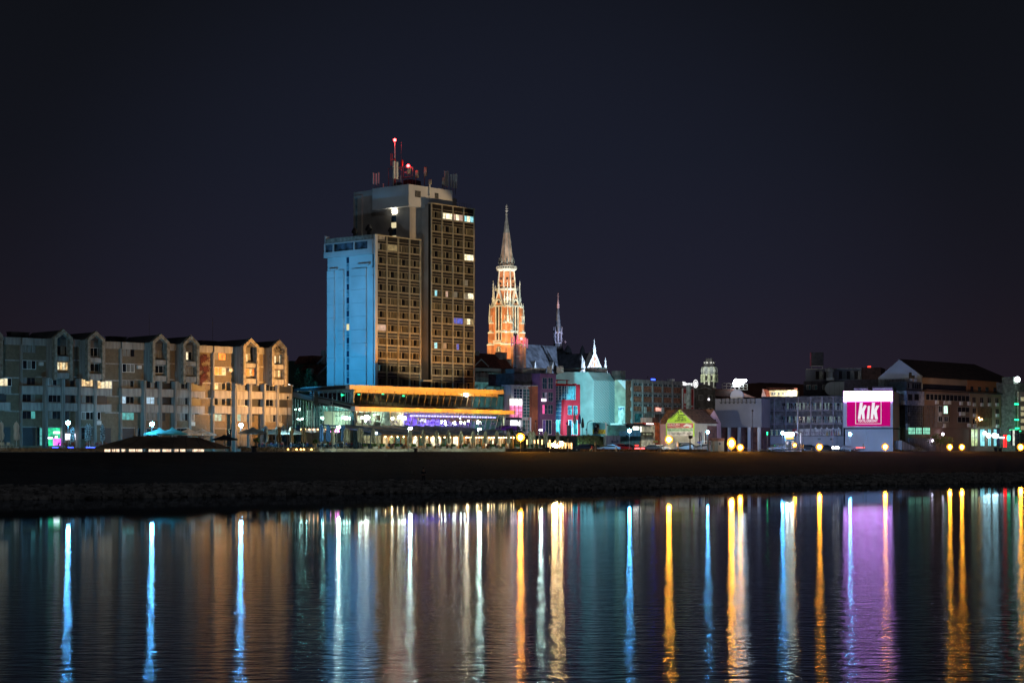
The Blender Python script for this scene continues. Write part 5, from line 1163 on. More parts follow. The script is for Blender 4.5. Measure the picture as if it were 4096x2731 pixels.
for k in range(5): fk.box(mb,lerp(u0,u1,k/4)-.05,lerp(u0,u1,k/4)+.05,v-2,v-.15,-1.4,-1.3)
build('letter_frame',mb,METAL,t2)
# --- grey gabled block
fg=fU(1258,494); t=bth('grey_block','grey office block with a low curved gable below the clock tower','building',fg)
GW=mat('grey_block_wall',(.17,.155,.14),.9,noise=3,amt=.25); pbox(t,'wall',fg,GW,1258,580,1537,900,-10,0,bot=0)
ppoly(t,'curved_gable',fg,GW,[(1262,580),(1262,560),(1300,555),(1345,535),(1410,523),(1470,540),(1535,575),(1535,580)],-1,.2); ppoly(t,'gable_band',fg,LC,[(1290,596),(1290,586),(1410,556),(1500,590),(1500,600),(1410,568)],.0,.25)
for x,y0,y1 in((1318,665,735),(1443,668,738),(1320,838,870),(1445,838,870)): winp(t,fg,x,y0,x+54,y1,.02,n=3,mats=[CURT,PANE,CURT])
pbox(t,'lit_corner_pane',fg,WH,1444,712,1462,735,.1,.14)
# --- clock tower
zone('I'); Dt=560.; c=W(1457,500,Dt); t=thing('clock_tower','cream floodlit octagonal clock tower with a dark mansard cap','clock tower',(c.x,Dt,0))
def zt_(y): zone('I'); return zat(y,Dt)
rr=(W(1548,0,Dt).x-W(1367,0,Dt).x)/2; CTW=mat('tower_cream',(.6,.6,.52),.85,noise=2,amt=.1); CTG=mat('tower_pilaster',(.4,.45,.3),.85)
def TB(nm,mb,m,par=None): return build(nm,mb,m,par or t,local=True)
mb=MB(); mb.lathe((0,0,0),[(rr,0),(rr,zt_(385)),(rr*1.12,zt_(383)),(rr*1.12,zt_(375)),(rr*.98,zt_(372)),(rr*.98,zt_(305)),(rr*1.12,zt_(303)),(rr*1.14,zt_(297))],8,rot=PI/8+.25); TB('tower_body',mb,CTW)
mb=MB()
for i in range(8):
    a=PI/8+.25+i*PI/4; x,y=math.cos(a)*rr,math.sin(a)*rr; mb.rod((x,y,20),(x,y,zt_(388)),.55,n=6); mb.rod((x*.98,y*.98,zt_(370)),(x*.98,y*.98,zt_(306)),.4,n=6)
TB('corner_pilasters',mb,CTG)
mb=MB(); mb.lathe((0,0,0),[(rr*1.16,zt_(297)),(rr*1.0,zt_(290)),(rr*.78,zt_(250)),(rr*.6,zt_(205)),(rr*.5,zt_(182)),(rr*.5,zt_(178))],8,rot=PI/8+.25); TB('mansard_cap',mb,mat('cap_slate',(.05,.05,.052),.8,noise=6,amt=.3))
for i in range(8):
    a=.25+i*PI/4; f=Face((math.cos(a)*rr*.93,math.sin(a)*rr*.93),(-math.sin(a),math.cos(a)))
    if f.N.dot(Vector((math.cos(a),math.sin(a),0)))<0: f.N=-f.N
    mb=MB(); z=zt_(343); P0=f.P(0,z,0); mb.rod(P0,P0+f.N*.25,1.15,1.15,18); ck=TB('clock',mb,mat('clock_pale',(.45,.5,.45),.7))
    mb=MB(); mb.rod(P0+f.N*.25,P0+f.N*.3,.95,.95,18); TB('dial',mb,mat('clock_grey',(.25,.28,.28),.7),ck)
    mb=MB(); z=zt_(443); P0=f.P(0,z,.1); mb.rod(P0,P0+f.N*.12,.72,.72,14); TB('oculus_window',mb,CHOLE)
    mb=MB(); f.box(mb,-.5,.5,zt_(560),zt_(498),0,.12); f.poly(mb,[(-.5,zt_(498)),(.5,zt_(498)),(.3,zt_(488)),(-.3,zt_(488))],0,.12,pix=False); TB('arched_window',mb,CHOLE)
    mb=MB(); f2=Face((math.cos(a)*rr*.68,math.sin(a)*rr*.68),f.U); f2.N=f.N; f2.box(mb,-.28,.28,zt_(248),zt_(230),-.4,.2); f2.poly(mb,[(-.36,zt_(230)),(.36,zt_(230)),(0,zt_(222))],-.6,.24,pix=False); TB('cap_dormer',mb,WHITE)
# --- red tile roofs and rooftop sign
zone('I'); f=fU(1560,515); t=bth('tile_roof_house','long low house with a red tiled roof under the glowing white rooftop sign','house',f)
pbox(t,'wall',f,mat('brown_tower_wall'),1555,676,2060,900,-12,0,bot=0)
mb=MB(); u0,v0=f.uv(1545,680,.4); u1,_=f.uv(2075,680,.4); v1=f.uv(1560,583,-6)[1]; mb.prism([f.P(u0,v0,.4),f.P(u0,v0,-12),f.P(u0,v1,-6)],[f.P(u1,v0,.4),f.P(u1,v0,-12),f.P(u1-1,v1,-6)]); build('tile_roof',mb,mat('bright_tile',(.3,.07,.04),.9,noise=8,amt=.3),t)
t=bth('rooftop_light_sign','bright white leaf shaped sign on a rooftop frame','illuminated sign',f); rail(t,f,1630,1965,508,582,-6,6,FRAMEW,'sign_frame',.07)
ppoly(t,'glowing_leaf',f,emit('leaf_sign_white',(.85,.94,1),30,samp=True),[(1800,470),(1830,453),(1870,460),(1930,456),(1960,464),(1955,480),(1900,520),(1860,545),(1825,552),(1800,542),(1793,515)],-5.9,-5.5)
# --- parking sign house
zone('I'); fp=fB(1262,418); t=bth('parking_sign_house','small gabled house with a yellow green parking sign and advert boards on its gable','house',fp)
pbox(t,'wall',fp,mat('pale_house_wall',(.45,.45,.36),.9,noise=2,amt=.15),880,1040,1262,1220,-.6,0,bot=0)
ua,va=fp.uv(872,1040,0); ub,vb_=fp.uv(1268,1040,0); up,vp=fp.uv(1062,846,0)
mb=MB(); fp.poly(mb,[(ua+.2,va),(ub-.2,va),(up,vp-.2)],-.6,0,pix=False); build('gable',mb,mat('pale_house_wall'),t)
mb=MB(); A=[fp.P(ua,va-.1,0),fp.P(ub+.3,va-.1,0),fp.P(up,vp,0)]; mb.prism([p-fp.N*.3 for p in A],[p+UQ*8.6 for p in A]); build('roof',mb,mat('brown_tile',(.09,.05,.035),.9,noise=9,amt=.35),t)
mb=MB(); p0=fp.P(ub,0,0); fr=Face(fp.P(ub,0,0),UQ); fr.box(mb,.0,8.2,0,va,-6,-.1); build('side_wall',mb,mat('pale_house_wall'),t)
for x in(1.2,3.6,6.): mb=MB(); win(t,fr,x,x+1.3,1.6,4.4,0.,n=2,mats=[PANE])
YG=mat('sign_yellow_green',(.33,.6,.05),.7,amt=.05)
ppoly(t,'parking_sign',fp,YG,[(896,1036),(896,1003),(1062,858),(1238,1036)],0,.12); TX=mat('black_letter',(.02,.02,.02),.8)
a=fp.uv(938,997,.15); b=fp.uv(1057,892,.15); an=math.atan2(b[1]-a[1],b[0]-a[0]); build('lettering',text_mb('PARKIRANJE',fp,a[0],a[1],.95,w=.15,ang=an,bold=.03,maxw=math.hypot(b[0]-a[0],b[1]-a[1])),TX,t)
ppoly(t,'arrow',fp,TX,[(1063,872),(1069,868),(1079,888),(1088,882),(1086,903),(1066,896),(1074,891)],.12,.17)
for s,x,xe,y in(('11 Kn/dnevno',1036,1138,938),('2Kn/sat',1038,1112,962),('152Kn-mjesec',1030,1143,986),('mob:091 2828 116',998,1152,1012)): txt(t,'lettering',s,fp,x,y,15,TX,w=.15,xe=xe,bold=.02)
pbox(t,'red_advert',fp,mat('advert_red',(.45,.1,.1),.7),893,1044,1240,1107,0,.12); txt(t,'lettering','GLAZURA',fp,900,1075,26,WHITE,w=.15,xe=1062,shear=.3)
mb=MB(); fp.px(mb,902,1082,1010,1085,.12,.14); fp.px(mb,1000,1094,1140,1097,.12,.14); build('small_print_line',mb,WHITE,t)
ppoly(t,'car_picture',fp,WHITE,[(1105,1082),(1135,1060),(1150,1048),(1185,1055),(1222,1068),(1218,1098),(1195,1100),(1180,1085),(1150,1080),(1130,1088)],.12,.16)
pbox(t,'green_advert',fp,mat('advert_green',(.3,.5,.3),.7),893,1110,1240,1148,0,.12); txt(t,'lettering','web.REKLAM - CENTAR.com',fp,905,1138,15,TX,w=.15,xe=1236)
pbox(t,'white_advert',fp,mat('advert_white',(.55,.55,.5),.7),893,1150,1240,1212,0,.12); txt(t,'lettering','AUTO STAKLARSTVO SPAJIĆ',fp,915,1190,20,TX,w=.15,xe=1222,shear=.2)
mb=MB(); fp.px(mb,880,1040,892,1215,0,.2); fp.px(mb,1242,1040,1254,1215,0,.2); build('sign_edge',mb,YG,t)
# --- pink house
fq=fU(1412,426); t=bth('pink_house','small pink gabled house with an orange brown roof','house',fq)
uu=[fq.uv(x,y,0) for x,y in((1412,1030),(1522,866),(1612,1040))]
mb=MB(); PK=mat('pink_render',(.5,.32,.34),.9,noise=2,amt=.12); fq.poly(mb,[(uu[0][0],0),(uu[2][0],0),(uu[2][0],uu[2][1]),uu[1],uu[0]],-.4,0,pix=False); build('gable_wall',mb,PK,t)
mb=MB(); A=[fq.P(uu[0][0]-.3,uu[0][1]-.2,.1),fq.P(uu[1][0],uu[1][1]+.2,.1),fq.P(uu[2][0]+.3,uu[2][1]-.2,.1)]; mb.prism([p-fq.N*.15 for p in A],[p+BQ*13 for p in A]); build('roof',mb,mat('orange_tile',(.22,.1,.05),.9,noise=9,amt=.3),t)
mb=MB(); fq.box(mb,uu[0][0],uu[2][0],0,uu[0][1]-.3,-12.5,-.4); build('side_wall',mb,PK,t)
winp(t,fq,1520,990,1545,1020,.02,n=2,mats=[PANE],frame=FRAMED)
pbox(t,'lean_to',fq,mat('dark_brown_wall'),1440,1075,1560,1150,0,3,bot=0)
# --- blank grey wall building
U3=Vector((.955,-.297,0))
fw=Face(W(1537,0,448),U3); t=bth('blank_wall_hall','hall with a large blank grey wall above dark supports','building',fw)
zone('I'); ul,vl=fw.uv(1537,715,0); zone('J'); ur,_=fw.uv(320,715,0); vb=fw.uv(100,1095,0)[1]
mb=MB(); fw.box(mb,ul,ur,vb,vl,-12,0); build('blank_wall',mb,mat('blank_grey',(.17,.175,.18),.9,noise=1,amt=.1),t)
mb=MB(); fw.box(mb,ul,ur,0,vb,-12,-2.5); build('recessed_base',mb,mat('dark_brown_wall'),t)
for k in range(5): mb=MB(); u=lerp(ul+.5,ur-1,k/4); fw.box(mb,u,u+.7,0,vb,-1.2,-.4); build('support',mb,LC,t)
mb=MB(); fw.box(mb,ul+1,ur-1,vl-.9,vl-.8,.5,.6); 
for k in range(9): u=lerp(ul+1.5,ur-1.5,k/8); fw.box(mb,u,u+.06,vl-.85,vl+.1,.0,.6); fw.box(mb,u-.15,u+.2,vl-1.2,vl-.85,.4,.75)
build('wall_lamp_rail',mb,DARKM,t)
zone('I'); t=bth('satellite_dish','round white satellite dish on the roof beside a dark arched hood','satellite dish',fw); mb=MB(); p=fw.P(*fw.uv(1828,678,-4),-4); mb.lathe(p,[(.01,0)],3) if 0 else mb.rod(p,p-Vector((.1,.5,0)),1.6,1.5,18); build('dish_bowl',mb,WHITE,t); mb=MB(); mb.rod(p+Vector((0,.6,0)),p+Vector((0,.6,-3)),.12); build('dish_pole',mb,METAL,t)
# ================= right: offices, KIK store, apartment row =================
zone('J')
OW_=U3; fo=Face(W(335,0,466),U3)
t=bth('gallery_offices','three storey office block with open galleries and an OFFERTISSIMA shop strip','office building',fo)
DG=mat('gallery_wall',(.13,.12,.12),.9); STL=mat('gallery_steel',(.16,.15,.18),.5,metal=.3)
pbox(t,'rear_wall',fo,DG,322,700,1415,1215,-12,-2,bot=0); pbox(t,'base_wall',fo,mat('base_render',(.3,.32,.36),.9,noise=1,amt=.12),322,1212,1415,1400,-3,.1,bot=0)
pbox(t,'flat_roof',fo,DG,322,686,1415,702,-12,.3)
for y in(868,1048,1208):
    pbox(t,'gallery_slab',fo,STL,322,y,1415,y+12,-2,.1)
for x in(337,490,645,812,978,1128,1277,1408):
    mb=MB(); u,v=fo.uv(x,686,.2); fo.box(mb,u-.13,u+.13,fo.uv(x,1210,.2)[1],v,.1,.35); build('gallery_post',mb,STL,t)
for x in(880,1325): pbox(t,'slim_post',fo,STL,x,870 if x>1000 else 1050,x+6,1400,.4,.55,bot=0)
rr=random.Random(6); GP=mat('gallery_panel',(.15,.17,.165),.8); GLI=emit('gallery_dim_light',(.5,.75,.6),.18,var=.6)
for y0,y1 in((770,858),(950,1036)):
    pbox(t,'pale_panel',fo,GP,420,y0-20,575,y1+3,-2,-1.9)
    for x0,x1,n in((595,640,2),(660,735,3),(745,805,3),(820,900,3),(905,975,3),(988,1070,4),(1075,1120,2),(1140,1270,6),(1285,1400,6)):
        winp(t,fo,x0,y0,x1,y1,-1.95,n=n,mats=[rr.choice((PANE,GTEAL,GLI,PANE)) for _ in range(n)],frame=GFR)
    rail(t,fo,338,1408,y0+50,y1+12,.05,40,STL)
pbox(t,'end_column',fo,mat('dark_brown_wall'),340,775,420,1040,-1.9,-1.6)
# shop strip
pbox(t,'strip_background',fo,mat('strip_pale',(.5,.5,.5),.8),818,1117,1380,1203,-.5,.0); pbox(t,'red_logo_panel',fo,mat('strip_red',(.35,.03,.06),.7),738,1117,817,1203,-.5,.02)
mb=MB()
for a,b in(((765,1190),(785,1140)),((785,1140),(805,1128)),((770,1180),(800,1170)),((760,1195),(795,1185))): 
    p=fo.P(*fo.uv(*a,.06),.06); q=fo.P(*fo.uv(*b,.06),.06); mb.rod(p,q,.08)
build('logo_strokes',mb,WHITE,t)
txt(t,'lettering','OFFERTISSIMA',fo,832,1196,44,mat('plum_letter',(.12,.03,.1),.8),w=.05,xe=1170,bold=-.01)
rr=random.Random(2)
for i,x in enumerate((1195,1225,1255,1290,1320,1350)):
    mb=MB(); fo.poly(mb,[(x-14,1203),(x-10,1170),(x-4,1150),(x+4,1150),(x+10,1170),(x+14,1203)],.0,.04); fo.poly(mb,[(x-5,1149),(x-5,1136),(x+5,1136),(x+5,1149)],.0,.05,1); build('printed_figure',mb,[mat('print_cloth_%d'%i,(.2+.3*rr.random(),.1+.25*rr.random(),.1+.2*rr.random()),.8),mat('print_skin')],t)
for x0,x1 in((430,485),(492,560),(566,640),(650,725)): winp(t,fo,x0,1130,x1,1203,-.1,n=3,mats=[GTEAL,emit('shop_green_dim',(.4,.7,.45),.22,var=.6),GTEAL],name='shop_window')
sl=Proto(thing('strip_lamp','x','sign lamp',(0,0,0),group='arm lamps over the shop strip'))
mb=MB(); mb.rod((0,0,0),(0,-1.4,-.4),.04); build('arm',mb,METAL,sl.r,local=True); mb=MB(); mb.lathe((0,-1.4,-.75),[(.28,0),(.12,.35)],8); build('shade',mb,WHITE,sl.r,local=True)
for i,x in enumerate((1053,1130,1205,1285,1362)):
    p=fo.P(*fo.uv(x,1075,.1),.1); sl.put(p,math.atan2(U3.y,U3.x),'arm lamp over the shop strip, %s'%('leftmost','second from left','middle one','second from right','rightmost beside the magenta store')[i])
for x,y,s in((1070,1240,''),(1235,1242,''),(1260,1242,'P')):
    pbox(t,'wall_sign',fo,mat('sign_blue',(.03,.06,.35),.6) if s else GP,x,y,x+(18 if s else 40),y+24,.1,.16)
txt(t,'lettering','P',fo,1264,1262,15,WHITE,w=.2)
# --- KIK store
fk2=Face(W(1412,0,455),U3); t=bth('magenta_sign_store','windowless store with a big magenta KiK sign and pale lower wall','store',fk2)
zone('K'); uR=fk2.uv(318,800,0)[0]; zone('J'); WS=mat('store_sheet',(.5,.52,.54),.85,noise=.7,amt=.08)
u0,v1=fk2.uv(1412,622,0); v0=fk2.uv(1412,1103,0)[1]
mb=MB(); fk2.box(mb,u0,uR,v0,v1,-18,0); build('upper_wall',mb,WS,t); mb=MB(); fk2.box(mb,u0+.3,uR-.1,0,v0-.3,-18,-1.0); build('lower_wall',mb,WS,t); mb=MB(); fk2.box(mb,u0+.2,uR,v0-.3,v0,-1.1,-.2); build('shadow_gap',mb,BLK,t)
su0,sv0=fk2.uv(1460,1082,.1); zone('K'); su1=fk2.uv(283,900,.1)[0]; zone('J'); sv1=fk2.uv(1460,700,.1)[1]; stp=v1-.25
mb=MB(); fk2.box(mb,su0,su1,sv0,stp,0,.15); sg=build('sign_panel',mb,emit('kik_magenta',(.8,.003,.24),.55,samp=True,base=(.12,.001,.03)),t)
zone('J')
mb=MB(); z=fk2.uv(1460,752,.1)[1]; fk2.box(mb,u0+.1,uR-.1,z,v1+.1,.16,.4); build('painted_glare_band',mb,emit('kik_glare_white',(.72,.3,.95),11,samp=True),t)  # glowing band paints the lamp glare over the top of the sign
mb=MB(); 
for a in((1573,745,1579,1052),(1912,745,1918,1052),(1573,1046,1918,1052)): fk2.px(mb,*a,.15,.22)
build('sign_border',mb,emit('kik_white',(.95,.9,.88),.85),t)
def kp(pts): mb=MB(); fk2.poly(mb,pts,.15,.28); return mb
for pts in([(1605,985),(1632,765),(1670,765),(1662,850),(1690,800),(1712,800),(1722,812),(1690,880),(1698,985),(1665,985),(1657,915),(1648,930),(1640,985)],
           [(1722,985),(1740,810),(1768,810),(1755,985)],[(1775,985),(1795,765),(1832,765),(1826,860),(1850,805),(1892,805),(1855,875),(1872,985),(1836,985),(1822,915),(1813,930),(1808,985)]):
    build('big_letter',kp(pts),_M['kik_white'],t)
txt(t,'lettering','TEXTIL·DISKONT',fk2,1606,1026,34,_M['kik_white'],w=.25,xe=1868,bold=.015)
mb=MB()
for k in range(7):
    u=lerp(u0+1.5,uR-1.5,k/6); fk2.box(mb,u-.04,u+.04,v1,v1+.3,0,1.1)
build('lamp_arms',mb,METAL,t)
for k in range(3): 
    u=lerp(u0+2.5,uR-2.5,k/2); light(t,'SPOT',fk2.P(u,v1+.5,2.2),260,(.35,.55,1),.3,target=fk2.P(u,v0+3,-.2),spot=120)
zone('J')
for x0,x1,y0,y1 in((1563,1735,563,612),(1808,2068,553,610)):
    mb=MB(); u_a,z=fk2.uv(x0,(y0+y1)/2,-3); u_b,_=fk2.uv(x1,y0,-3); r_=abs(fk2.uv(x0,y0,-3)[1]-z); mb.rod(fk2.P(u_a,z,-3),fk2.P(u_b,z,-3),r_,r_,14)
    for k in range(5): u=lerp(u_a,u_b,k/4); mb.rod(fk2.P(u-.08,z,-3),fk2.P(u+.08,z,-3),r_*1.06,r_*1.06,14)
    build('roof_duct',mb,METAL,t)
pbox(t,'drain_pipe',fk2,METAL,1712,1105,1718,1330,-1.,-.85)
# --- upper dark building behind
fz=Face(W(880,0,560),U3); t=bth('upper_dark_block','dark upper storeys with flat roof behind the gallery offices','building',fz)
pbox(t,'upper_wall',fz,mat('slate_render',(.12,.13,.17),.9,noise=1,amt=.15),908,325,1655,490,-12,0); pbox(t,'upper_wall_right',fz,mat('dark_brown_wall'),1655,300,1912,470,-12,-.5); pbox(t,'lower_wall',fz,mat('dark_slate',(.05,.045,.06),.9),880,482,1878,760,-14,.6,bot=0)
pbox(t,'roof_edge',fz,LC,918,316,1655,326,-12,.3)
for x0,x1 in((1042,1138),(1148,1235),(1350,1445),(1455,1550),(1558,1655)): winp(t,fz,x0,345,x1,455,.02,n=2,mats=[PANE,mat('teal_dim',(.03,.05,.06),.3)],frame=FRAMED)
for x0 in(922,1003,1135): winp(t,fz,x0,532,x0+58,592,.62,n=2,mats=[CURT,GTEAL])
pbox(t,'roof_beacon_box',fz,emit('red_roof_light',(1,.05,.03),2.),1735,278,1775,300,-5,-4); 
t=bth('rounded_screen_wall','pale elongated screen with fully rounded ends on the roof left of the magenta sign','roof screen',fz)
zone('J'); ua,vc=fz.uv(1255,580,3); ub,_=fz.uv(1545,580,3); r_=fz.uv(1255,490,3)[1]-vc
mb=MB(); pts=[(ua+math.cos(a)*r_,vc+math.sin(a)*r_) for a in [PI/2+PI*i/14 for i in range(15)]]+[(ub+math.cos(a)*r_,vc+math.sin(a)*r_) for a in [-PI/2+PI*i/14 for i in range(15)]]
fz.poly(mb,pts,2,3,pix=False); build('rounded_panel',mb,WS,t); mb=MB()
for i in range(9): u=lerp(ua-2,ub+3,i/8); fz.box(mb,u,u+.05,vc-r_*.9,vc+r_*.9,3,3.05)
build('panel_joints',mb,METAL,t)
t=bth('cowl_vent','white roof vent cowl in front of the dark upper storeys','roof vent',fz); pbox(t,'vent_base',fz,WHITE,1185,435,1280,470,1,3); mb=MB(); p=fz.P(*fz.uv(1230,435,2),2); mb.lathe(p,[(1.,0),(1.,1.6),(1.4,1.8),(1.1,2.6),(.2,3)],12); build('cowl',mb,LC,t)
t=bth('dark_billboard','unlit black billboard on posts above the roofs','billboard',fz); pbox(t,'panel',fz,BLK,985,97,1145,282,-1.2,-.8); pbox(t,'panel_side',fz,mat('billboard_red',(.25,.03,.06),.6),966,95,984,282,-1.2,-.7); pbox(t,'panel_foot',fz,mat('billboard_strip',(.3,.3,.32),.6),985,275,1145,285,-1.,-.7)
for x in(985,1130): pbox(t,'post',fz,METAL,x,282,x+8,322,-1.2,-1.)
# --- warm lit attic building and red roofs
fy=Face(W(320,0,540),U3); t=bth('warm_attic_house','low house with a warm lit cream attic wall and small dark windows','house',fy)
pbox(t,'attic_wall',fy,mat('attic_cream',(.6,.5,.3),.9),420,604,782,690,-6,0,bot=0); 
for x0 in(455,485,540,595,655,715,745): winp(t,fy,x0,628,x0+26,668,.02,n=2,mats=[PANE],frame=WHITE)
ppoly(t,'pink_gable',fy,PK,[(318,690),(340,583),(382,690)],-3,.6); mb=MB(); A=[fy.P(*fy.uv(x,y,0),0.5) for x,y in((382,690),(340,583),(420,600),(440,690))]; mb.prism(A,[p+Vector((0,3,0)) for p in A]); build('roof',mb,mat('bright_tile'),t)
mb=MB(); A=[fy.P(*fy.uv(x,y,-2),-2) for x,y in((400,603),(790,612),(800,575),(420,570))]; mb.prism(A,[p+Vector((0,5,.5)) for p in A]); build('rear_roof',mb,ROOFT,t)
light(t,'POINT',fy.P(*fy.uv(600,650,4),4),500,(1,.75,.35),.3)
# distant wooded ridge
def ridge(nm,lab,pts,D,m,zn='J'):
    zone(zn); mb=MB(); rr=random.Random(3); P=[]
    for (xa,ya),(xb,yb) in zip(pts[:-1],pts[1:]):
        n=max(2,int(abs(xb-xa)/6))
        for i in range(n): k=i/n; P.append(W(lerp(xa,xb,k),lerp(ya,yb,k)+rr.uniform(-4,4),D))
    a=[Vector((p.x,p.y,0)) for p in P]
    mb.prism([Vector((P[0].x,D,0))]+P+[Vector((P[-1].x,D,0))],[p+Vector((0,30,0)) for p in [Vector((P[0].x,D,0))]+P+[Vector((P[-1].x,D,0))]])
    return tag(build(nm,mb,m),lab,None,kind='stuff')
ridge('far_treeline','dark far treeline right of the glowing rooftop sign',[(60,520),(300,500),(500,505),(900,525),(900,700)],900,mat('far_tree_dark',(.09,.03,.02),.95,noise=.5))
ridge('wooded_ridge','dark green wooded ridge behind the conifers',[(90,200),(150,150),(330,148),(480,160),(700,165),(800,200)],620,mat('ridge_green',(.02,.045,.035),.95,noise=1.),'C')
# --- right gabled building
zone('K')
fb=fB(705,474); fu=fU(705,474); fb_gab=fb; t=bth('gabled_corner_block','long block with a tall pale gable end and dark roof at the right','building',fu)
gw=mat('gable_pale',(.42,.45,.47),.9,noise=.8,amt=.1)
A=[fb.uv(x,y,0) for x,y in((122,436),(405,192),(705,410))]; el=A[0][0]; 
mb=MB(); fb.poly(mb,[(el,0),(0,0),(0,A[2][1]),A[1],A[0]],-.4,0,pix=False); build('gable_wall',mb,gw,t)
L3=fu.uv(1955,500,0)[0]; L1=fu.uv(1310,460,0)[0]; L2_=fu.uv(1725,480,0)[0]
ve=fu.uv(705,425,0)[1]
mb=MB(); fu.box(mb,0,L3,0,ve-.3,-22,-.5); build('core_wall',mb,mat('dark_slate'),t)
mb=MB(); P0=[fb.P(A[0][0]-.4,A[0][1]-.1,0),fb.P(A[1][0],A[1][1]+.15,0),fb.P(.4,ve-.1,0)]; e=UQ*(L3+1)
mb.prism([p-fb.N*.3 for p in P0],[P0[0]+e,P0[1]+UQ*(L3-11),P0[2]+e]); build('roof',mb,mat('dark_brown_tile',(.045,.022,.018),.9,noise=6,amt=.3),t)
TAN=mat('tan_render',(.27,.19,.13),.9,noise=1,amt=.1); TAO=mat('orange_render',(.33,.13,.05),.9,noise=1,amt=.1); TAG=mat('taupe_render',(.2,.17,.15),.9,noise=1,amt=.1); TAB=mat('brown_wall',(.17,.11,.09),.9,noise=1,amt=.12)
def vv(y,w=0): return fu.uv(705,y,w)[1]
def uu_(x,w=0): return fu.uv(x,600,w)[0]
def fbx(nm,m,x0,x1,ya,yb,w0,w1,lab=None): # y values read at column 705 of the same plane
    mb=MB(); fu.box(mb,uu_(x0,w1),uu_(x1,w1),vv(yb,w1) if yb<1390 else 0,vv(ya,w1),w0,w1); return build(nm,mb,m,t,label=lab)
fbx('attic_band',TAN,706,1310,425,512,-.5,0); fbx('glazed_gallery',PANE,706,1305,514,605,-.5,-.2)
fbx('brown_wall',TAB,740,1340,608,1100,-.5,1.5); fbx('ground_wall',TAB,500,1340,1102,1400,-.5,.8)
# ragged cable tray on ledge
mb=MB(); fu.box(mb,uu_(706),uu_(1340),vv(600),vv(592),-.2,1.3); build('ledge',mb,TAB,t)
for i in range(11): 
    u=uu_(755+i*53,1.5)
    for y0,y1,c in((645,730,1),(805,880,1),(940,1020,1)):
        if y0>700 and i in(0,1,2,7) or (y0>700 and i==6): continue
        if y0>700 and i in(3,4): continue
        win(t,fu,u,u+2.1,vv(y1,1.5),vv(y0,1.5),1.52,n=1,mats=[PANE],frame=TAG,ft=.18)
for x,y,m in((922,808,None),(995,808,1),(922,950,None),(1000,950,None)):
    winp(t,fu,x,y,x+52,y+(105 if y<900 else 70),1.9,n=2,mats=[emit('green_white_room',(.6,1,.75),1.6,var=.5)] if m else [PANE],label='green white lit window' if m else None)
fbx('pale_bay',TAG,900,1065,790,1085,1.5,1.85)
for x,y in((880,737),(993,742),(1045,742),(1203,752),(1310,755),(915,893),(1200,892),(1235,892),(975,1050),(1310,1045)):
    mb=MB(); u,v=fu.uv(x,y,1.5); fu.box(mb,u,u+1.1,v-.9,v,1.5,2.); build('air_conditioner',mb,ACW,t)
# glazed corner bay left
pbox(t,'corner_bay_top',fu,BLK,500,486,700,600,-3,2.2); winp(t,fu,510,505,692,578,2.25,n=6,mats=[PANE,CURT,PANE],frame=TAG,ft=.1)
pbox(t,'pale_corner_wall',fu,mat('pale_blue_wall',(.3,.32,.4),.9),505,608,738,798,-3,2.4); 
for x in(517,604): winp(t,fu,x,652,x+60,735,2.45,n=1,mats=[PANE],frame=TAG)
pbox(t,'glazed_stair',fu,mat('glazed_stair_mat',(.05,.055,.06),.25),515,800,712,1095,-3,2.0); 
for y in(805,865,945,1020): rail(t,fu,518,710,y,y+60,2.1,7,mat('stair_frame',(.12,.12,.12),.6),'stair_glazing_bars',.05)
rail(t,fu,715,895,805,1095,1.7,8,mat('stair_frame'),'stair_glazing_bars',.05)
GR=emit('green_office',(.35,1,.7),.75,var=.35,sc=1.2)
for x0,x1,n in((523,612,4),(620,702,4),(718,812,5)): winp(t,fu,x0,1098,x1,1188,2.2 if x0<710 else 1.8,n=n,mats=[GR],frame=FRAMED,tr=1,label='mint green lit window')
pbox(t,'grey_shutter_wall',fu,mat('shutter_grey',(.2,.18,.2),.8,noise=20,amt=.3,streak=True),545,1240,890,1375,1,1.6,bot=0)
mb=MB(); u,v=fu.uv(847,1272,2); mb.ball(fu.P(u,v,2),.3); build('wall_lamp',mb,emit('wall_lamp_violet',(.9,.8,1),15,samp=True),t); mb=MB(); u,v=fu.uv(985,1188,2); mb.ball(fu.P(u,v,2),.34); build('wall_lamp',mb,_M['wall_lamp_violet'],t)
pbox(t,'dark_left_wing',fu,mat('dark_stain_wall',(.07,.06,.065),.9,noise=3,amt=.3,streak=True),330,585,500,1100,-2,-.5,bot=None); pbox(t,'left_wing_base',fu,mat('dark_brown_wall'),330,1100,505,1400,-2,-.6,bot=0); pbox(t,'red_wall_sign',fu,mat('sign_border_red',(.4,.05,.08),.6),322,1247,396,1270,.5,.7)
for x,y in((495,890),(490,1045),(490,1080),(545,445),(585,445),(430,740)):
    mb=MB(); u,v=fu.uv(x,y,1.5); fu.box(mb,u,u+1.1,v-.9,v,1.5,2.); build('air_conditioner',mb,ACW,t)
pts=[fb.uv(x,y,.1) for x,y in((535,363),(568,363),(568,402),(607,402),(607,446),(535,446))]; mb=MB(); fb.poly(mb,pts,.0,.12,pix=False); build('stepped_gable_window',mb,PANE,t)
# ramp / steps
ppoly(t,'ramp_wall',fu,LC,[(440,1270),(625,1365),(625,1395),(440,1395)],2,6); 
mb=MB()
for i in range(5): fu.box(mb,uu_(660,6),uu_(850,6),0,1.0-i*.2,2+i*.5,2.5+i*.5)
build('entrance_steps',mb,LC,t)
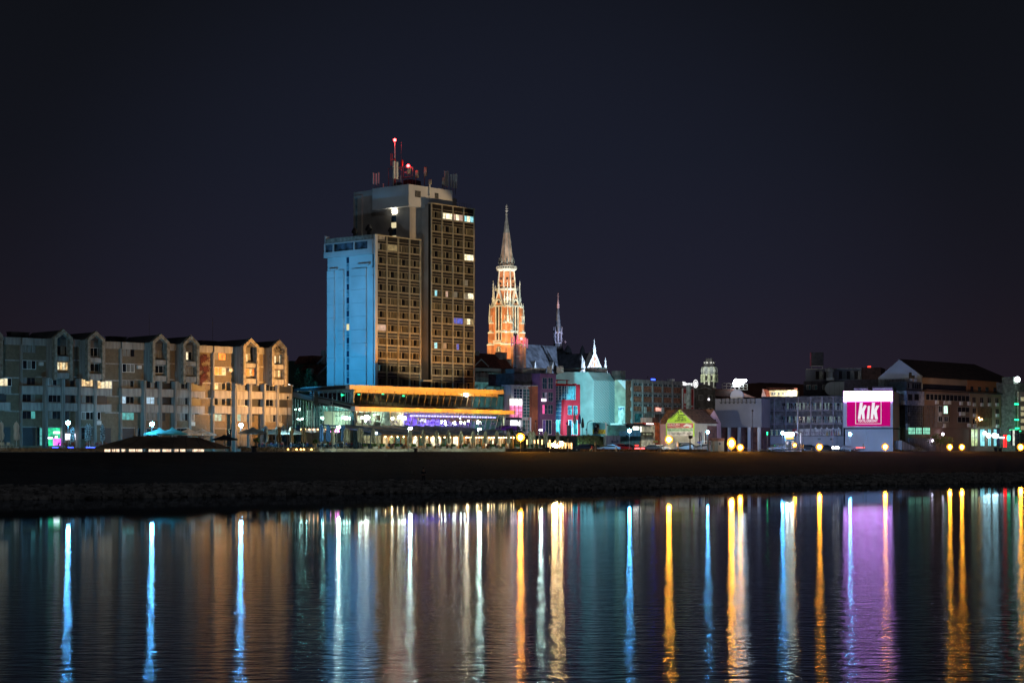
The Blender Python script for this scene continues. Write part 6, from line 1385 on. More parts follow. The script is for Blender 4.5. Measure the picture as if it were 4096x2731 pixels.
# second block: tan / orange / taupe
t0=t; t=bth('tan_orange_block','block with orange top storey and tan lower storeys at the right edge','building',fu)
fbx('orange_storey',TAO,1312,1726,427,625,-.5,.05); fbx('tan_storeys',TAN,1342,1758,600,1075,-.5,1.6); fbx('taupe_wing',TAG,1727,1952,435,1075,-.5,.6); fbx('dark_cornice',BLK,1335,1952,597,609,-.5,1.9)
for x in(1347,1449,1550,1655): winp(t,fu,x,548+(x-1347)*.05,x+46,614+(x-1347)*.05,.1,n=1,mats=[PANE],frame=TAO)
for x in(1755,1850): winp(t,fu,x,575,x+46,640,.65,n=3,mats=[PANE,CURT,PANE])
for j,(y,xs) in enumerate(((695,(1375,1478,1578,1680)),(838,(1378,1683)),(980,(1380,1685)))):
    for x in xs: winp(t,fu,x,y+(x-1375)*.03,x+47,y+68+(x-1375)*.03,1.65,n=2,mats=[PANE],frame=TAN); mb=MB(); u,v=fu.uv(x+6,y+78,1.6); fu.box(mb,u,u+1.1,v-.8,v,1.6,2.05); build('air_conditioner',mb,ACW,t)
for y in(718,858,1000): winp(t,fu,1780,y,1930,y+62,.65,n=5,mats=[PANE],frame=FRAMED)
fbx('bronze_glass',mat('bronze_glass_mat',(.04,.03,.02),.12,spec=.9),1462,1640,800,1065,1.6,1.8); rail(t,fu,1463,1640,830,1105,1.9,12,mat('bronze_bar',(.3,.2,.1),.4,metal=.6),'bronze_bars',.05)
SHY=emit('shop_yellow_green',(.8,1,.45),.8,var=.5,sc=1.); SHB=emit('shop_cyan',(.3,.9,1),.9,var=.5,sc=1.)
for x0,x1,m in((1362,1405,SHY),(1410,1445,SHY),(1480,1540,SHB),(1585,1625,SHB),(1660,1700,SHB),(1710,1755,mat('violet_glass'))): winp(t,fu,x0,1120,x1,1345,1.,n=2,mats=[m],frame=FRAMED,tr=1,name='lit_shop_window')
fbx('ground_wall',TAB,1342,1952,1076,1400,-.5,.9)
mb=MB(); 
for x,y,s in((1545,1175,.5),(1595,1205,.6),(1670,1205,.6),(1700,1212,.6),(1900,1200,.5)): u,v=fu.uv(x,y,3); mb2=MB(); mb2.ball(fu.P(u,v,3),s); build('shop_lamp',mb2,emit('shop_lamp_cyan',(.6,.95,1),14,samp=True),t)
for x,y in((1468,968),(1480,998),(1505,990)): u,v=fu.uv(x,y,2.2); mb2=MB(); mb2.ball(fu.P(u,v,2.2),.22); build('reflection_dot',mb2,emit('lamp_reflection_warm',(1,.6,.2),14),t)  # glowing balls paint street light reflections in the bronze glass
# far right: green lit tower
fr_=fU(1952,500); t=bth('green_lit_building','building with green light bars cut by the right picture edge','building',fr_)
pbox(t,'wall',fr_,mat('green_grey_wall',(.16,.2,.16),.9),1953,500,2200,1400,-10,0,bot=0); pbox(t,'cream_wall',fr_,CRM,1995,620,2200,1180,0,.4)
for y in(690,815,890,980,1075): winp(t,fr_,2022,y,2120,y+55,.45,n=2,mats=[emit('dim_warm_window',(1,.9,.5),.35,var=.4)])
GB=emit('green_bar',(.02,1,.4),3,samp=True)
for x0,x1,y0,y1 in((1952,1998,775,795),(1955,2000,985,1003),(1962,2006,1100,1115),(1890,1990,1125,1140),(2000,2030,1140,1150)): pbox(t,'green_light_bar',fr_,GB,x0,y0,x1,y1,.6,.9)
pbox(t,'tower_top',fr_,mat('green_grey_wall'),1925,425,2000,520,-3,.2)
mb=MB(); u,v=fr_.uv(1980,458,.8); mb.ball(fr_.P(u,v,.8),.75); build('round_lamp',mb,emit('round_white',(.85,.95,1),8,samp=True),t)
winp(t,fr_,1885,1130,2000,1340,1.5,n=4,mats=[emit('lobby_white',(.9,1,.85),.8,var=.5,sc=1.),GTEAL],frame=FRAMEW,tr=3,name='glass_lobby')
t=bth('red_light_column','tall glowing red column sign at the right','illuminated sign',fr_); pbox(t,'red_tube',fr_,emit('red_tube',(1,.01,.01),3,samp=True),1812,1195,1838,1360,8,8.4)
t=bth('pharmacy_light','round green light sign right of the red column','illuminated sign',fr_); mb=MB(); u,v=fr_.uv(1857,1238,6); mb.rod(fr_.P(u,v,6),fr_.P(u,v,6.3),.75,.75,14); build('green_disc',mb,emit('green_disc',(.05,1,.4),3,samp=True),t)
t=bth('white_light_sign','small white blue light sign left of the red column','illuminated sign',fr_); pbox(t,'white_box',fr_,emit('white_blue_box',(.6,.85,1),5),1762,1222,1805,1243,8,8.4)
# ================= street level =================
def onpix(px,q,z=0.): return gp(px,q,z)
def zpt(x,y,q): p=gp(x,q); return Vector((p.x,p.y,zat(y,p.y)))
RA=HA   # objects aligned with the quay
GLOBE=emit('globe_cool_white',(.12,.52,1),300,samp=True); LEDH=emit('led_head_white',(.7,1,.8),520,samp=True); SODE=emit('sodium_lens',(1,.36,.02),200,samp=True); SODB=emit('sodium_lens_bright',(1,.37,.025),300,samp=True)
POSTW=mat('lamp_post_paint',(.4,.4,.4),.6); POSTO=mat('white_post',(.6,.55,.45),.7)
def globe(zn,x,y,q,lab,r=.36):
    zone(zn); p=zpt(x,y,q); t=thing('globe_lamp',lab,'street lamp',(p.x,p.y,0),group='globe street lamps on the promenade')
    mb=MB(); mb.rod((p.x,p.y,0),(p.x,p.y,p.z-r),.07,.05,8); mb.lathe((p.x,p.y,0),[(.16,0),(.14,.25),(.08,.3)],8); build('post',mb,POSTW,t)
    mb=MB(); mb.ball(p,r,14); build('globe',mb,GLOBE,t,smooth=True)
globe('A',712,1153,57,'globe lamp in front of the green and pink lit bar'); globe('B',72,1165,56,'globe lamp beside the teal parasols and the big tent'); globe('B',1002,1177,54,'globe lamp left of the four open cream parasols')
globe('I',394,1142,25,'globe lamp before the low supermarket, left of the parking sign house',.33); globe('I',1438,1160,24,'globe lamp in front of the pink house',.28); globe('J',602,1172,22,'globe lamp left of the amber display board',.33); globe('J',1503,1187,22,'globe lamp under the magenta sign',.33)
def ledlamp(zn,xp,x,y,q,lab):
    zone(zn); p=zpt(x,y,q); b=gp(xp,q); t=thing('terrace_lamp',lab,'street lamp',(b.x,b.y,0),group='slim lamps before the restaurant terrace')
    mb=MB(); mb.rod((b.x,b.y,0),(b.x,b.y,p.z-.2),.09,.07,8); mb.rod((b.x,b.y,p.z-.2),(p.x,p.y,p.z+.05),.05); build('post',mb,POSTW,t)
    mb=MB(); mb.lathe(p,[(.1,-.18),(.34,-.08),(.3,.08),(.08,.16)],10); build('lamp_head',mb,LEDH,t)
ledlamp('C',857,887,1073,40,'slim lamp at the glass corner, leftmost of the terrace lamps'); ledlamp('D',115,142,1088,39,'slim lamp at the left half of the long awning'); ledlamp('D',1085,1108,1100,38,'slim lamp before the violet lit hall'); ledlamp('D',1937,1963,1112,37,'slim lamp in front of the plum building')
def sodium(zn,x,y,q,lab,r=.42,m=None,sz=1.,post=True):
    zone(zn); p=zpt(x,y,q); t=thing('sodium_floodlight',lab,'floodlight',(p.x,p.y,0),group='orange sodium floodlights on the quay edge')
    mb=MB(); mb.rod((p.x,p.y,0),(p.x,p.y,p.z-r*.6),.06,.05,6); mb.cbox((p.x,p.y+r*.5,p.z),r*1.7,.25,r*1.6*sz); build('post_and_housing',mb,POSTO,t)
    mb=MB(); n=18; k=len(mb.v); R1=r*1.75
    for rr_,yy in((.1,r*.95),(R1*.6,r*.85),(R1,r*.35)):
        for i in range(n): a=2*PI*i/n; mb.v.append(Vector((p.x+math.cos(a)*rr_,p.y+yy,p.z+math.sin(a)*rr_*sz)))
    for q_ in range(2):
        for i in range(n): j=(i+1)%n; mb.f.append((q_*n+i,q_*n+j,(q_+1)*n+j,(q_+1)*n+i)); mb.m.append(0)
    build('halo_bowl',mb,mat('halo_copper',(.045,.02,.007),.7),t,smooth=True)  # bowl added to imitate the orange halo around the lamp
    mb=MB(); mb.lathe((p.x,p.y,p.z),[(max(.01,math.sin(PI*i/8)*r*.95),-math.cos(PI*i/8)*r*sz) for i in range(9)],14); build('lamp_lens',mb,m or SODE,t,smooth=True)
sodium('D',1680,1213,3,'big sodium floodlight before the plum building, leftmost one',.42,SODB); sodium('I',920,1258,3,'big sodium floodlight in front of the parking sign house',.42,SODB)
sodium('I',1755,1310,3,'tall bright sodium floodlight below the blank grey wall, left of a pair',.48,SODB,1.35); sodium('I',1872,1365,3,'lower sodium floodlight beside the tall bright one',.42); sodium('J',765,1335,3,'small sodium light at the gangway',.32)
sodium('J',1095,1358,3,'sodium floodlight in front of the gallery offices',.42); sodium('J',1972,1355,3,'sodium floodlight under the right end of the magenta sign',.42)
sodium('K',1080,1358,3,'left one of the twin sodium floodlights at the right block',.42); sodium('K',1240,1360,3,'right one of the twin sodium floodlights at the right block',.42); sodium('K',2025,1360,3,'sodium floodlight at the right picture edge',.5)
# ---- white posts lit orange
def posts(zn,lst,q=1.,r=.09,m=None,grp='white posts along the quay edge',nm='quay_post',words='white post'):
    zone(zn)
    for x,y,lab in lst:
        p=zpt(x,y,q); t=thing(nm,lab,'post',(p.x,p.y,0),group=grp); mb=MB(); mb.rod((p.x,p.y,0),(p.x,p.y,p.z),r,r,8); build('shaft',mb,m or POSTO,t)
        mb=MB(); mb.lathe((p.x,p.y,p.z),[(r*1.3,0),(r*1.2,.08),(.02,.16)],8); build('cap',mb,METAL,t)
posts('D',[(1468,1200,'tall quay post left of the leftmost sodium floodlight')],1.)
posts('L5',[(1073,415,'tall post at the timber platform'),(1690,485,'thick quay post in front of the white parked coupe'),(2160,545,'short quay post right of the white coupe')],1.,.12)
posts('L6',[(457,473,'quay post in front of the red light bar'),(905,440,'tall quay post left of the parking sign floodlight'),(985,530,'thin quay post just left of the floodlight'),(1305,500,'quay post right of the parking sign floodlight'),(1983,480,'quay post beside the globe lamp before the pink house'),(2085,478,'quay post left of the parking kiosk')],1.,.1)
posts('J',[(990,1380,'low quay post left of the office floodlight'),(1680,1322,'dark square post before the blue lit wall')],1.,.1)
GLOWP=emit('glow_post',(1,.55,.2),3.2,var=.3)
zone('L5'); b=gp(630,2); 
k=0
for x,y,y2 in((157,435,545),(325,445,520),(405,435,525),(492,435,545),(633,500,640),(665,440,505),(677,505,640),(790,455,540),(882,475,640),(950,500,640),(973,480,580),(1020,505,640),(1063,495,570),(1090,505,640),(1153,505,640)):
    p=zpt(x,y,5 if y2>600 else 12); z0=zat(y2,p.y); k+=1
    t=thing('glowing_post','glowing amber post, number order along the timber platform: '+('%s from the left'%['first','second','third','fourth','fifth','sixth','seventh','eighth','ninth','tenth','eleventh','twelfth','thirteenth','fourteenth','fifteenth'][k-1]),'light post',(p.x,p.y,0),group='glowing amber posts of the timber platform')
    mb=MB(); mb.rod((p.x,p.y,max(z0,0)),(p.x,p.y,p.z),.11,.11,8); build('light_tube',mb,GLOWP,t)
    mb=MB(); mb.rod((p.x,p.y,0),(p.x,p.y,max(z0,.02)),.06); build('stem',mb,DARKM,t)
for i,(x,y,r) in enumerate(((750,550,.32),(815,580,.3),(920,530,.42))):
    p=zpt(x,y,8); t=thing('platform_lamp','bright warm lamp on the timber platform, %s'%('left one','middle low one','right large one')[i],'lamp',(p.x,p.y,0),group='bright lamps on the timber platform')
    mb=MB(); mb.ball(p,r); build('bulb',mb,emit('platform_bulb',(1,.6,.22),220,samp=True),t); mb=MB(); mb.rod((p.x,p.y,.5),p-Vector((0,0,r*.8)),.05); build('stem',mb,DARKM,t)
# ---- raised decks
def deck(name,label,zn,x0,x1,q0,q1,h,m,steps=3,cat='deck'):
    zone(zn); a=gp(x0,q0); b=gp(x1,q0); u0=(a-QE).dot(UQ); u1=(b-QE).dot(UQ); t=thing(name,label,cat,a)
    f=Face(QE+BQ*q0,UQ)
    for s in range(steps):
        mb=MB(); f.box(mb,u0,u1,h*s/steps,h*(s+1)/steps-.004,-(q1-q0),-s*.35); build('step_board' if s<steps-1 else 'deck_top',mb,m,t)
    return t
deck('cafe_deck','low brown timber terrace before the apartments','A',-60,1230,50,62,.62,WOOD)
deck('restaurant_deck','long pale stone step terrace of the restaurant','L3',205,5400,45,77,.55,mat('pale_step',(.4,.34,.27),.85,noise=6,amt=.2))
deck('timber_platform','timber platform with amber glowing posts','L5',648,1165,4,14,.55,WOOD,2)
zone('L3'); deck('corner_step','pale ramped step at the left end of the restaurant terrace','L3',-60,200,47,77,.5,mat('pale_step'),2)
def palisade(label,zn,x0,x1,q,h,n):
    zone(zn); a=gp(x0,q); b=gp(x1,q); t=thing('log_palisade',label,'low fence',a); mb=MB(); rr=random.Random(n)
    for i in range(n):
        p=lerp(a,b,(i+.5)/n); r=(b-a).length/n*.47; mb.lathe(p,[(r,0),(r,h-.06+rr.random()*.06),(r*.7,h)],7,rot=rr.random())
    build('logs',mb,mat('log_wood',(.26,.17,.09),.9,noise=6,amt=.4),t)
    mb=MB(); d=(b-a).normalized(); mb.rod(a+Vector((0,.25,h*.5)),b+Vector((0,.25,h*.5)),.05); build('back_rail',mb,WOOD,t)
palisade('upright log edging of the cafe terrace with small lanterns in front','L2',468,2175,48,.72,62)
palisade('upright log edging before the parked cars','L5',1350,2352,22,.5,44); palisade('log edging behind the parking sign floodlight','L6',0,1950,20,.46,90)
# ---- parasols
PAR={}
def parasol_closed(key,m,h=3.5):
    t=thing('closed_parasol','x','parasol',(0,0,0),group='closed parasols on the terraces'); mb=MB(); rr=random.Random(hash(key)%99 if 0 else len(key))
    prof=[(.12,1.0),(.3,1.15),(.34,1.7),(.26,2.2),(.33,2.9),(.2,3.3),(.04,3.5)]; n=12; k=len(mb.v)
    for r,z in prof:
        for i in range(n):
            a=2*PI*i/n; q=r*(1.25 if i%2 else .68)*(.9+.2*rr.random()); mb.v.append(Vector((math.cos(a)*q,math.sin(a)*q,z*h/3.5)))
    for a in range(len(prof)-1):
        for i in range(n): j=(i+1)%n; mb.f.append((k+a*n+i,k+a*n+j,k+(a+1)*n+j,k+(a+1)*n+i)); mb.m.append(0)
    build('canopy',mb,m,t,local=True); mb=MB(); mb.rod((0,0,0),(0,0,h+.1),.04); mb.lathe((0,0,0),[(.35,0),(.35,.07),(.06,.1)],8); build('pole',mb,FRAMEW,t,local=True)
    mb=MB(); mb.lathe((0,0,2.0*h/3.5),[(.31,0),(.31,.08)],10); build('strap',mb,m,t,local=True)
    return Proto(t)
CREAMC=mat('parasol_cream',(.45,.4,.3),.9,noise=5,amt=.25,streak=True); BLUEC_=mat('parasol_navy',(.02,.06,.1),.9,noise=5,amt=.3,streak=True); TANC=mat('parasol_tan',(.32,.2,.1),.9,noise=5,amt=.3,streak=True); PATC=mat('parasol_pattern',(.35,.38,.35),.9,noise=30,c2=(.04,.04,.04),thr=(.45,.52)); WHC=mat('parasol_white',(.55,.58,.58),.9,noise=5,amt=.2,streak=True)
pc=parasol_closed('cream',CREAMC); pn=parasol_closed('navy',BLUEC_,4.1); ptn=parasol_closed('tan',TANC); pp=parasol_closed('patterned',PATC); pw=parasol_closed('white',WHC)
def pput(P,zn,lst,q,z=.55,base=3.5):
    zone(zn)
    for x,y,lab in lst:
        p=gp(x,q,z); h=zat(y,p.y)-z; P.put(p,random.random()*3,lab,scale=(min(1.15,h/base*1.05),)*2+(h/base,))
pput(pw,'A',[(14,1140,'white closed parasol at the left picture edge'),(172,1140,'white closed parasol standing alone before the brick wall')],56,.62)
pput(pp,'A',[(758,1195,'patterned closed parasol beside the lit white shop windows'),(910,1165,'left one of the paired patterned closed parasols'),(936,1168,'right one of the paired patterned closed parasols'),(1070,1168,'patterned closed parasol right of the pair')],60,.62)
pput(pw,'L2',[(1028,125,'pale blue lit closed parasol before the open cream ones')],50,.5)
pput(ptn,'L2',[(1312,150,'first tan closed parasol at the log edging'),(1600,148,'second tan closed parasol at the log edging'),(1868,148,'third tan closed parasol, rightmost at the log edging')],50,.5)
pput(pn,'L2',[(1425,105,'navy closed parasol behind the open cream ones'),(1752,98,'navy closed parasol before the foyer wall')],62,.5,4.1); pput(pn,'L3',[(-30,95,'navy closed parasol left of the lime green panels'),(135,95,'navy closed parasol at the lime green panels'),(482,105,'navy closed parasol nearest to the glass corner')],60,.5,4.1)
pput(pc,'L3',[(240,185,'cream closed parasol beside the pink neon letters'),(535,178,'cream closed parasol, left of a tight pair at the corner'),(580,180,'cream closed parasol, right of a tight pair at the corner'),(850,185,'cream closed parasol left of the awning end'),(895,185,'cream closed parasol at the awning end'),(1165,180,'cream closed parasol in front of the small blue lit pane'),(2005,215,'cream closed parasol next to the lamp post'),(2310,225,'cream closed parasol in the middle of the long awning')],47)
pput(pc,'L4',[(325,235,'cream closed parasol at the right end of the first awning'),(605,235,'cream closed parasol before the gap between the awnings'),(888,240,'cream closed parasol at the left end of the violet awning'),(1158,240,'cream closed parasol under the violet hall, left of a lamp post'),(1445,245,'cream closed parasol under the violet hall, right of a lamp post'),(1705,248,'cream closed parasol before the right part of the violet awning'),(1970,250,'cream closed parasol beside the tall quay post')],46)
pput(pc,'L5',[(225,240,'cream closed parasol right of the leftmost floodlight'),(305,250,'thin cream closed parasol before the orange slabs'),(575,245,'wide cream closed parasol before the retaining wall'),(840,255,'cream closed parasol right of the timber lamps')],44,.3)
def parasol_open(key,m,r=2.,group='open parasols of the cafe'):
    t=thing('open_parasol','x','parasol',(0,0,0),group=group); mb=MB(); c=Vector((0,0,3.35))
    e=[Vector((sx*r,sy*r,2.55)) for sx,sy in((-1,-1),(1,-1),(1,1),(-1,1))]
    for i in range(4): mb.face([e[i],e[(i+1)%4],c]); a,b=e[i],e[(i+1)%4]; dz=Vector((0,0,.22)); mb.face([a,b,b-dz,a-dz])
    for i in range(4): mb.face([e[i]-Vector((0,0,.04)),c-Vector((0,0,.06)),e[(i+1)%4]-Vector((0,0,.04))])
    build('canopy',mb,m,t,local=True); mb=MB(); mb.rod((0,0,0),(0,0,3.4),.05); mb.lathe((0,0,0),[(.4,0),(.4,.1),(.06,.14)],8); build('pole',mb,FRAMEW,t,local=True)
    mb=MB(); 
    for p in e: mb.rod((0,0,2.0),p*1.+Vector((0,0,.05)),.02,n=4)
    build('ribs',mb,DARKM,t,local=True)
    mb=MB(); mb.prism([(-.35,-.35,3.2),(.35,-.35,3.2),(.35,.35,3.2),(-.35,.35,3.2)],[(-.05,-.05,3.55),(.05,-.05,3.55),(.05,.05,3.55),(-.05,.05,3.55)]); build('vent_cap',mb,m,t,local=True)
    return Proto(t)
po=parasol_open('cream',CREAMC)
zone('L2')
for x,q,lab in((740,51,'open cream parasol at the globe lamp, leftmost of four'),(985,55,'second open cream parasol from the globe lamp'),(1270,56,'third open cream parasol from the globe lamp'),(1580,57,'fourth open cream parasol, nearest to the foyer')): p=gp(x,q,.5); po.put(p,RA-.75,lab,scale=(1.25,1.25,1.12))
pt=parasol_open('teal',mat('parasol_teal',(.12,.42,.36),.9,amt=.1))
zone('B')
for x,q,lab,P_ in((150,58,'teal open parasol left of the big tent ridge',pt),(285,54,'second teal open parasol above the tent',pt),(455,60,'cream open parasol above the tent, left of its neighbour',po),(595,62,'cream open parasol above the right end of the tent',po)): p=gp(x,q,.3); P_.put(p,RA-.75,lab,scale=(1.25,1.25,1.1))
pb=parasol_open('black',mat('parasol_black',(.02,.022,.02),.8)); p=gp(828,44,0); pb.put(p,.3,'small black open parasol at the right end of the tent',scale=(1.,1.,.83))
# ---- big tent
zone('B'); t=thing('marquee_tent','big brown marquee tent with a striped sloping roof in front of the apartments','tent',gp(400,40))
a=gp(-520,34); b=gp(885,34); c=gp(885,44); d=gp(-520,44); TNT=mat('tent_canvas',(.16,.12,.085),.8,noise=1.2,amt=.25)
ze=.75; zr=zat(1302,gp(200,39).y); 
r0=gp(-110,39,zr+.15); r1=gp(560,39,zr)
mb=MB(); E_=[Vector((p.x,p.y,ze)) for p in(a,b,c,d)]; mb.face([E_[0],E_[1],r1,r0]); mb.face([E_[1],E_[2],r1]); mb.face([E_[2],E_[3],r0,r1]); mb.face([E_[3],E_[0],r0]); build('roof_canvas',mb,TNT,t)
mb=MB()
for i in range(4): p,q_=E_[i],E_[(i+1)%4]; mb.face([p,q_,q_-Vector((0,0,.28)),p-Vector((0,0,.28))])
build('valance',mb,mat('tent_valance',(.22,.18,.13),.85),t)
mb=MB()
for i in range(1,9):
    p=lerp(E_[0],E_[1],i/9); q_=lerp(r0,r1,max(0,min(1,(i-1.3)/6))); mb.rod(p+Vector((0,0,.03)),q_+Vector((0,0,.03)),.05,n=4)
build('roof_seams',mb,mat('tent_seam',(.08,.06,.045),.9),t)
mb=MB(); 
for i in range(8): p=lerp(E_[0],E_[1],i/7); mb.rod((p.x,p.y,0),(p.x,p.y,ze),.06)
build('poles',mb,METAL,t)
mb=MB(); f=Face(a+BQ*3,b-a); L_t=(b-a).length; rr=random.Random(4); u=4
while u<L_t-3: wd=.5+rr.random()*2.2; f.box(mb,u,u+wd,.02,.42,0,.1); u+=wd+.25+rr.random()*1.4
build('lit_inside_strip',mb,emit('tent_inside',(1,.72,.5),1.3,var=.7,sc=1.5),t)
# ---- restaurant awnings
AWM=mat('awning_cloth',(.34,.34,.33),.85,noise=1.5,amt=.12); BEAM=mat('awning_beam',(.16,.24,.34),.6); OAK=mat('oak_frame',(.4,.22,.08),.7,noise=6,amt=.2)
def awning(label,zn,x0,x1,yt,yf,q0=56,q1=73,bays=4,cloth=None):
    zone(zn); fq_=Face(QE+BQ*q0,UQ); fr_=Face(QE+BQ*q1,UQ); t=thing('terrace_awning',label,'awning',gp(x0,q0),group='long awnings over the restaurant terrace')
    u0=fq_.uv(x0,yf,0)[0]; u1=fq_.uv(x1,yf,0)[0]; zf=fq_.uv(x0,yf,0)[1]; zb=zf+2.0
    mb=MB(); A=[fq_.P(u0,zf,0),fq_.P(u1,zf,0),fr_.P(u1,zb,0),fr_.P(u0,zb,0)]; mb.prism([p+Vector((0,0,.06)) for p in A],A); build('cloth',mb,cloth or AWM,t)
    for i in range(bays+1):
        mb=MB(); u=lerp(u0,u1,i/bays); mb.rod(fq_.P(u,zf+.12,0),fr_.P(u,zb+.12,0),.14); build('roof_beam',mb,BEAM,t)
        mb=MB(); uu=min(max(u,u0+.15),u1-.15); fq_.box(mb,uu-.12,uu+.12,.55,zf,-.25,0); build('post',mb,OAK,t)
    mb=MB(); fq_.box(mb,u0,u1,zf-.3,zf-.02,-.2,.05); build('front_beam',mb,OAK,t)
    # folding glass doors at mid depth, lit inside
    rr=random.Random(int(x0)+7); fm=Face(QE+BQ*(q0+1.5),UQ); n=bays*4; w_=(u1-u0)/n; GA=emit('cafe_inside',(1,.78,.4),.55,var=.8,sc=.9); GB2=emit('cafe_inside_bright',(1,.9,.62),1.3,var=.8,sc=1.2)
    for i in range(n):
        m=rr.choice((GA,GA,GTEAL,DK,GB2,mat('curtain_green',(.35,.5,.4),.9),GA)); mb=MB(); ua=u0+i*w_+.05; ub_=ua+w_-.1; fm.box(mb,ua,ub_,1.1,zf-.35,-.1,-.05,1); 
        for uu in(ua,ub_): fm.box(mb,uu-.06,uu+.06,.55,zf-.3,-.12,.0,0)
        fm.box(mb,ua,ub_,.55,1.1,-.1,-.04,0); build('glazed_door',mb,[OAK,m],t)
    for k in range(bays*4): mb=MB(); mb.ball(fq_.P(lerp(u0,u1,(k+.5)/(bays*4)),zf-.42,.12),.09,8); build('string_bulb',mb,emit('string_bulb_mat',(1,.72,.32),30,samp=False),t)
    for k in range(bays): light(t,'POINT',fq_.P(lerp(u0,u1,(k+.5)/bays),zf-.7,-.6),70,(1,.62,.28),.15)
    return t,fq_,u0,u1,zf
awning('long grey awning with oak posts over the left terrace','L3',1365,3500,330,330)
awning('long violet tinted awning under the violet dining hall','L4',965,2110,345,345,bays=5,cloth=mat('awning_violet',(.26,.2,.36),.85))
zone('L3'); t=thing('glass_side_pavilion','glazed terrace pavilion with blue metal edge at the left end of the awning','pavilion',gp(930,58)); f=Face(QE+BQ*57,UQ)
for i,x in enumerate((930,1020,1105,1200,1265,1345)): pbox(t,'frame_post',f,BEAM if x in(1105,) else mat('pavilion_post',(.45,.42,.3),.7),x,345,x+10,540,-.1,.05,bot=.55)
pbox(t,'edge_beam',f,BEAM,930,322,1365,348,-.3,.1); mb=MB(); f.px(mb,935,350,1345,530,-.6,-.5); build('lit_pane',mb,emit('pavilion_inside',(.75,.75,.4),.28,var=.6),t)
mb=MB(); mb.rod(f.P(*f.uv(930,185,0),0),f.P(*f.uv(1365,310,0),0),.13); build('slanted_beam',mb,BEAM,t); pbox(t,'lit_sign_pane',f,_M['white_blue_box'],1183,270,1262,325,.1,.2)
# neon letters
zone('L3'); t=thing('neon_letters','pink and white neon letters above the lime green panels','neon sign',gp(330,70)); f=Face(QE+BQ*66,UQ)
mb=MB()
for a,b in(((292,275),(308,210)),((308,210),(322,275)),((298,250),(318,250)),((330,275),(345,212)),((345,212),(362,212)),((362,212),(375,275)),((336,250),(372,250))):
    mb.rod(f.P(*f.uv(*a,0),0),f.P(*f.uv(*b,0),0),.1)
build('neon_tubes',mb,emit('neon_pink',(1,.25,.7),9),t); mb=MB(); mb.rod(f.P(*f.uv(172,262,0),0),f.P(*f.uv(228,262,0),0),.1); build('neon_bar',mb,_M['neon_pink'],t)
zone('L2'); t=thing('foyer_canopy','shallow canopy with a row of small warm lamps by the foyer','canopy',gp(2000,66)); f=Face(QE+BQ*62,UQ); pbox(t,'canopy_roof',f,mat('canopy_cream',(.5,.42,.32),.8),1785,185,2460,270,-2,0)
for i in range(7):
    mb=MB(); u,v=f.uv(1810+i*95,205,.1); mb.ball(f.P(u,v,.12),.12,8); build('small_lamp',mb,emit('small_warm',(1,.5,.2),10),t)
# ---- planters
PLM=mat('planter_stone',(.33,.3,.26),.85,noise=4,amt=.2); SOIL=mat('soil',(.03,.02,.015),.95)
def planter(kind):
    rr=random.Random(len(kind))
    t=thing('shrub_planter' if kind!='box' else 'flower_box','x','planter',(0,0,0),group='planters along the restaurant terrace')
    if kind=='low':
        mb=MB(); mb.prism([(-.55,-.28,0),(.55,-.28,0),(.55,.28,0),(-.55,.28,0)],[(-.62,-.32,.42),(.62,-.32,.42),(.62,.32,.42),(-.62,.32,.42)]); build('trough',mb,PLM,t,local=True)
        for x in(-.3,.3):
            mb=MB(); mb.leafball((x,0,.68),.33,.3,.3,240,.07,rnd=rr); mb.lathe((x,0,.4),[(.22,0),(.25,.3),(.1,.48)],8); build('shrub',mb,LEAFA,t,local=True)
    elif kind=='box':
        mb=MB(); mb.box(-.35,.35,-.3,.3,0,.62); mb.box(-.38,.38,-.33,.33,.56,.62); build('wooden_box',mb,WOOD,t,local=True); mb=MB(); mb.leafball((0,0,.72),.4,.3,.18,140,.07,rnd=rr); build('flowers',mb,mat('flower_red',(.35,.06,.09),.9),t,local=True)
    elif kind=='pot':
        mb=MB(); mb.lathe((0,0,0),[(.2,0),(.3,.9),(.34,.95)],10); build('pot',mb,mat('pot_clay',(.42,.26,.14),.8),t,local=True); mb=MB(); mb.leafball((0,0,1.35),.5,.5,.42,260,.1,rnd=rr); build('foliage',mb,LEAFA,t,local=True)
    return Proto(t)
PL,PB,PP=planter('low'),planter('box'),planter('pot')
zone('L3')
for x,lab in((970,'shrub trough at the left end of the awning, left of its neighbour'),(1180,'shrub trough under the small blue lit pane'),(1380,'shrub trough at the first oak post'),(1715,'shrub trough before the white lit doors'),(2095,'shrub trough beside the bicycles on their left')): PL.put(gp(x,46,.55),RA,lab,scale=1.)
zone('L4')
for x,lab in((150,'shrub trough right of the bicycles'),(462,'shrub trough between two flower boxes, left half'),(705,'shrub trough before the awning gap'),(975,'shrub trough beside the pale wicker chairs, left of them'),(1280,'shrub trough right of the wicker chairs'),(1605,'bright shrub trough below the violet hall'),(1860,'shrub trough left of the tall quay post'),(2170,'shrub trough below the leftmost sodium floodlight')): PL.put(gp(x,46,.55),RA,lab)
zone('L5')
for x,lab in((205,'shrub trough right of the leftmost sodium floodlight'),(415,'shrub trough with white flowers at the slim lamp')): PL.put(gp(x,45,.3),RA,lab)
for zn,lst in(('L3',((1605,'wooden flower box left of the white lit doors'),(1885,'wooden flower box with folded cloth beside the lamp post'))),('L4',((330,'flower box at the right end of the first awning'),(587,'flower box before the awning gap'),(895,'flower box left of the wicker chairs'),(1515,'flower box left of the bright shrub trough'),(1728,'flower box right of the bright shrub trough')))):
    zone(zn)
    for x,lab in lst: PB.put(gp(x,46.5,.55),RA,lab)
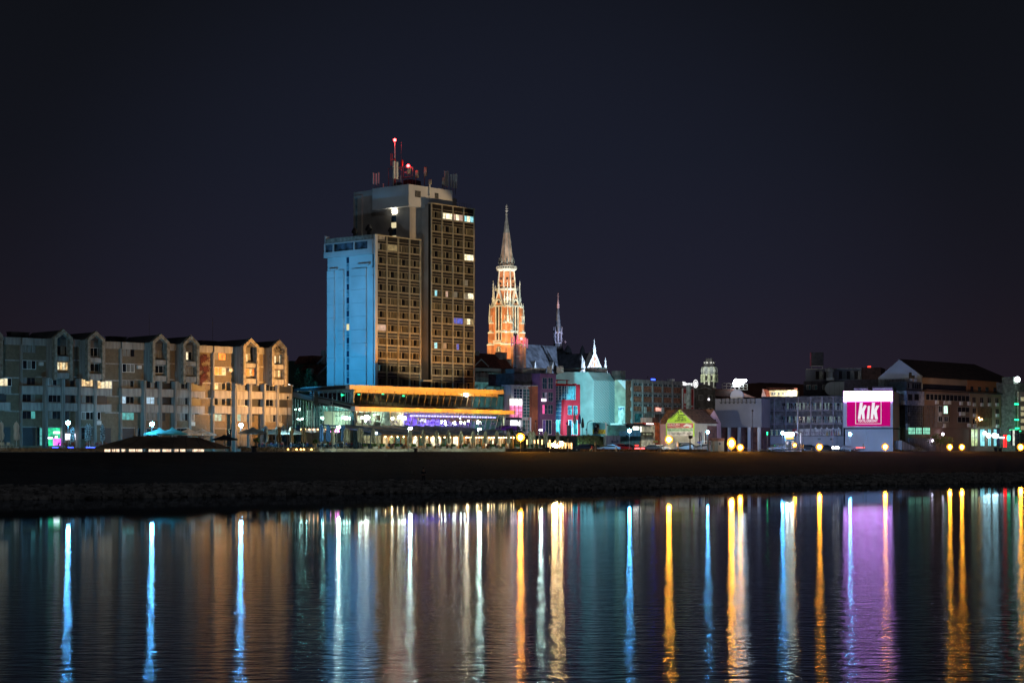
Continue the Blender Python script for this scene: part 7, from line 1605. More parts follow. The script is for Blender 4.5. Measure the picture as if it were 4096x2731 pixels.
zone('L2'); PP.put(gp(815,49,.5),0,'potted plant in a tapered pot under the first open parasol',scale=1.1); PP.put(gp(2130,50,.5),0,'bright potted plant at the right end of the log edging',scale=1.); zone('L3'); PP.put(gp(120,50,.5),0,'square potted plant before the navy parasol',scale=.75)
# ---- chairs, tables
def chairP(nm,m,lab,grp):
    t=thing(nm,lab,'chair',(0,0,0),group=grp); mb=MB(); mb.box(-.24,.24,-.24,.24,.42,.48); build('seat',mb,m,t,local=True)
    mb=MB(); mb.prism([(-.24,.22,.48),(.24,.22,.48),(.24,.26,.48),(-.24,.26,.48)],[(-.24,.3,.9),(.24,.3,.9),(.24,.34,.9),(-.24,.34,.9)]); build('backrest',mb,m,t,local=True)
    for sx in(-1,1):
        for sy in(-1,1): mb=MB(); mb.rod((sx*.2,sy*.2,.42),(sx*.24,sy*.24,0),.022,n=4); build('leg',mb,DARKM if 'dark' in nm or 'blue' in nm else m,t,local=True)
        mb=MB(); mb.box(sx*.25-.02,sx*.25+.02,-.2,.24,.64,.67); mb.rod((sx*.25,-.18,.64),(sx*.25,-.18,.45),.015,n=4); build('armrest',mb,m,t,local=True)
    return Proto(t)
def tableP(m,grp):
    t=thing('cafe_table','x','table',(0,0,0),group=grp); mb=MB(); mb.lathe((0,0,0),[(.38,.72),(.4,.75),(.38,.76)],14); build('tabletop',mb,m,t,local=True); mb=MB(); mb.rod((0,0,.03),(0,0,.72),.035); build('column',mb,DARKM,t,local=True); mb=MB(); mb.lathe((0,0,0),[(.25,0),(.24,.03)],10); build('foot',mb,DARKM,t,local=True)
    return Proto(t)
CB=chairP('blue_armchair',mat('chair_blue',(.04,.14,.26),.7),'x','dark blue terrace chairs'); CWh=chairP('pale_armchair',mat('chair_pale',(.5,.5,.42),.7),'x','pale wicker armchairs'); CO=chairP('brown_armchair',mat('chair_brown',(.28,.1,.05),.7),'x','brown cafe chairs before the bar')
TB_=tableP(mat('table_dark',(.08,.07,.06),.5),'cafe tables on the terraces')
# ---- people
def skinmesh(name,pts,edges,rad_,m,parent,sub=1):
    me=bpy.data.meshes.new(name); me.from_pydata(pts,edges,[]); o=bpy.data.objects.new(name,me); COL.objects.link(o)
    md=o.modifiers.new('s','SKIN'); 
    for i,r in enumerate(rad_): me.skin_vertices[0].data[i].radius=(r,r) if not isinstance(r,tuple) else r
    me.skin_vertices[0].data[0].use_root=True; md.use_smooth_shade=True
    o.modifiers.new('b','SUBSURF').levels=sub
    dg=bpy.context.evaluated_depsgraph_get(); dg.update(); m2=bpy.data.meshes.new_from_object(o.evaluated_get(dg)); bpy.data.objects.remove(o); bpy.data.meshes.remove(me)
    m2.name=name; m2.materials.clear(); m2.materials.append(m)
    o=bpy.data.objects.new(name,m2); COL.objects.link(o); o.parent=parent; ROOT[o.name]=ROOT[parent.name]; return o
SKIN=mat('skin',(.45,.26,.18),.7,amt=.05); HAIR=mat('hair_dark',(.03,.02,.015),.8)
def person(pose,shirt,trou,hair=HAIR,short=False):
    t=thing('person','x','person',(0,0,0),group='people at the terraces')
    sit=pose=='sit'; hip=.52 if sit else .93; fy=-1.
    J=[(0,0,hip),(0,.02,hip+.25),(0,.0,hip+.48),(0,-.02,hip+.6),(0,-.05,hip+.72),(0,-.04,hip+.84)]
    R_=[.13,.12,.11,.055,.085,.07]; E=[(0,1),(1,2),(2,3),(3,4),(4,5)]
    legs=[]; arms=[]
    for s in(-1,1):
        n=len(J)
        if sit: L_=[(s*.09,-.02,hip),(s*.12,-.44,hip+.02),(s*.13,-.46,.08),(s*.14,-.62,.04)]
        else: L_=[(s*.09,0,hip-.05),(s*.11,-.03,.5),(s*.12,.02,.08),(s*.13,-.14,.04)]
        J+=L_; R_+=[.085,.06,.04,.035]; E+=[(0,n),(n,n+1),(n+1,n+2),(n+2,n+3)]; legs.append(L_)
        n=len(J)
        if sit: A_=[(s*.19,0,hip+.48),(s*.25,-.08,hip+.22),(s*.14,-.34,hip+.24),(s*.12,-.42,hip+.26)]
        else: A_=[(s*.19,0,hip+.48),(s*.24,-.02,hip+.2),(s*.2,-.2,hip+.12),(s*.18,-.28,hip+.12)]
        J+=A_; R_+=[.06,.045,.034,.032]; E+=[(2,n),(n,n+1),(n+1,n+2),(n+2,n+3)]; arms.append(A_)
        # five short fingers rooted in the palm
        hx=A_[3]
        for k in range(5):
            b=len(J); dx=(k-2)*.018*s; J+=[(hx[0]+dx,hx[1]-.03,hx[2]-.005),(hx[0]+dx*1.3,hx[1]-.07-.015*(k in(1,2,3)),hx[2]-.03)]; R_+=[.009,.007]; E+=[(n+3,b),(b,b+1)]
    skinmesh('body',J,E,R_,SKIN,t)
    skinmesh('shirt',[(0,0,hip+.02),(0,.02,hip+.25),(0,0,hip+.47)]+[a for A_ in arms for a in A_[:2 if short else 3]],[(0,1),(1,2)]+([(2,3),(3,4),(2,5),(5,6)] if short else [(2,3),(3,4),(4,5),(2,6),(6,7),(7,8)]),[.15,.145,.135]+([.075,.062]*2 if short else [.075,.06,.045]*2),shirt,t)
    skinmesh('trousers',[(0,0,hip)]+[l for L_ in legs for l in L_[:3]],[(0,1),(1,2),(2,3),(0,4),(4,5),(5,6)],[.15]+[.1,.078,.06]*2,trou,t)
    mb=MB(); mb.ball((0,-.02,hip+.86),.105,10); build('hair',mb,hair,t,local=True,smooth=True)
    mb=MB(); 
    for s in(-1,1): mb.ball((s*.035,-.125,hip+.79),.012,6)
    build('eyes',mb,HAIR,t,local=True); mb=MB(); mb.rod((0,-.12,hip+.77),(0,-.15,hip+.75),.008,.016,5); mb.box(-.025,.025,-.128,-.118,hip+.715,hip+.722); build('nose_and_mouth',mb,SKIN,t,local=True)
    return Proto(t)
def cl(n,c=None): return mat('cloth_'+n,c,.9,noise=4,amt=.1)
DKT=cl('jeans',(.03,.04,.07)); P1_=person('sit',cl('red',(.45,.03,.04)),DKT,short=True); P2_=person('sit',cl('blue',(.04,.1,.5)),cl('pale_shorts',(.5,.45,.38)),short=True); P3_=person('sit',cl('dark',(.03,.03,.035)),DKT); P4_=person('sit',cl('white',(.6,.6,.58)),DKT,mat('hair_fair',(.3,.2,.1),.8),short=True); P5_=person('stand',_M['cloth_dark'],_M['cloth_dark'])
def seat(zn,x,q,z,P_,rot,lab,chair=CB,clab=None,hgt=1.):
    zone(zn); p=gp(x,q,z); chair.put(p,rot,clab or 'chair under the '+lab)
    if P_: P_.put(p,rot,lab)
    return p
PPL=[('L3',170,48,P1_,1.2,'person in a red top seated left of the lamp post'),('L3',70,49,P4_,2.6,'person in a white top seated at the left end of the terrace'),('L3',275,49,P4_,-1.,'fair haired person in white seated behind the lamp post'),('L3',375,47,P3_,2.2,'person in dark clothes seated right of the lamp post'),('L3',450,48,P3_,1.,'person in dark clothes seated facing the one in blue'),('L3',545,46,P2_,-1.3,'person in a blue top and pale shorts at the terrace edge'),('L3',590,50,P1_,.4,'person in a red top behind the one in blue'),('L3',672,49,P1_,-.6,'person in a red top nearest to the glass corner'),
 ('L3',960,50,P2_,0.,'person in light blue behind the first shrub trough'),('L3',1540,48,P3_,1.,'person in dark clothes left of the wooden flower box'),('L3',1800,48,P3_,-1.,'person in dark clothes before the white lit doors'),('L3',1640,50,P3_,2.5,'person in dark clothes deeper under the awning'),
 ('L4',110,50,P3_,0.,'person in dark clothes right of the bicycles'),('L4',190,50,P2_,1.,'person in blue behind the shrub trough right of the bicycles'),('L4',355,50,P3_,2.,'person in dark clothes behind the flower box'),('L4',1000,50,P1_,0.,'person in bright red before the lit curtains'),('L4',1080,50,P4_,.5,'person in white right of the one in bright red'),('L4',1300,50,P3_,2.,'person in dark clothes behind the wicker chairs'),('L4',1530,50,P3_,0.,'person in dark clothes behind the left flower box'),('L4',1580,51,P3_,1.,'person in dark clothes above the bright shrub trough'),('L4',1660,50,P1_,.3,'person in red under the violet hall'),('L4',1860,50,P3_,0.,'person in dark clothes left of the tall quay post'),
 ('L2',1385,54,P1_,.5,'person in red under the third open parasol'),('L2',1160,54,P2_,.6,'person in blue under the second open parasol'),('L2',960,54,P1_,0.,'person in red under the first open parasol'),('L2',1640,53,P3_,1.4,'person in dark clothes under the fourth open parasol'),('L2',1790,53,P3_,1.2,'person in dark clothes left of the third tan parasol'),('L2',1960,53,P2_,-1.,'person in blue right of the third tan parasol'),('L2',2225,52,P4_,0.,'person in white right of the bright potted plant'),('L2',2300,52,P3_,1.,'person in dark clothes beside the one in white')]
for i,(zn,x,q,P_,r,lab) in enumerate(PPL):
    seat(zn,x,q,.55,P_,r,lab,clab='chair of the '+lab)
# empty chairs and tables
rr=random.Random(12)
zone('L2'); 
for i in range(16):
    x=880+i*85; p=gp(x,50.5+(i%3)*1.6,.5); CB.put(p,rr.random()*6,'one of the empty dark blue chairs behind the log edging'); 
for i in range(9): zone('L2'); p=gp(925+i*150,51.2+(i%2)*2,.5); TB_.put(p,0,'one of the small round tables behind the log edging')
zone('L3')
for i in range(9): CB.put(gp(40+i*82,47.6+(i%3)*1.5,.55),rr.random()*6,'one of the empty dark blue chairs at the glass corner')
for i in range(5): TB_.put(gp(105+i*135,48.2,.55),0,'one of the small round tables at the glass corner')
zone('L4')
for i,x in enumerate((1030,1090,1150,1210)): CWh.put(gp(x,46.5,.55),RA+.3*i,'%s of four pale wicker armchairs on the terrace edge'%('leftmost','second','third','rightmost')[i])
for i in range(7): TB_.put(gp(60+i*270,49.5,.55),0,'one of the small round tables under the awnings')
zone('L1')
for i,x in enumerate((35,100,210,300)): CWh.put(gp(x,54,.62),[.3,2.8,3.3,1.8][i],'%s of the pale chairs before the brick wall at the left'%('leftmost','second','third','rightmost')[i])
zone('A')
for i,x in enumerate((600,680,765,900,960,1020,1060,1120)): (CO).put(gp(x,54,.62),rr.random()*6,'one of the brown chairs before the lit bar')
for i,x in enumerate((640,730,870,990,1090)): TB_.put(gp(x,54.5,.62),0,'one of the small round tables before the lit bar')
zone('A')
bl=thing('blue_floor_light','x','floor light',(0,0,0),group='blue floor lights of the bar terrace'); mb=MB(); mb.box(-.5,.5,-.08,.08,.05,.14); build('light_strip',mb,emit('blue_floor',(.03,.06,1),12,samp=True),bl,local=True); mb=MB(); mb.box(-.52,.52,-.1,.1,0,.05); build('base',mb,DARKM,bl,local=True); BL=Proto(bl)
for x,lab in((578,'blue floor light before the pink counter'),(740,'blue floor light beside the globe lamp'),(930,'blue floor light left of a pair of neighbours'),(968,'blue floor light between its neighbours'),(1040,'blue floor light left of the widest one'),(1150,'rightmost and widest blue floor light')): BL.put(gp(x,52.6,.62),RA,lab,scale=(1.6 if x==1150 else 1,1,1))
# small lanterns before the palisade
ln=thing('lantern','x','lantern',(0,0,0),group='small lanterns before the log edging'); mb=MB(); mb.ball((0,0,.35),.15); build('lantern_glow',mb,emit('lantern_glow_mat',(1,.5,.12),9,samp=True),ln,local=True)
mb=MB(); mb.rod((-.1,0,0),(-.1,0,.25),.02,n=4); mb.rod((.1,0,0),(.1,0,.25),.02,n=4); mb.box(-.13,.13,-.08,.08,.18,.22); build('lantern_feet',mb,DARKM,ln,local=True); LN=Proto(ln)
zone('L2')
for i,x in enumerate((1522,1715,1812,1878,2050)): LN.put(gp(x,46.8,0),0,'%s small lantern before the log edging'%('leftmost','second','middle','fourth','rightmost')[i],scale=1.1)
# ---- bicycles
def bikeP():
    t=thing('bicycle','x','bicycle',(0,0,0),group='bicycles parked on the promenade')
    for x in(-.52,.52):
        mb=MB(); n=18
        for i in range(n):
            a=2*PI*i/n; b=2*PI*(i+1)/n; mb.rod((x+math.cos(a)*.33,0,.33+math.sin(a)*.33),(x+math.cos(b)*.33,0,.33+math.sin(b)*.33),.018,n=4,cap=False)
        w_=build('wheel',mb,mat('tyre',(.03,.03,.03),.8),t,local=True); mb=MB()
        for i in range(8): a=PI*i/8*2; mb.rod((x,0,.33),(x+math.cos(a)*.32,0,.33+math.sin(a)*.32),.004,n=3)
        build('spokes',mb,FRAMEW,w_,local=True)
    mb=MB()
    for a,b in(((-.52,0,.33),(-.1,0,.3)),((-.52,0,.33),(-.22,0,.75)),((-.1,0,.3),(-.22,0,.8)),((-.22,0,.75),(.35,0,.72)),((-.1,0,.3),(.35,0,.68)),((.52,0,.33),(.33,0,.95))): mb.rod(a,b,.022,n=5)
    build('frame',mb,mat('bike_frame',(.45,.45,.45),.4,metal=.4),t,local=True); mb=MB(); mb.cbox((-.24,0,.84),.26,.14,.06); build('saddle',mb,DARKM,t,local=True)
    mb=MB(); mb.rod((.3,-.28,.98),(.3,.28,.98),.018,n=5); mb.rod((.33,0,.95),(.3,0,.98),.02); build('handlebar',mb,DARKM,t,local=True); return Proto(t)
BK=bikeP(); zone('L3'); BK.put(gp(2205,43,.0),.1,'white lit bicycle left of its neighbour at the terrace step'); BK.put(gp(2310,43,.0),-.2,'bicycle with a basket, right of a pair at the terrace step')
zone('L2'); BK.put(gp(1180,46.5,0),.0,'bicycle leaning at the left part of the log edging'); BK.put(gp(1370,46.5,0),.2,'bicycle leaning at the middle of the log edging'); BK.put(gp(200,50,0),.0,'dark bicycle under the small black parasol')
zone('L1'); BK.put(gp(90,49,0),.15,'dark bicycle at the far left of the promenade'); BK.put(gp(1850,49,0),0,'dark bicycle beside the globe lamp at the bar')
# ---- cars
def carP(kind,paint,lab='x'):
    t=thing('parked_car',lab,'car',(0,0,0),group='cars along the riverside road'); L2c=2.15; H={'sedan':1.42,'hatch':1.5,'coupe':1.36,'van':1.9}[kind]
    side={'sedan':[(-2.2,.35),(-2.2,.8),(-1.9,.92),(-1.35,.98),(-.8,H),(.35,H),(1.05,.98),(1.95,.84),(2.2,.62),(2.2,.35)],'hatch':[(-2.,.35),(-2.02,.85),(-1.75,H-.12),(-1.2,H),(.3,H),(1.0,1.),(1.85,.86),(2.05,.6),(2.05,.35)],'coupe':[(-2.1,.35),(-2.15,.85),(-1.7,.95),(-.9,H),(.1,H),(1.0,.92),(2.0,.75),(2.2,.55),(2.2,.35)],'van':[(-2.3,.35),(-2.3,1.5),(-2.2,H),(1.,H),(1.7,1.15),(2.25,.95),(2.3,.35)]}[kind]
    mb=MB()
    sec=[]
    for y,ins in((-.86,0.),(-.8,.0),(.8,.0),(.86,0.)): pass
    def ring(y,k): return [Vector((x*(1-.02*k),y*(1. if z<1. else .82),z)) for x,z in side]
    a=ring(-.86,0); b=ring(.86,0); mb.prism(a,b); body=build('body',mb,paint,t,local=True)
    # glasshouse: dark side windows and windscreens standing just proud
    GLS=mat('car_glass',(.015,.02,.025),.05,spec=.9,amt=.05)
    top=[p for p in side if p[1]>=.9]
    zs=[p[1] for p in top]; xs=[p[0] for p in side if p[1]>=H-.13]
    x0=min(p[0] for p in side if p[1]>=.9 and p[1]<1.2) if kind!='van' else -2.; x1=max(p[0] for p in side if p[1]>=.9)
    for s in(-1,1):
        mb=MB(); q=[(x0+.35,1.02),(xs[0]+.12,H-.1),(xs[-1]-.05,H-.1),(x1-.2 if kind!='coupe' else x1-.25,1.02)]
        A=[Vector((x,s*(.865 if z<1.04 else .725),z)) for x,z in q]; mb.prism(A,[p-Vector((0,s*.03,0)) for p in A]); build('side_window',mb,GLS,t,local=True)
    for q in(((xs[-1]+.04,H-.08),(x1-.05,1.04)),): 
        mb=MB(); A=[Vector((q[0][0],-.6,q[0][1])),Vector((q[1][0],-.72,q[1][1])),Vector((q[1][0],.72,q[1][1])),Vector((q[0][0],.6,q[0][1]))]; mb.prism([p+Vector((.03,0,.03)) for p in A],A); build('windscreen',mb,GLS,t,local=True)
    for x in(-1.35,1.35):
        for s in(-1,1):
            mb=MB(); mb.rod((x,s*.7,.33),(x,s*.885,.33),.33,.33,16); w_=build('wheel',mb,mat('tyre'),t,local=True); mb=MB(); mb.rod((x,s*.88,.33),(x,s*.9,.33),.2,.2,10); build('rim',mb,mat('rim_alloy',(.5,.5,.5),.3,metal=.7),w_,local=True)
    xe=max(p[0] for p in side); xb=min(p[0] for p in side)
    for s in(-1,1):
        mb=MB(); mb.cbox((xe-.08,s*.62,.68),.16,.3,.14); build('headlight',mb,mat('headlight_glass',(.6,.6,.6),.2),t,local=True)
        mb=MB(); mb.cbox((xb+.02,s*.66,.82),.1,.26,.16); build('tail_light',mb,mat('tail_glass',(.35,.02,.02),.3),t,local=True)
        mb=MB(); mb.cbox((x1-.5,s*.95,1.02),.16,.14,.12); build('mirror',mb,paint,t,local=True)
    mb=MB(); mb.box(xb-.03,xe+.03,-.82,.82,.28,.42); build('bumper',mb,DARKM,t,local=True)
    return Proto(t)
def paint(n,c=None): return mat('paint_'+n,c,.3,noise=.5,amt=.03,spec=.6)
KS=carP('sedan',paint('dark_blue',(.02,.025,.05))); KG=carP('sedan',paint('silver',(.35,.38,.38))); KW=carP('coupe',paint('white',(.55,.55,.55))); KR=carP('hatch',paint('red',(.35,.02,.02))); KH=carP('hatch',paint('white')); KD=carP('hatch',paint('black',(.015,.015,.018))); KV=carP('van',paint('grey',(.3,.3,.32)))
def car(P_,zn,x,q,rot,lab,z=.02): zone(zn); P_.put(gp(x,q,z),rot,lab)
car(KS,'L5',1400,34,3.3,'dark blue sedan, leftmost parked car below the grass mound'); car(KD,'L5',1640,38,.5,'black car half hidden between the dark sedan and the white coupe'); car(KW,'L5',1990,30,3.35,'white coupe behind the thick quay post'); car(KR,'L5',2260,34,.3,'red hatchback right of the white coupe')
car(KH,'L5',2085,66,.1,'white car up on the slope beside the picture panel',zat(345,gp(2085,66).y) if False else 1.95)
car(KD,'L6',180,36,.1,'black car behind the globe lamp and the red light bar'); car(KG,'L6',700,36,3.2,'silver sedan left of the parking sign floodlight'); car(KG,'L6',900,40,.2,'silver sedan behind the tall quay post'); car(KV,'L6',1470,38,.15,'grey van with a long bonnet right of the floodlight'); car(KH,'L6',1420,32,3.3,'white hatchback in front of the grey van'); car(KD,'L6',1830,34,3.2,'black hatchback before the height barrier')
car(KH,'J',530,30,3.2,'white hatchback behind the gangway railing'); car(KD,'J',960,34,.1,'dark car left of the office floodlight'); car(KD,'J',1180,34,.15,'dark car right of the office floodlight'); car(KG,'J',1470,30,.2,'silver sedan below the magenta sign store'); car(KV,'J',1750,32,3.3,'grey blue van right of the dark square post'); car(KG,'J',1895,30,3.2,'silver car at the right end of the magenta sign store')
zone('L6'); t=thing('red_light_bar','long glowing red brake light bar behind a quay post','vehicle light',gp(450,30)); f=Face(QE+BQ*30,UQ); pbox(t,'red_bar',f,emit('red_bar_glow',(1,.06,.06),9,samp=True),350,618,550,642,0,.2); pbox(t,'small_red_lamp',f,emit('red_bar_small',(1,.03,.02),3),350,552,415,575,0,.2)
zone('J'); t=thing('headlight_glow','bright white headlights of a car left of the silver sedan','vehicle light',gp(1300,28)); f=Face(QE+BQ*27,UQ); 
for x in(1275,1320,1340): mb=MB(); u,v=f.uv(x,1368,0); mb.ball(f.P(u,v,0),.3); build('headlight',mb,emit('headlight_white',(1,.92,.85),16,samp=True),t)
t=thing('tail_light_streak','long red tail light trail left of the grey blue van','vehicle light',gp(1640,28)); pbox(t,'red_streak',f,emit('red_streak_glow',(1,.1,.08),3),1585,1360,1700,1372,0,.1)
# ---- signs, boards, gangway
zone('L6'); f=Face(QE+BQ*1.5,UQ)
t=thing('brown_sign','brown rectangular sign on two posts before the parking sign house','sign',gp(1580,1.5)); pbox(t,'panel',f,mat('sign_brown',(.12,.07,.04),.7),1543,347,1628,412,0,.08)
for x in(1562,1585): pbox(t,'post',f,mat('sign_post_brown',(.2,.13,.08),.7),x,412,x+8,715,-.05,0.04,bot=0)
f2=Face(QE+BQ*30,UQ); t=thing('yellow_arrow_sign','yellow arrow sign pointing left','sign',gp(800,30)); mb=MB(); f2.poly(mb,[(740,478),(762,452),(850,452),(850,502),(762,502)],0,.08); build('panel',mb,mat('sign_yellow',(.7,.55,.03),.6),t); pbox(t,'post',f2,METAL,800,502,806,650,-.05,0,bot=0)
t=thing('blue_street_sign','small blue sign on a post left of the height barrier','sign',gp(1765,30)); pbox(t,'panel',f2,mat('sign_blue'),1728,482,1802,512,0,.08); pbox(t,'post',f2,METAL,1768,512,1774,650,-.05,0,bot=0)
t=thing('height_barrier','white height barrier frame over the parking entrance','barrier',gp(1980,26)); f3=Face(QE+BQ*26,UQ)
mb=MB(); f3.px(mb,1818,465,2142,474,0,.12); build('cross_bar',mb,FRAMEW,t)
for x in(1820,2132): pbox(t,'post',f3,FRAMEW,x,474,x+9,650,0,.12,bot=0)
t=thing('parking_kiosk','small cream kiosk with a reddish roof at the parking entrance','kiosk',gp(2260,20)); f3=Face(QE+BQ*20,UQ); pbox(t,'wall',f3,CRM,2195,465,2330,650,-1.8,0,bot=0); pbox(t,'roof',f3,mat('kiosk_roof',(.35,.15,.1),.8),2185,402,2340,466,-2,.2); winp(t,f3,2205,490,2265,560,.02,n=2,mats=[PANE,CURT])
zone('L5'); f4=Face(QE+BQ*60,UQ); t=thing('blue_info_sign','narrow blue white info sign before the red building','sign',gp(1056,60)); pbox(t,'panel',f4,mat('sign_bright_blue',(.03,.15,.5),.6),1043,42,1070,100,0,.08); pbox(t,'post',f4,METAL,1054,100,1060,350,-.05,.02,bot=0)
t=thing('white_kiosk_board','tall pale cyan board standing before the red building','board',gp(1108,60)); pbox(t,'board',f4,mat('board_cyan',(.4,.55,.58),.8),1073,120,1143,350,-.3,0,bot=0); pbox(t,'emblem',f4,mat('emblem_dark',(.05,.08,.1),.8),1098,138,1115,158,0,.03)
def flag(x,y0,y1,m,lab):
    zone('H'); f=Face(QE+BQ*59,UQ); t=thing('draped_flag',lab,'flag',gp(x,59),group='flags on poles before the red building'); p=f.P(*f.uv(x,y0,0),0); mb=MB(); mb.rod((p.x,p.y,0),p,.06); build('pole',mb,METAL,t)
    mb=MB(); mb.lathe((p.x,p.y,zat(y1,p.y)),[(.3,0),(.36,(p.z-zat(y1,p.y))*.3),(.22,(p.z-zat(y1,p.y))*.75),(.05,p.z-zat(y1,p.y))],7); build('cloth',mb,m,t)
flag(1405,948,1080,mat('flag_pale',(.5,.6,.6),.9,noise=6,amt=.3,streak=True),'pale flag hanging on its pole, left of the blue one'); flag(1468,948,1080,mat('flag_blue',(.05,.1,.35),.9),'blue flag hanging on its pole'); flag(1507,1002,1130,mat('flag_dark',(.02,.02,.03),.9),'black flag hanging on its pole, rightmost')
zone('H'); t=thing('curved_street_lamp','grey street lamp with a curved arm beside the picture panel','street lamp',gp(1562,58)); f=Face(QE+BQ*58,UQ); mb=MB(); P_=[(1562,1225),(1562,1090),(1575,1060),(1600,1043),(1628,1040)]
for a,b in zip(P_[:-1],P_[1:]): mb.rod(f.P(*f.uv(*a,0),0),f.P(*f.uv(*b,0),0),.08)
build('arm_and_post',mb,METAL,t); mb=MB(); mb.cbox(f.P(*f.uv(1632,1041,0),0),.6,.25,.15); build('lamp_head',mb,FRAMEW,t)
zone('J'); f=Face(QE+BQ*12,UQ)
t=thing('display_board','amber text display board under two bright lamps','information board',gp(700,12)); pbox(t,'board',f,mat('board_blue',(.15,.35,.45),.7),633,1172,768,1272,-.2,0); pbox(t,'text_field',f,mat('text_black',(.02,.02,.02),.8),645,1218,752,1262,0,.04)
mb=MB()
for y in(1224,1240):
    x=650
    for w_ in(16,18,14,20,17): 
        f.px(mb,x,y,x+w_,y+9,.04,.06); x+=w_+3
build('amber_text',mb,emit('amber_text_mat',(1,.6,.1),3),t)
for x in(648,672,728,750): pbox(t,'post',f,POSTO,x,1272,x+6,1395,-.1,0,bot=0)
for x in(665,725): mb=MB(); u,v=f.uv(x,1188,.4); mb.ball(f.P(u,v,.4),.42); build('board_lamp',mb,emit('board_lamp_mat',(.9,1,.85),50,samp=True),t)
t=thing('street_lamp_arm','street lamp with a short arm right of the display board','street lamp',gp(845,12)); pbox(t,'post',f,FRAMEW,842,1165,851,1395,-.1,.05,bot=0); mb=MB(); a=f.P(*f.uv(846,1180,0),0); b=f.P(*f.uv(775,1160,0),0); mb.rod(a,b,.05); build('arm',mb,METAL,t); mb=MB(); mb.cbox(b,.8,.3,.16); build('lamp_head',mb,FRAMEW,t)
f=Face(QE+BQ*1.5,UQ); t=thing('gangway','white railed gangway platform on the quay edge','gangway',gp(650,1.5)); pbox(t,'platform',f,mat('gangway_floor',(.45,.42,.38),.8),455,1388,880,1402,-3,0); rail(t,f,505,878,1322,1388,.02,18,FRAMEW,'railing',.05); rail(t,f,445,500,1330,1420,.02,4,FRAMEW,'stair_railing',.05)
mb=MB(); f.px(mb,460,1402,480,1425,-1,0); build('support',mb,DARKM,t)
t=thing('traffic_light','traffic light showing green left of the globe lamp','traffic light',gp(398,40)); f=Face(QE+BQ*40,UQ); pbox(t,'housing',f,BLK,388,1150,410,1205,-.2,0); mb=MB(); f.px(mb,393,1158,405,1170,0,.05); f.px(mb,393,1182,405,1194,0,.05); build('green_lens',mb,emit('traffic_green',(.02,1,.3),8,samp=True),t); pbox(t,'post',f,METAL,397,1205,402,1400,-.1,0,bot=0)
# rope between posts (catenary)
def rope(zn,xa,ya,xb,yb,sag,lab):
    zone(zn); a=zpt(xa,ya,1.); b=zpt(xb,yb,1.); t=thing('mooring_rope',lab,'rope',a,group='ropes between the quay posts'); mb=MB(); n=14; P_=[lerp(a,b,i/n)-Vector((0,0,sag*math.sin(PI*i/n))) for i in range(n+1)]
    for p,q in zip(P_[:-1],P_[1:]): mb.rod(p,q,.05,n=5)
    build('rope_strand',mb,mat('rope_mat',(.5,.4,.25),.9),t)
rope('L5',1695,510,2160,580,.25,'rope sagging in front of the white coupe'); rope('J',95,1372,420,1420,.1,'rope from the low floodlight down to the gangway'); rope('J',880,1420,1085,1385,.15,'rope between gangway and office floodlight'); rope('J',1110,1385,1640,1400,.5,'long sagging rope right of the office floodlight'); rope('K',330,1372,560,1432,.1,'rope right of the magenta store floodlight'); rope('K',1860,1432,2010,1405,.1,'rope at the right picture edge')
# mooring bollards and pot on edge
bo=thing('mooring_bollard','x','bollard',(0,0,0),group='dark mooring bollards on the quay edge'); mb=MB(); mb.lathe((0,0,0),[(.34,0),(.3,.1),(.26,.45),(.38,.55),(.4,.65),(.2,.7)],12); build('bollard_body',mb,DARKM,bo,local=True); mb=MB(); mb.rod((-.35,0,.5),(.35,0,.5),.07); build('cross_pin',mb,DARKM,bo,local=True); BO=Proto(bo)
zone('L2'); BO.put(gp(770,2,0),0,'dark bollard before the log edging',scale=1.3); zone('L3'); BO.put(gp(2140,2,0),0,'dark bollard below the bicycles',scale=.85); zone('L5'); BO.put(gp(615,2,0),0,'dark bollard left of the timber platform',scale=1.1); zone('K'); BO.put(gp(1690,2,0),0,'dark bollard at the right, left of a pair',scale=1.2); BO.put(gp(1750,2,0),0,'dark bollard at the right, right of a pair',scale=1.2)
zone('L5'); t=thing('hydrant','red hydrant with a pale ball beside the thick quay post','hydrant',gp(1600,2)); p=gp(1610,2); mb=MB(); mb.lathe(p,[(.2,0),(.14,.1),(.14,.8),(.22,.85),(.1,1.)],10); build('hydrant_body',mb,mat('hydrant_red',(.5,.05,.06),.5),t); mb=MB(); q_=gp(1595,1.6); mb.ball((q_.x,q_.y,.25),.25); build('ball',mb,mat('ball_pale',(.4,.45,.35),.7),t)
# fisherman with a folding chair
zone('S'); 
def bankpt(px,y):
    # point on the sloping bank seen in a pixel: march along the ray until the slope is hit
    r=(px-2048)/F; best=None
    for D in [150+i*.5 for i in range(400)]:
        P_=Vector((r*D,D,0)); z=ZC-(y-YH)/F*D
        lo=None
        # slope height at this point
        q=(P_-QE).dot(BQ); u=(P_-QE).dot(UQ)
        us=[-300,-77.3,0,90,205,420]; t=0
        for i in range(5):
            if us[i]<=u<=us[i+1]: t=i+(u-us[i])/(us[i+1]-us[i])
        for _ in range(3):
            a=wline(t); e=eline(t); 
        L_=(e-a).length; k=1-min(1,max(0,-q/max(1,abs((a-QE).dot(BQ)))))
        zz=0
        for (t0,z0),(t1,z1) in zip(rows[:-1],rows[1:]):
            if t0<=k<=t1: zz=z0+(z1-z0)*(k-t0)/(t1-t0)
        if z<=zz: return Vector((P_.x,P_.y,zz))
    return Vector((r*220,220,-3.4))
p=bankpt(1694,1932); P5_.put(p,.2,'person in dark clothes standing near the river stones'); 
p2=bankpt(1654,1908); FC=chairP('folding_chair',mat('chair_canvas',(.2,.18,.15),.9),'small folding chair left behind the person at the river','folding chairs on the bank'); FC.put(p2,1.,'small folding chair left behind the person at the river',scale=.9)
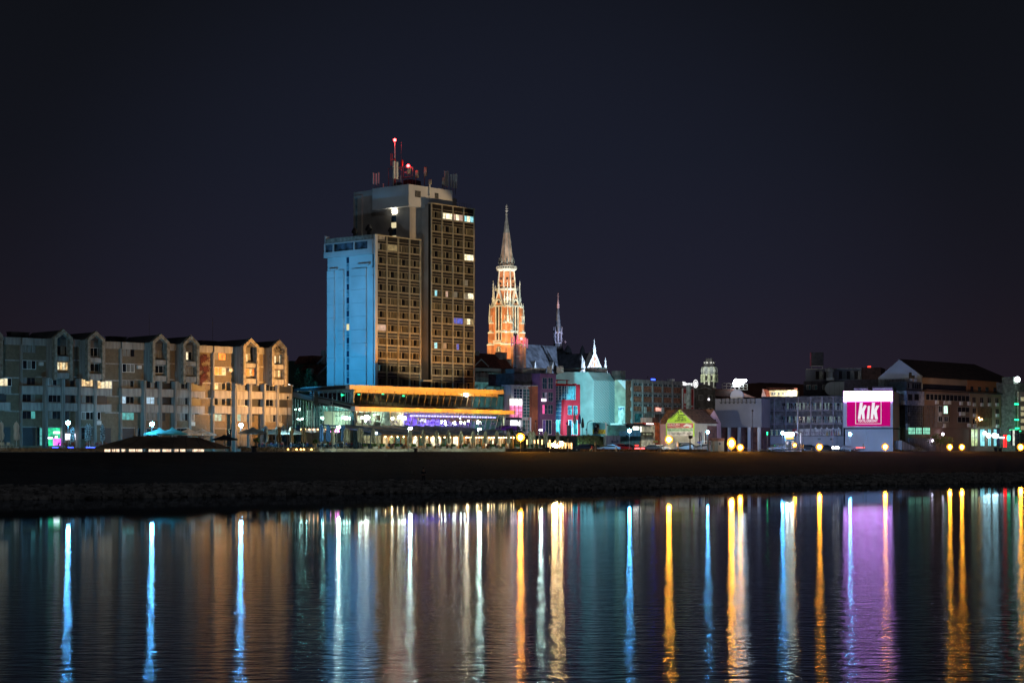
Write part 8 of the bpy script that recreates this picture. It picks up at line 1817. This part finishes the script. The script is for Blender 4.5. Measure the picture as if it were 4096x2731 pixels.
p3=bankpt(1543,1838); FC.put(p3,.2,'small folding frame chair higher up on the dark bank',scale=.9)
# ---- trees
def conifer(zn,x,ytop,q,wd,lab,seed):
    zone(zn); p=gp(x,q); h=zat(ytop,p.y); rr=random.Random(seed); t=thing('conifer_tree',lab,'tree',p,group='conifers beside the hotel'); mb=MB()
    for i in range(34):
        z=h*(.18+.8*i/34); r=wd*(1-(i/34))**.8*(.8+.35*rr.random())+.15
        n=int(10+40*(1-i/34))
        for _ in range(n*3):
            a=rr.random()*6.28; k=math.sqrt(rr.random()); c=Vector((p.x+math.cos(a)*r*k,p.y+math.sin(a)*r*k,z-.5*k*r+rr.uniform(-.3,.3))); s=.16+.16*rr.random(); d=Vector((math.cos(a),math.sin(a),-.5)); e=Vector((-d.y,d.x,rr.uniform(-.3,.3)))
            mb.face([c-e*s*.5,c+d*s*1.6,c+e*s*.5],rr.choice((0,0,1)))
    build('crown',mb,[LEAFB,LEAFA],t); mb=MB(); mb.rod(p,(p.x,p.y,h*.8),.28,.08); build('trunk',mb,mat('bark',(.08,.05,.03),.95),t)
conifer('C',315,205,112,3.9,'left conifer beside the blue lit hotel wall',1); conifer('C',470,215,105,4.6,'right broader conifer beside the blue lit hotel wall',2); conifer('C',570,400,100,2.3,'small low conifer close to the hotel wall',3)
def bush(zn,x,y,q,r,lab,seed,m=LEAFB):
    zone(zn); p=gp(x,q); z=zat(y,p.y); rr=random.Random(seed); t=thing('bush',lab,'bush',p,group='bushes on the slopes'); mb=MB()
    for i in range(7):
        c=(p.x+rr.uniform(-r,r)*.7,p.y+rr.uniform(-r,r)*.5,max(.4,z*rr.uniform(.3,.85))); mb.leafball(c,r*.55,r*.5,z*.28,150,.18,(0,1),rnd=rr)
    build('foliage',mb,[m,LEAFA],t); mb=MB(); mb.rod(p,(p.x,p.y,z*.6),.12,.05); mb.rod(p,(p.x+r*.4,p.y,z*.55),.07,.03); build('stem',mb,mat('bark'),t)
bush('I',1290,1180,64,2.6,'dark bush right of the parking sign house',1); bush('I',1370,1200,60,2.2,'lower bush before the pink house',2); bush('I',1655,1060,60,2.,'bush beside the blank grey wall',3,mat('leaf_brown',(.1,.07,.02),.9)); bush('K',950,1190,20,3.2,'bare bush left of the twin floodlights',4,mat('leaf_brown')); bush('D',1620,1060,58,2.,'thin bush beside the violet stair wall',5,mat('leaf_brown'))
# ---- roofs left of hotel
zone('C'); D_=470; f=fU(455,D_); t=bth('red_roof_house','old house with two stepped red roofs left of the blue hotel wall','house',f)
ppoly(t,'upper_roof',f,ROOFT,[(455,185),(525,75),(690,85),(600,190)],-8,-3); ppoly(t,'lower_roof',f,ROOFT,[(485,270),(520,205),(715,200),(715,230),(600,340),(550,340)],-3,0); pbox(t,'wall',f,mat('dim_wall',(.12,.14,.13),.9),560,335,720,500,-4,-.2,bot=0); pbox(t,'chimney',f,LC,680,0,715,190,-6,-5)
mb=MB(); mb.rod(f.P(*f.uv(600,340,0),0),f.P(*f.uv(715,228,0),0),.25); mb.rod(f.P(*f.uv(590,190,-2),-2),f.P(*f.uv(690,85,-2),-2),.25); build('verge_trim',mb,LC,t); ppoly(t,'ornate_gable',f,LC,[(490,290),(520,255),(545,262),(540,325),(500,330)],0,.5)
zone('C'); f=Face(QE+BQ*86,UQ); t=thing('lit_corner_pavilion','small cream pavilion with bright white stepped canopies behind the apartments','pavilion',gp(150,86)); pbox(t,'wall',f,CRM,40,500,220,600,-4,0,bot=0)
ppoly(t,'lit_canopy',f,emit('lit_canopy_white',(.95,.95,1),2.6,var=.4),[(145,455),(255,497),(150,500)],0,1); ppoly(t,'lit_canopy',f,_M['lit_canopy_white'],[(125,515),(215,510),(235,575),(120,575)],0,.6)
for x in(50,80): winp(t,f,x,545,x+22,590,.02,n=1,mats=[GTEAL])


# tables and chairs seen inside the dining storey
zone('S'); VT=tableP(mat('table_pale',(.4,.36,.5),.5),'tables inside the dining storey')
VC=chairP('dining_armchair',mat('chair_violet',(.12,.06,.2),.7),'x','chairs inside the dining storey')
for i in range(12):
    u=lerp(d0+1.5,d1-1.2,i/11); side='violet lit' if u>um else 'pale lit'
    VT.put(FD.P(u,vb-.02,-1.7),0,'one of the small tables in the %s part of the dining storey'%side)
    for s in(-1,1): VC.put(FD.P(u+s*.75,vb-.02,-1.6),HA+s*1.4,'one of the armchairs in the %s part of the dining storey'%side)
# ================= lighting =================
def flood(px,q,z,target,energy,color,spot=60,label='',size=.35,pos=None,blend=.7,post=True,base=0.):
    zone('S'); p=gp(px,q,z) if pos is None else Vector(pos); d=(Vector(target)-p).normalized()
    t=thing('spotlight',label,'spotlight',p,group='spotlights aimed at the buildings'); mb=MB()
    mb.rod(p-d*.35,p-d*.05,.12,.2,8); build('housing',mb,DARKM,t)
    if post and z>.5:
        mb=MB(); mb.rod((p.x,p.y,min(p.z-.6,base)),(p.x,p.y,p.z-.12),.05); build('post',mb,METAL,t)
    light(t,'SPOT',p+d*.1,energy,color,size,target,spot,blend); return t
BLU=(.09,.5,1.)
hp=HC-UQ*40-BQ*2; flood(0,0,9,HB.P(7.5,27,0),74000,(.04,.46,1.),54,'spotlight behind the apartments aimed at the blue end wall',pos=(hp.x,hp.y,17))
flood(1340,52,3,FS.P(8,11.5,0),7000,(.45,.75,1),62,'added small fill spotlight before the sloping side of the restaurant')  # added to lift the dark side return
flood(1150,50,4,FT.P(Lt*.5,8,0),3800,(.3,.7,1),80,'added small fill spotlight before the glass foyer')  # added to give the foyer a cyan tint
flood(3190,21,10,HF.P(17,37,0),205000,(1,.68,.36),30,'spotlight in the riverside parking aimed at the gridded hotel front',blend=.2)
flood(1250,30,10,CS.P(8,54,0),60000,(.35,.5,.7),24,'spotlight on the quay aimed at the upper hotel core')
for i,k in enumerate((.06,.19,.31,.44,.56,.69,.81,.94)): 
    c=FU.P(Lf*k,13,0); p=c-BQ*17; flood(0,0,7,FL.P(L2*k,11.3,0),17500,(1,.34,.01),50,'spotlight above the terrace aimed at the orange fascias, %s'%('leftmost','second','third','fourth','fifth','sixth','seventh','rightmost')[i],pos=(p.x,p.y,6.5))
# cathedral
cz=lambda a,b,z: CHP+UQ*a+BQ*b+Vector((0,0,z))
flood(0,0,2,cz(-2,-2,46),165000,(1,.7,.36),44,'warm spotlight at the left foot of the cathedral',pos=cz(-36,-18,24))
flood(0,0,2,cz(-2,-2,52),90000,(.85,1,.9),46,'white spotlight in front of the cathedral tower',pos=cz(-4,-38,26))
flood(0,0,2,cz(0,0,72),120000,(1,.88,.78),30,'narrow spotlight aimed at the cathedral spire',pos=cz(-28,-28,30))
flood(0,0,2,cz(30,0,30),170000,(.5,.68,1),80,'cool spotlight aimed at the slate cathedral roof',pos=cz(24,-45,26))
flood(0,0,2,cz(fx,3,46),9000,(.8,.75,1),40,'spotlight aimed at the ridge turret',pos=cz(fx-8,-14,34))
flood(0,0,2,cz(gx,-16,33),7000,(1,.95,.75),60,'spotlight aimed at the transept gable',pos=cz(gx-4,-36,24))
# apartments
flood(1330,46,10,AF.P(40,12,0),74000,(1,.47,.12),62,'spotlight right of the apartments lighting their gables amber')
flood(-350,10,9,AF.P(-4,13,0),28000,(.75,.88,.8),48,'spotlight at the far left lighting the grey gable walls')
flood(1150,30,9,AF.P(20,13,0),22000,(1,.6,.28),52,'spotlight right of the tent aimed at the middle apartments')
for x_,k_,n_ in((190,-2,'left of the green lit bar'),(520,14,'left of the tent'),(900,33,'behind the black parasol')): flood(x_,61,1.2,AF.P(k_,5,-1.5),2600,(.12,.62,1),110,'added cyan fill spotlight at the foot of the apartments, '+n_)  # added fills, make up for the cyan wash of the dimmed globe lamps
# pale building, annex
flood(2345,70,5,fb_perf.P(-6,11,0),75000,(.2,.85,1),60,'spotlight aimed at the pale perforated building')
flood(2430,66,6,fu_perf.P(4,12,0),24000,(.3,.85,1),52,'spotlight aimed at the right face of the perforated building')
flood(2165,66,2,gp(2165,100,8),5500,(.5,.4,1),90,'added violet fill spotlight at the foot of the plum building')  # added to brighten the plum walls
flood(2285,66,2,gp(2290,100,8),6500,(1,.75,.75),90,'added small fill spotlight at the foot of the red building')  # added to bring out the red panels
flood(1990,92,7,gp(1990,112,9),5000,(.3,.95,.95),110,'spotlight aimed at the concrete annex')
flood(2640,28,9,gp(2640,80,8),36000,(1,.85,.7),75,'spotlight aimed at the brick offices')
flood(3010,5,8,gp(3000,75,8),12000,(.9,.92,1),70,'spotlight aimed at the blank grey wall')
flood(3330,2,5,gp(3480,70,4),42000,(.25,.45,1),70,'blue spotlight aimed at the magenta sign store')
flood(3180,2,6,gp(3250,70,8),20000,(.5,.5,1),80,'violet spotlight aimed at the gallery offices')
kr=fk2.P(uR-7,v1+.8,-3); flood(0,0,1,fb_gab.P(-6,22,0),14000,(.35,.75,1),100,'spotlight on the magenta store roof aimed at the pale gable',pos=kr,base=v1)
flood(3900,5,6,gp(3850,70,12),11000,(1,.62,.38),80,'spotlight aimed at the tan and orange block')
zone('I'); pc_=Vector((W(1457,500,Dt).x,Dt,0))
flood(0,0,1,pc_+Vector((0,0,27)),46000,(1,1,.9),70,'spotlight left of the clock tower',pos=pc_+Vector((-14,-30,17)))
flood(0,0,1,pc_+Vector((0,0,27)),16000,(1,1,.9),70,'spotlight right of the clock tower',pos=pc_+Vector((24,-28,15)))
flood(2300,60,3,gp(2330,66,2),3000,(.5,1,.6),120,'small spotlight lighting the grass mound')
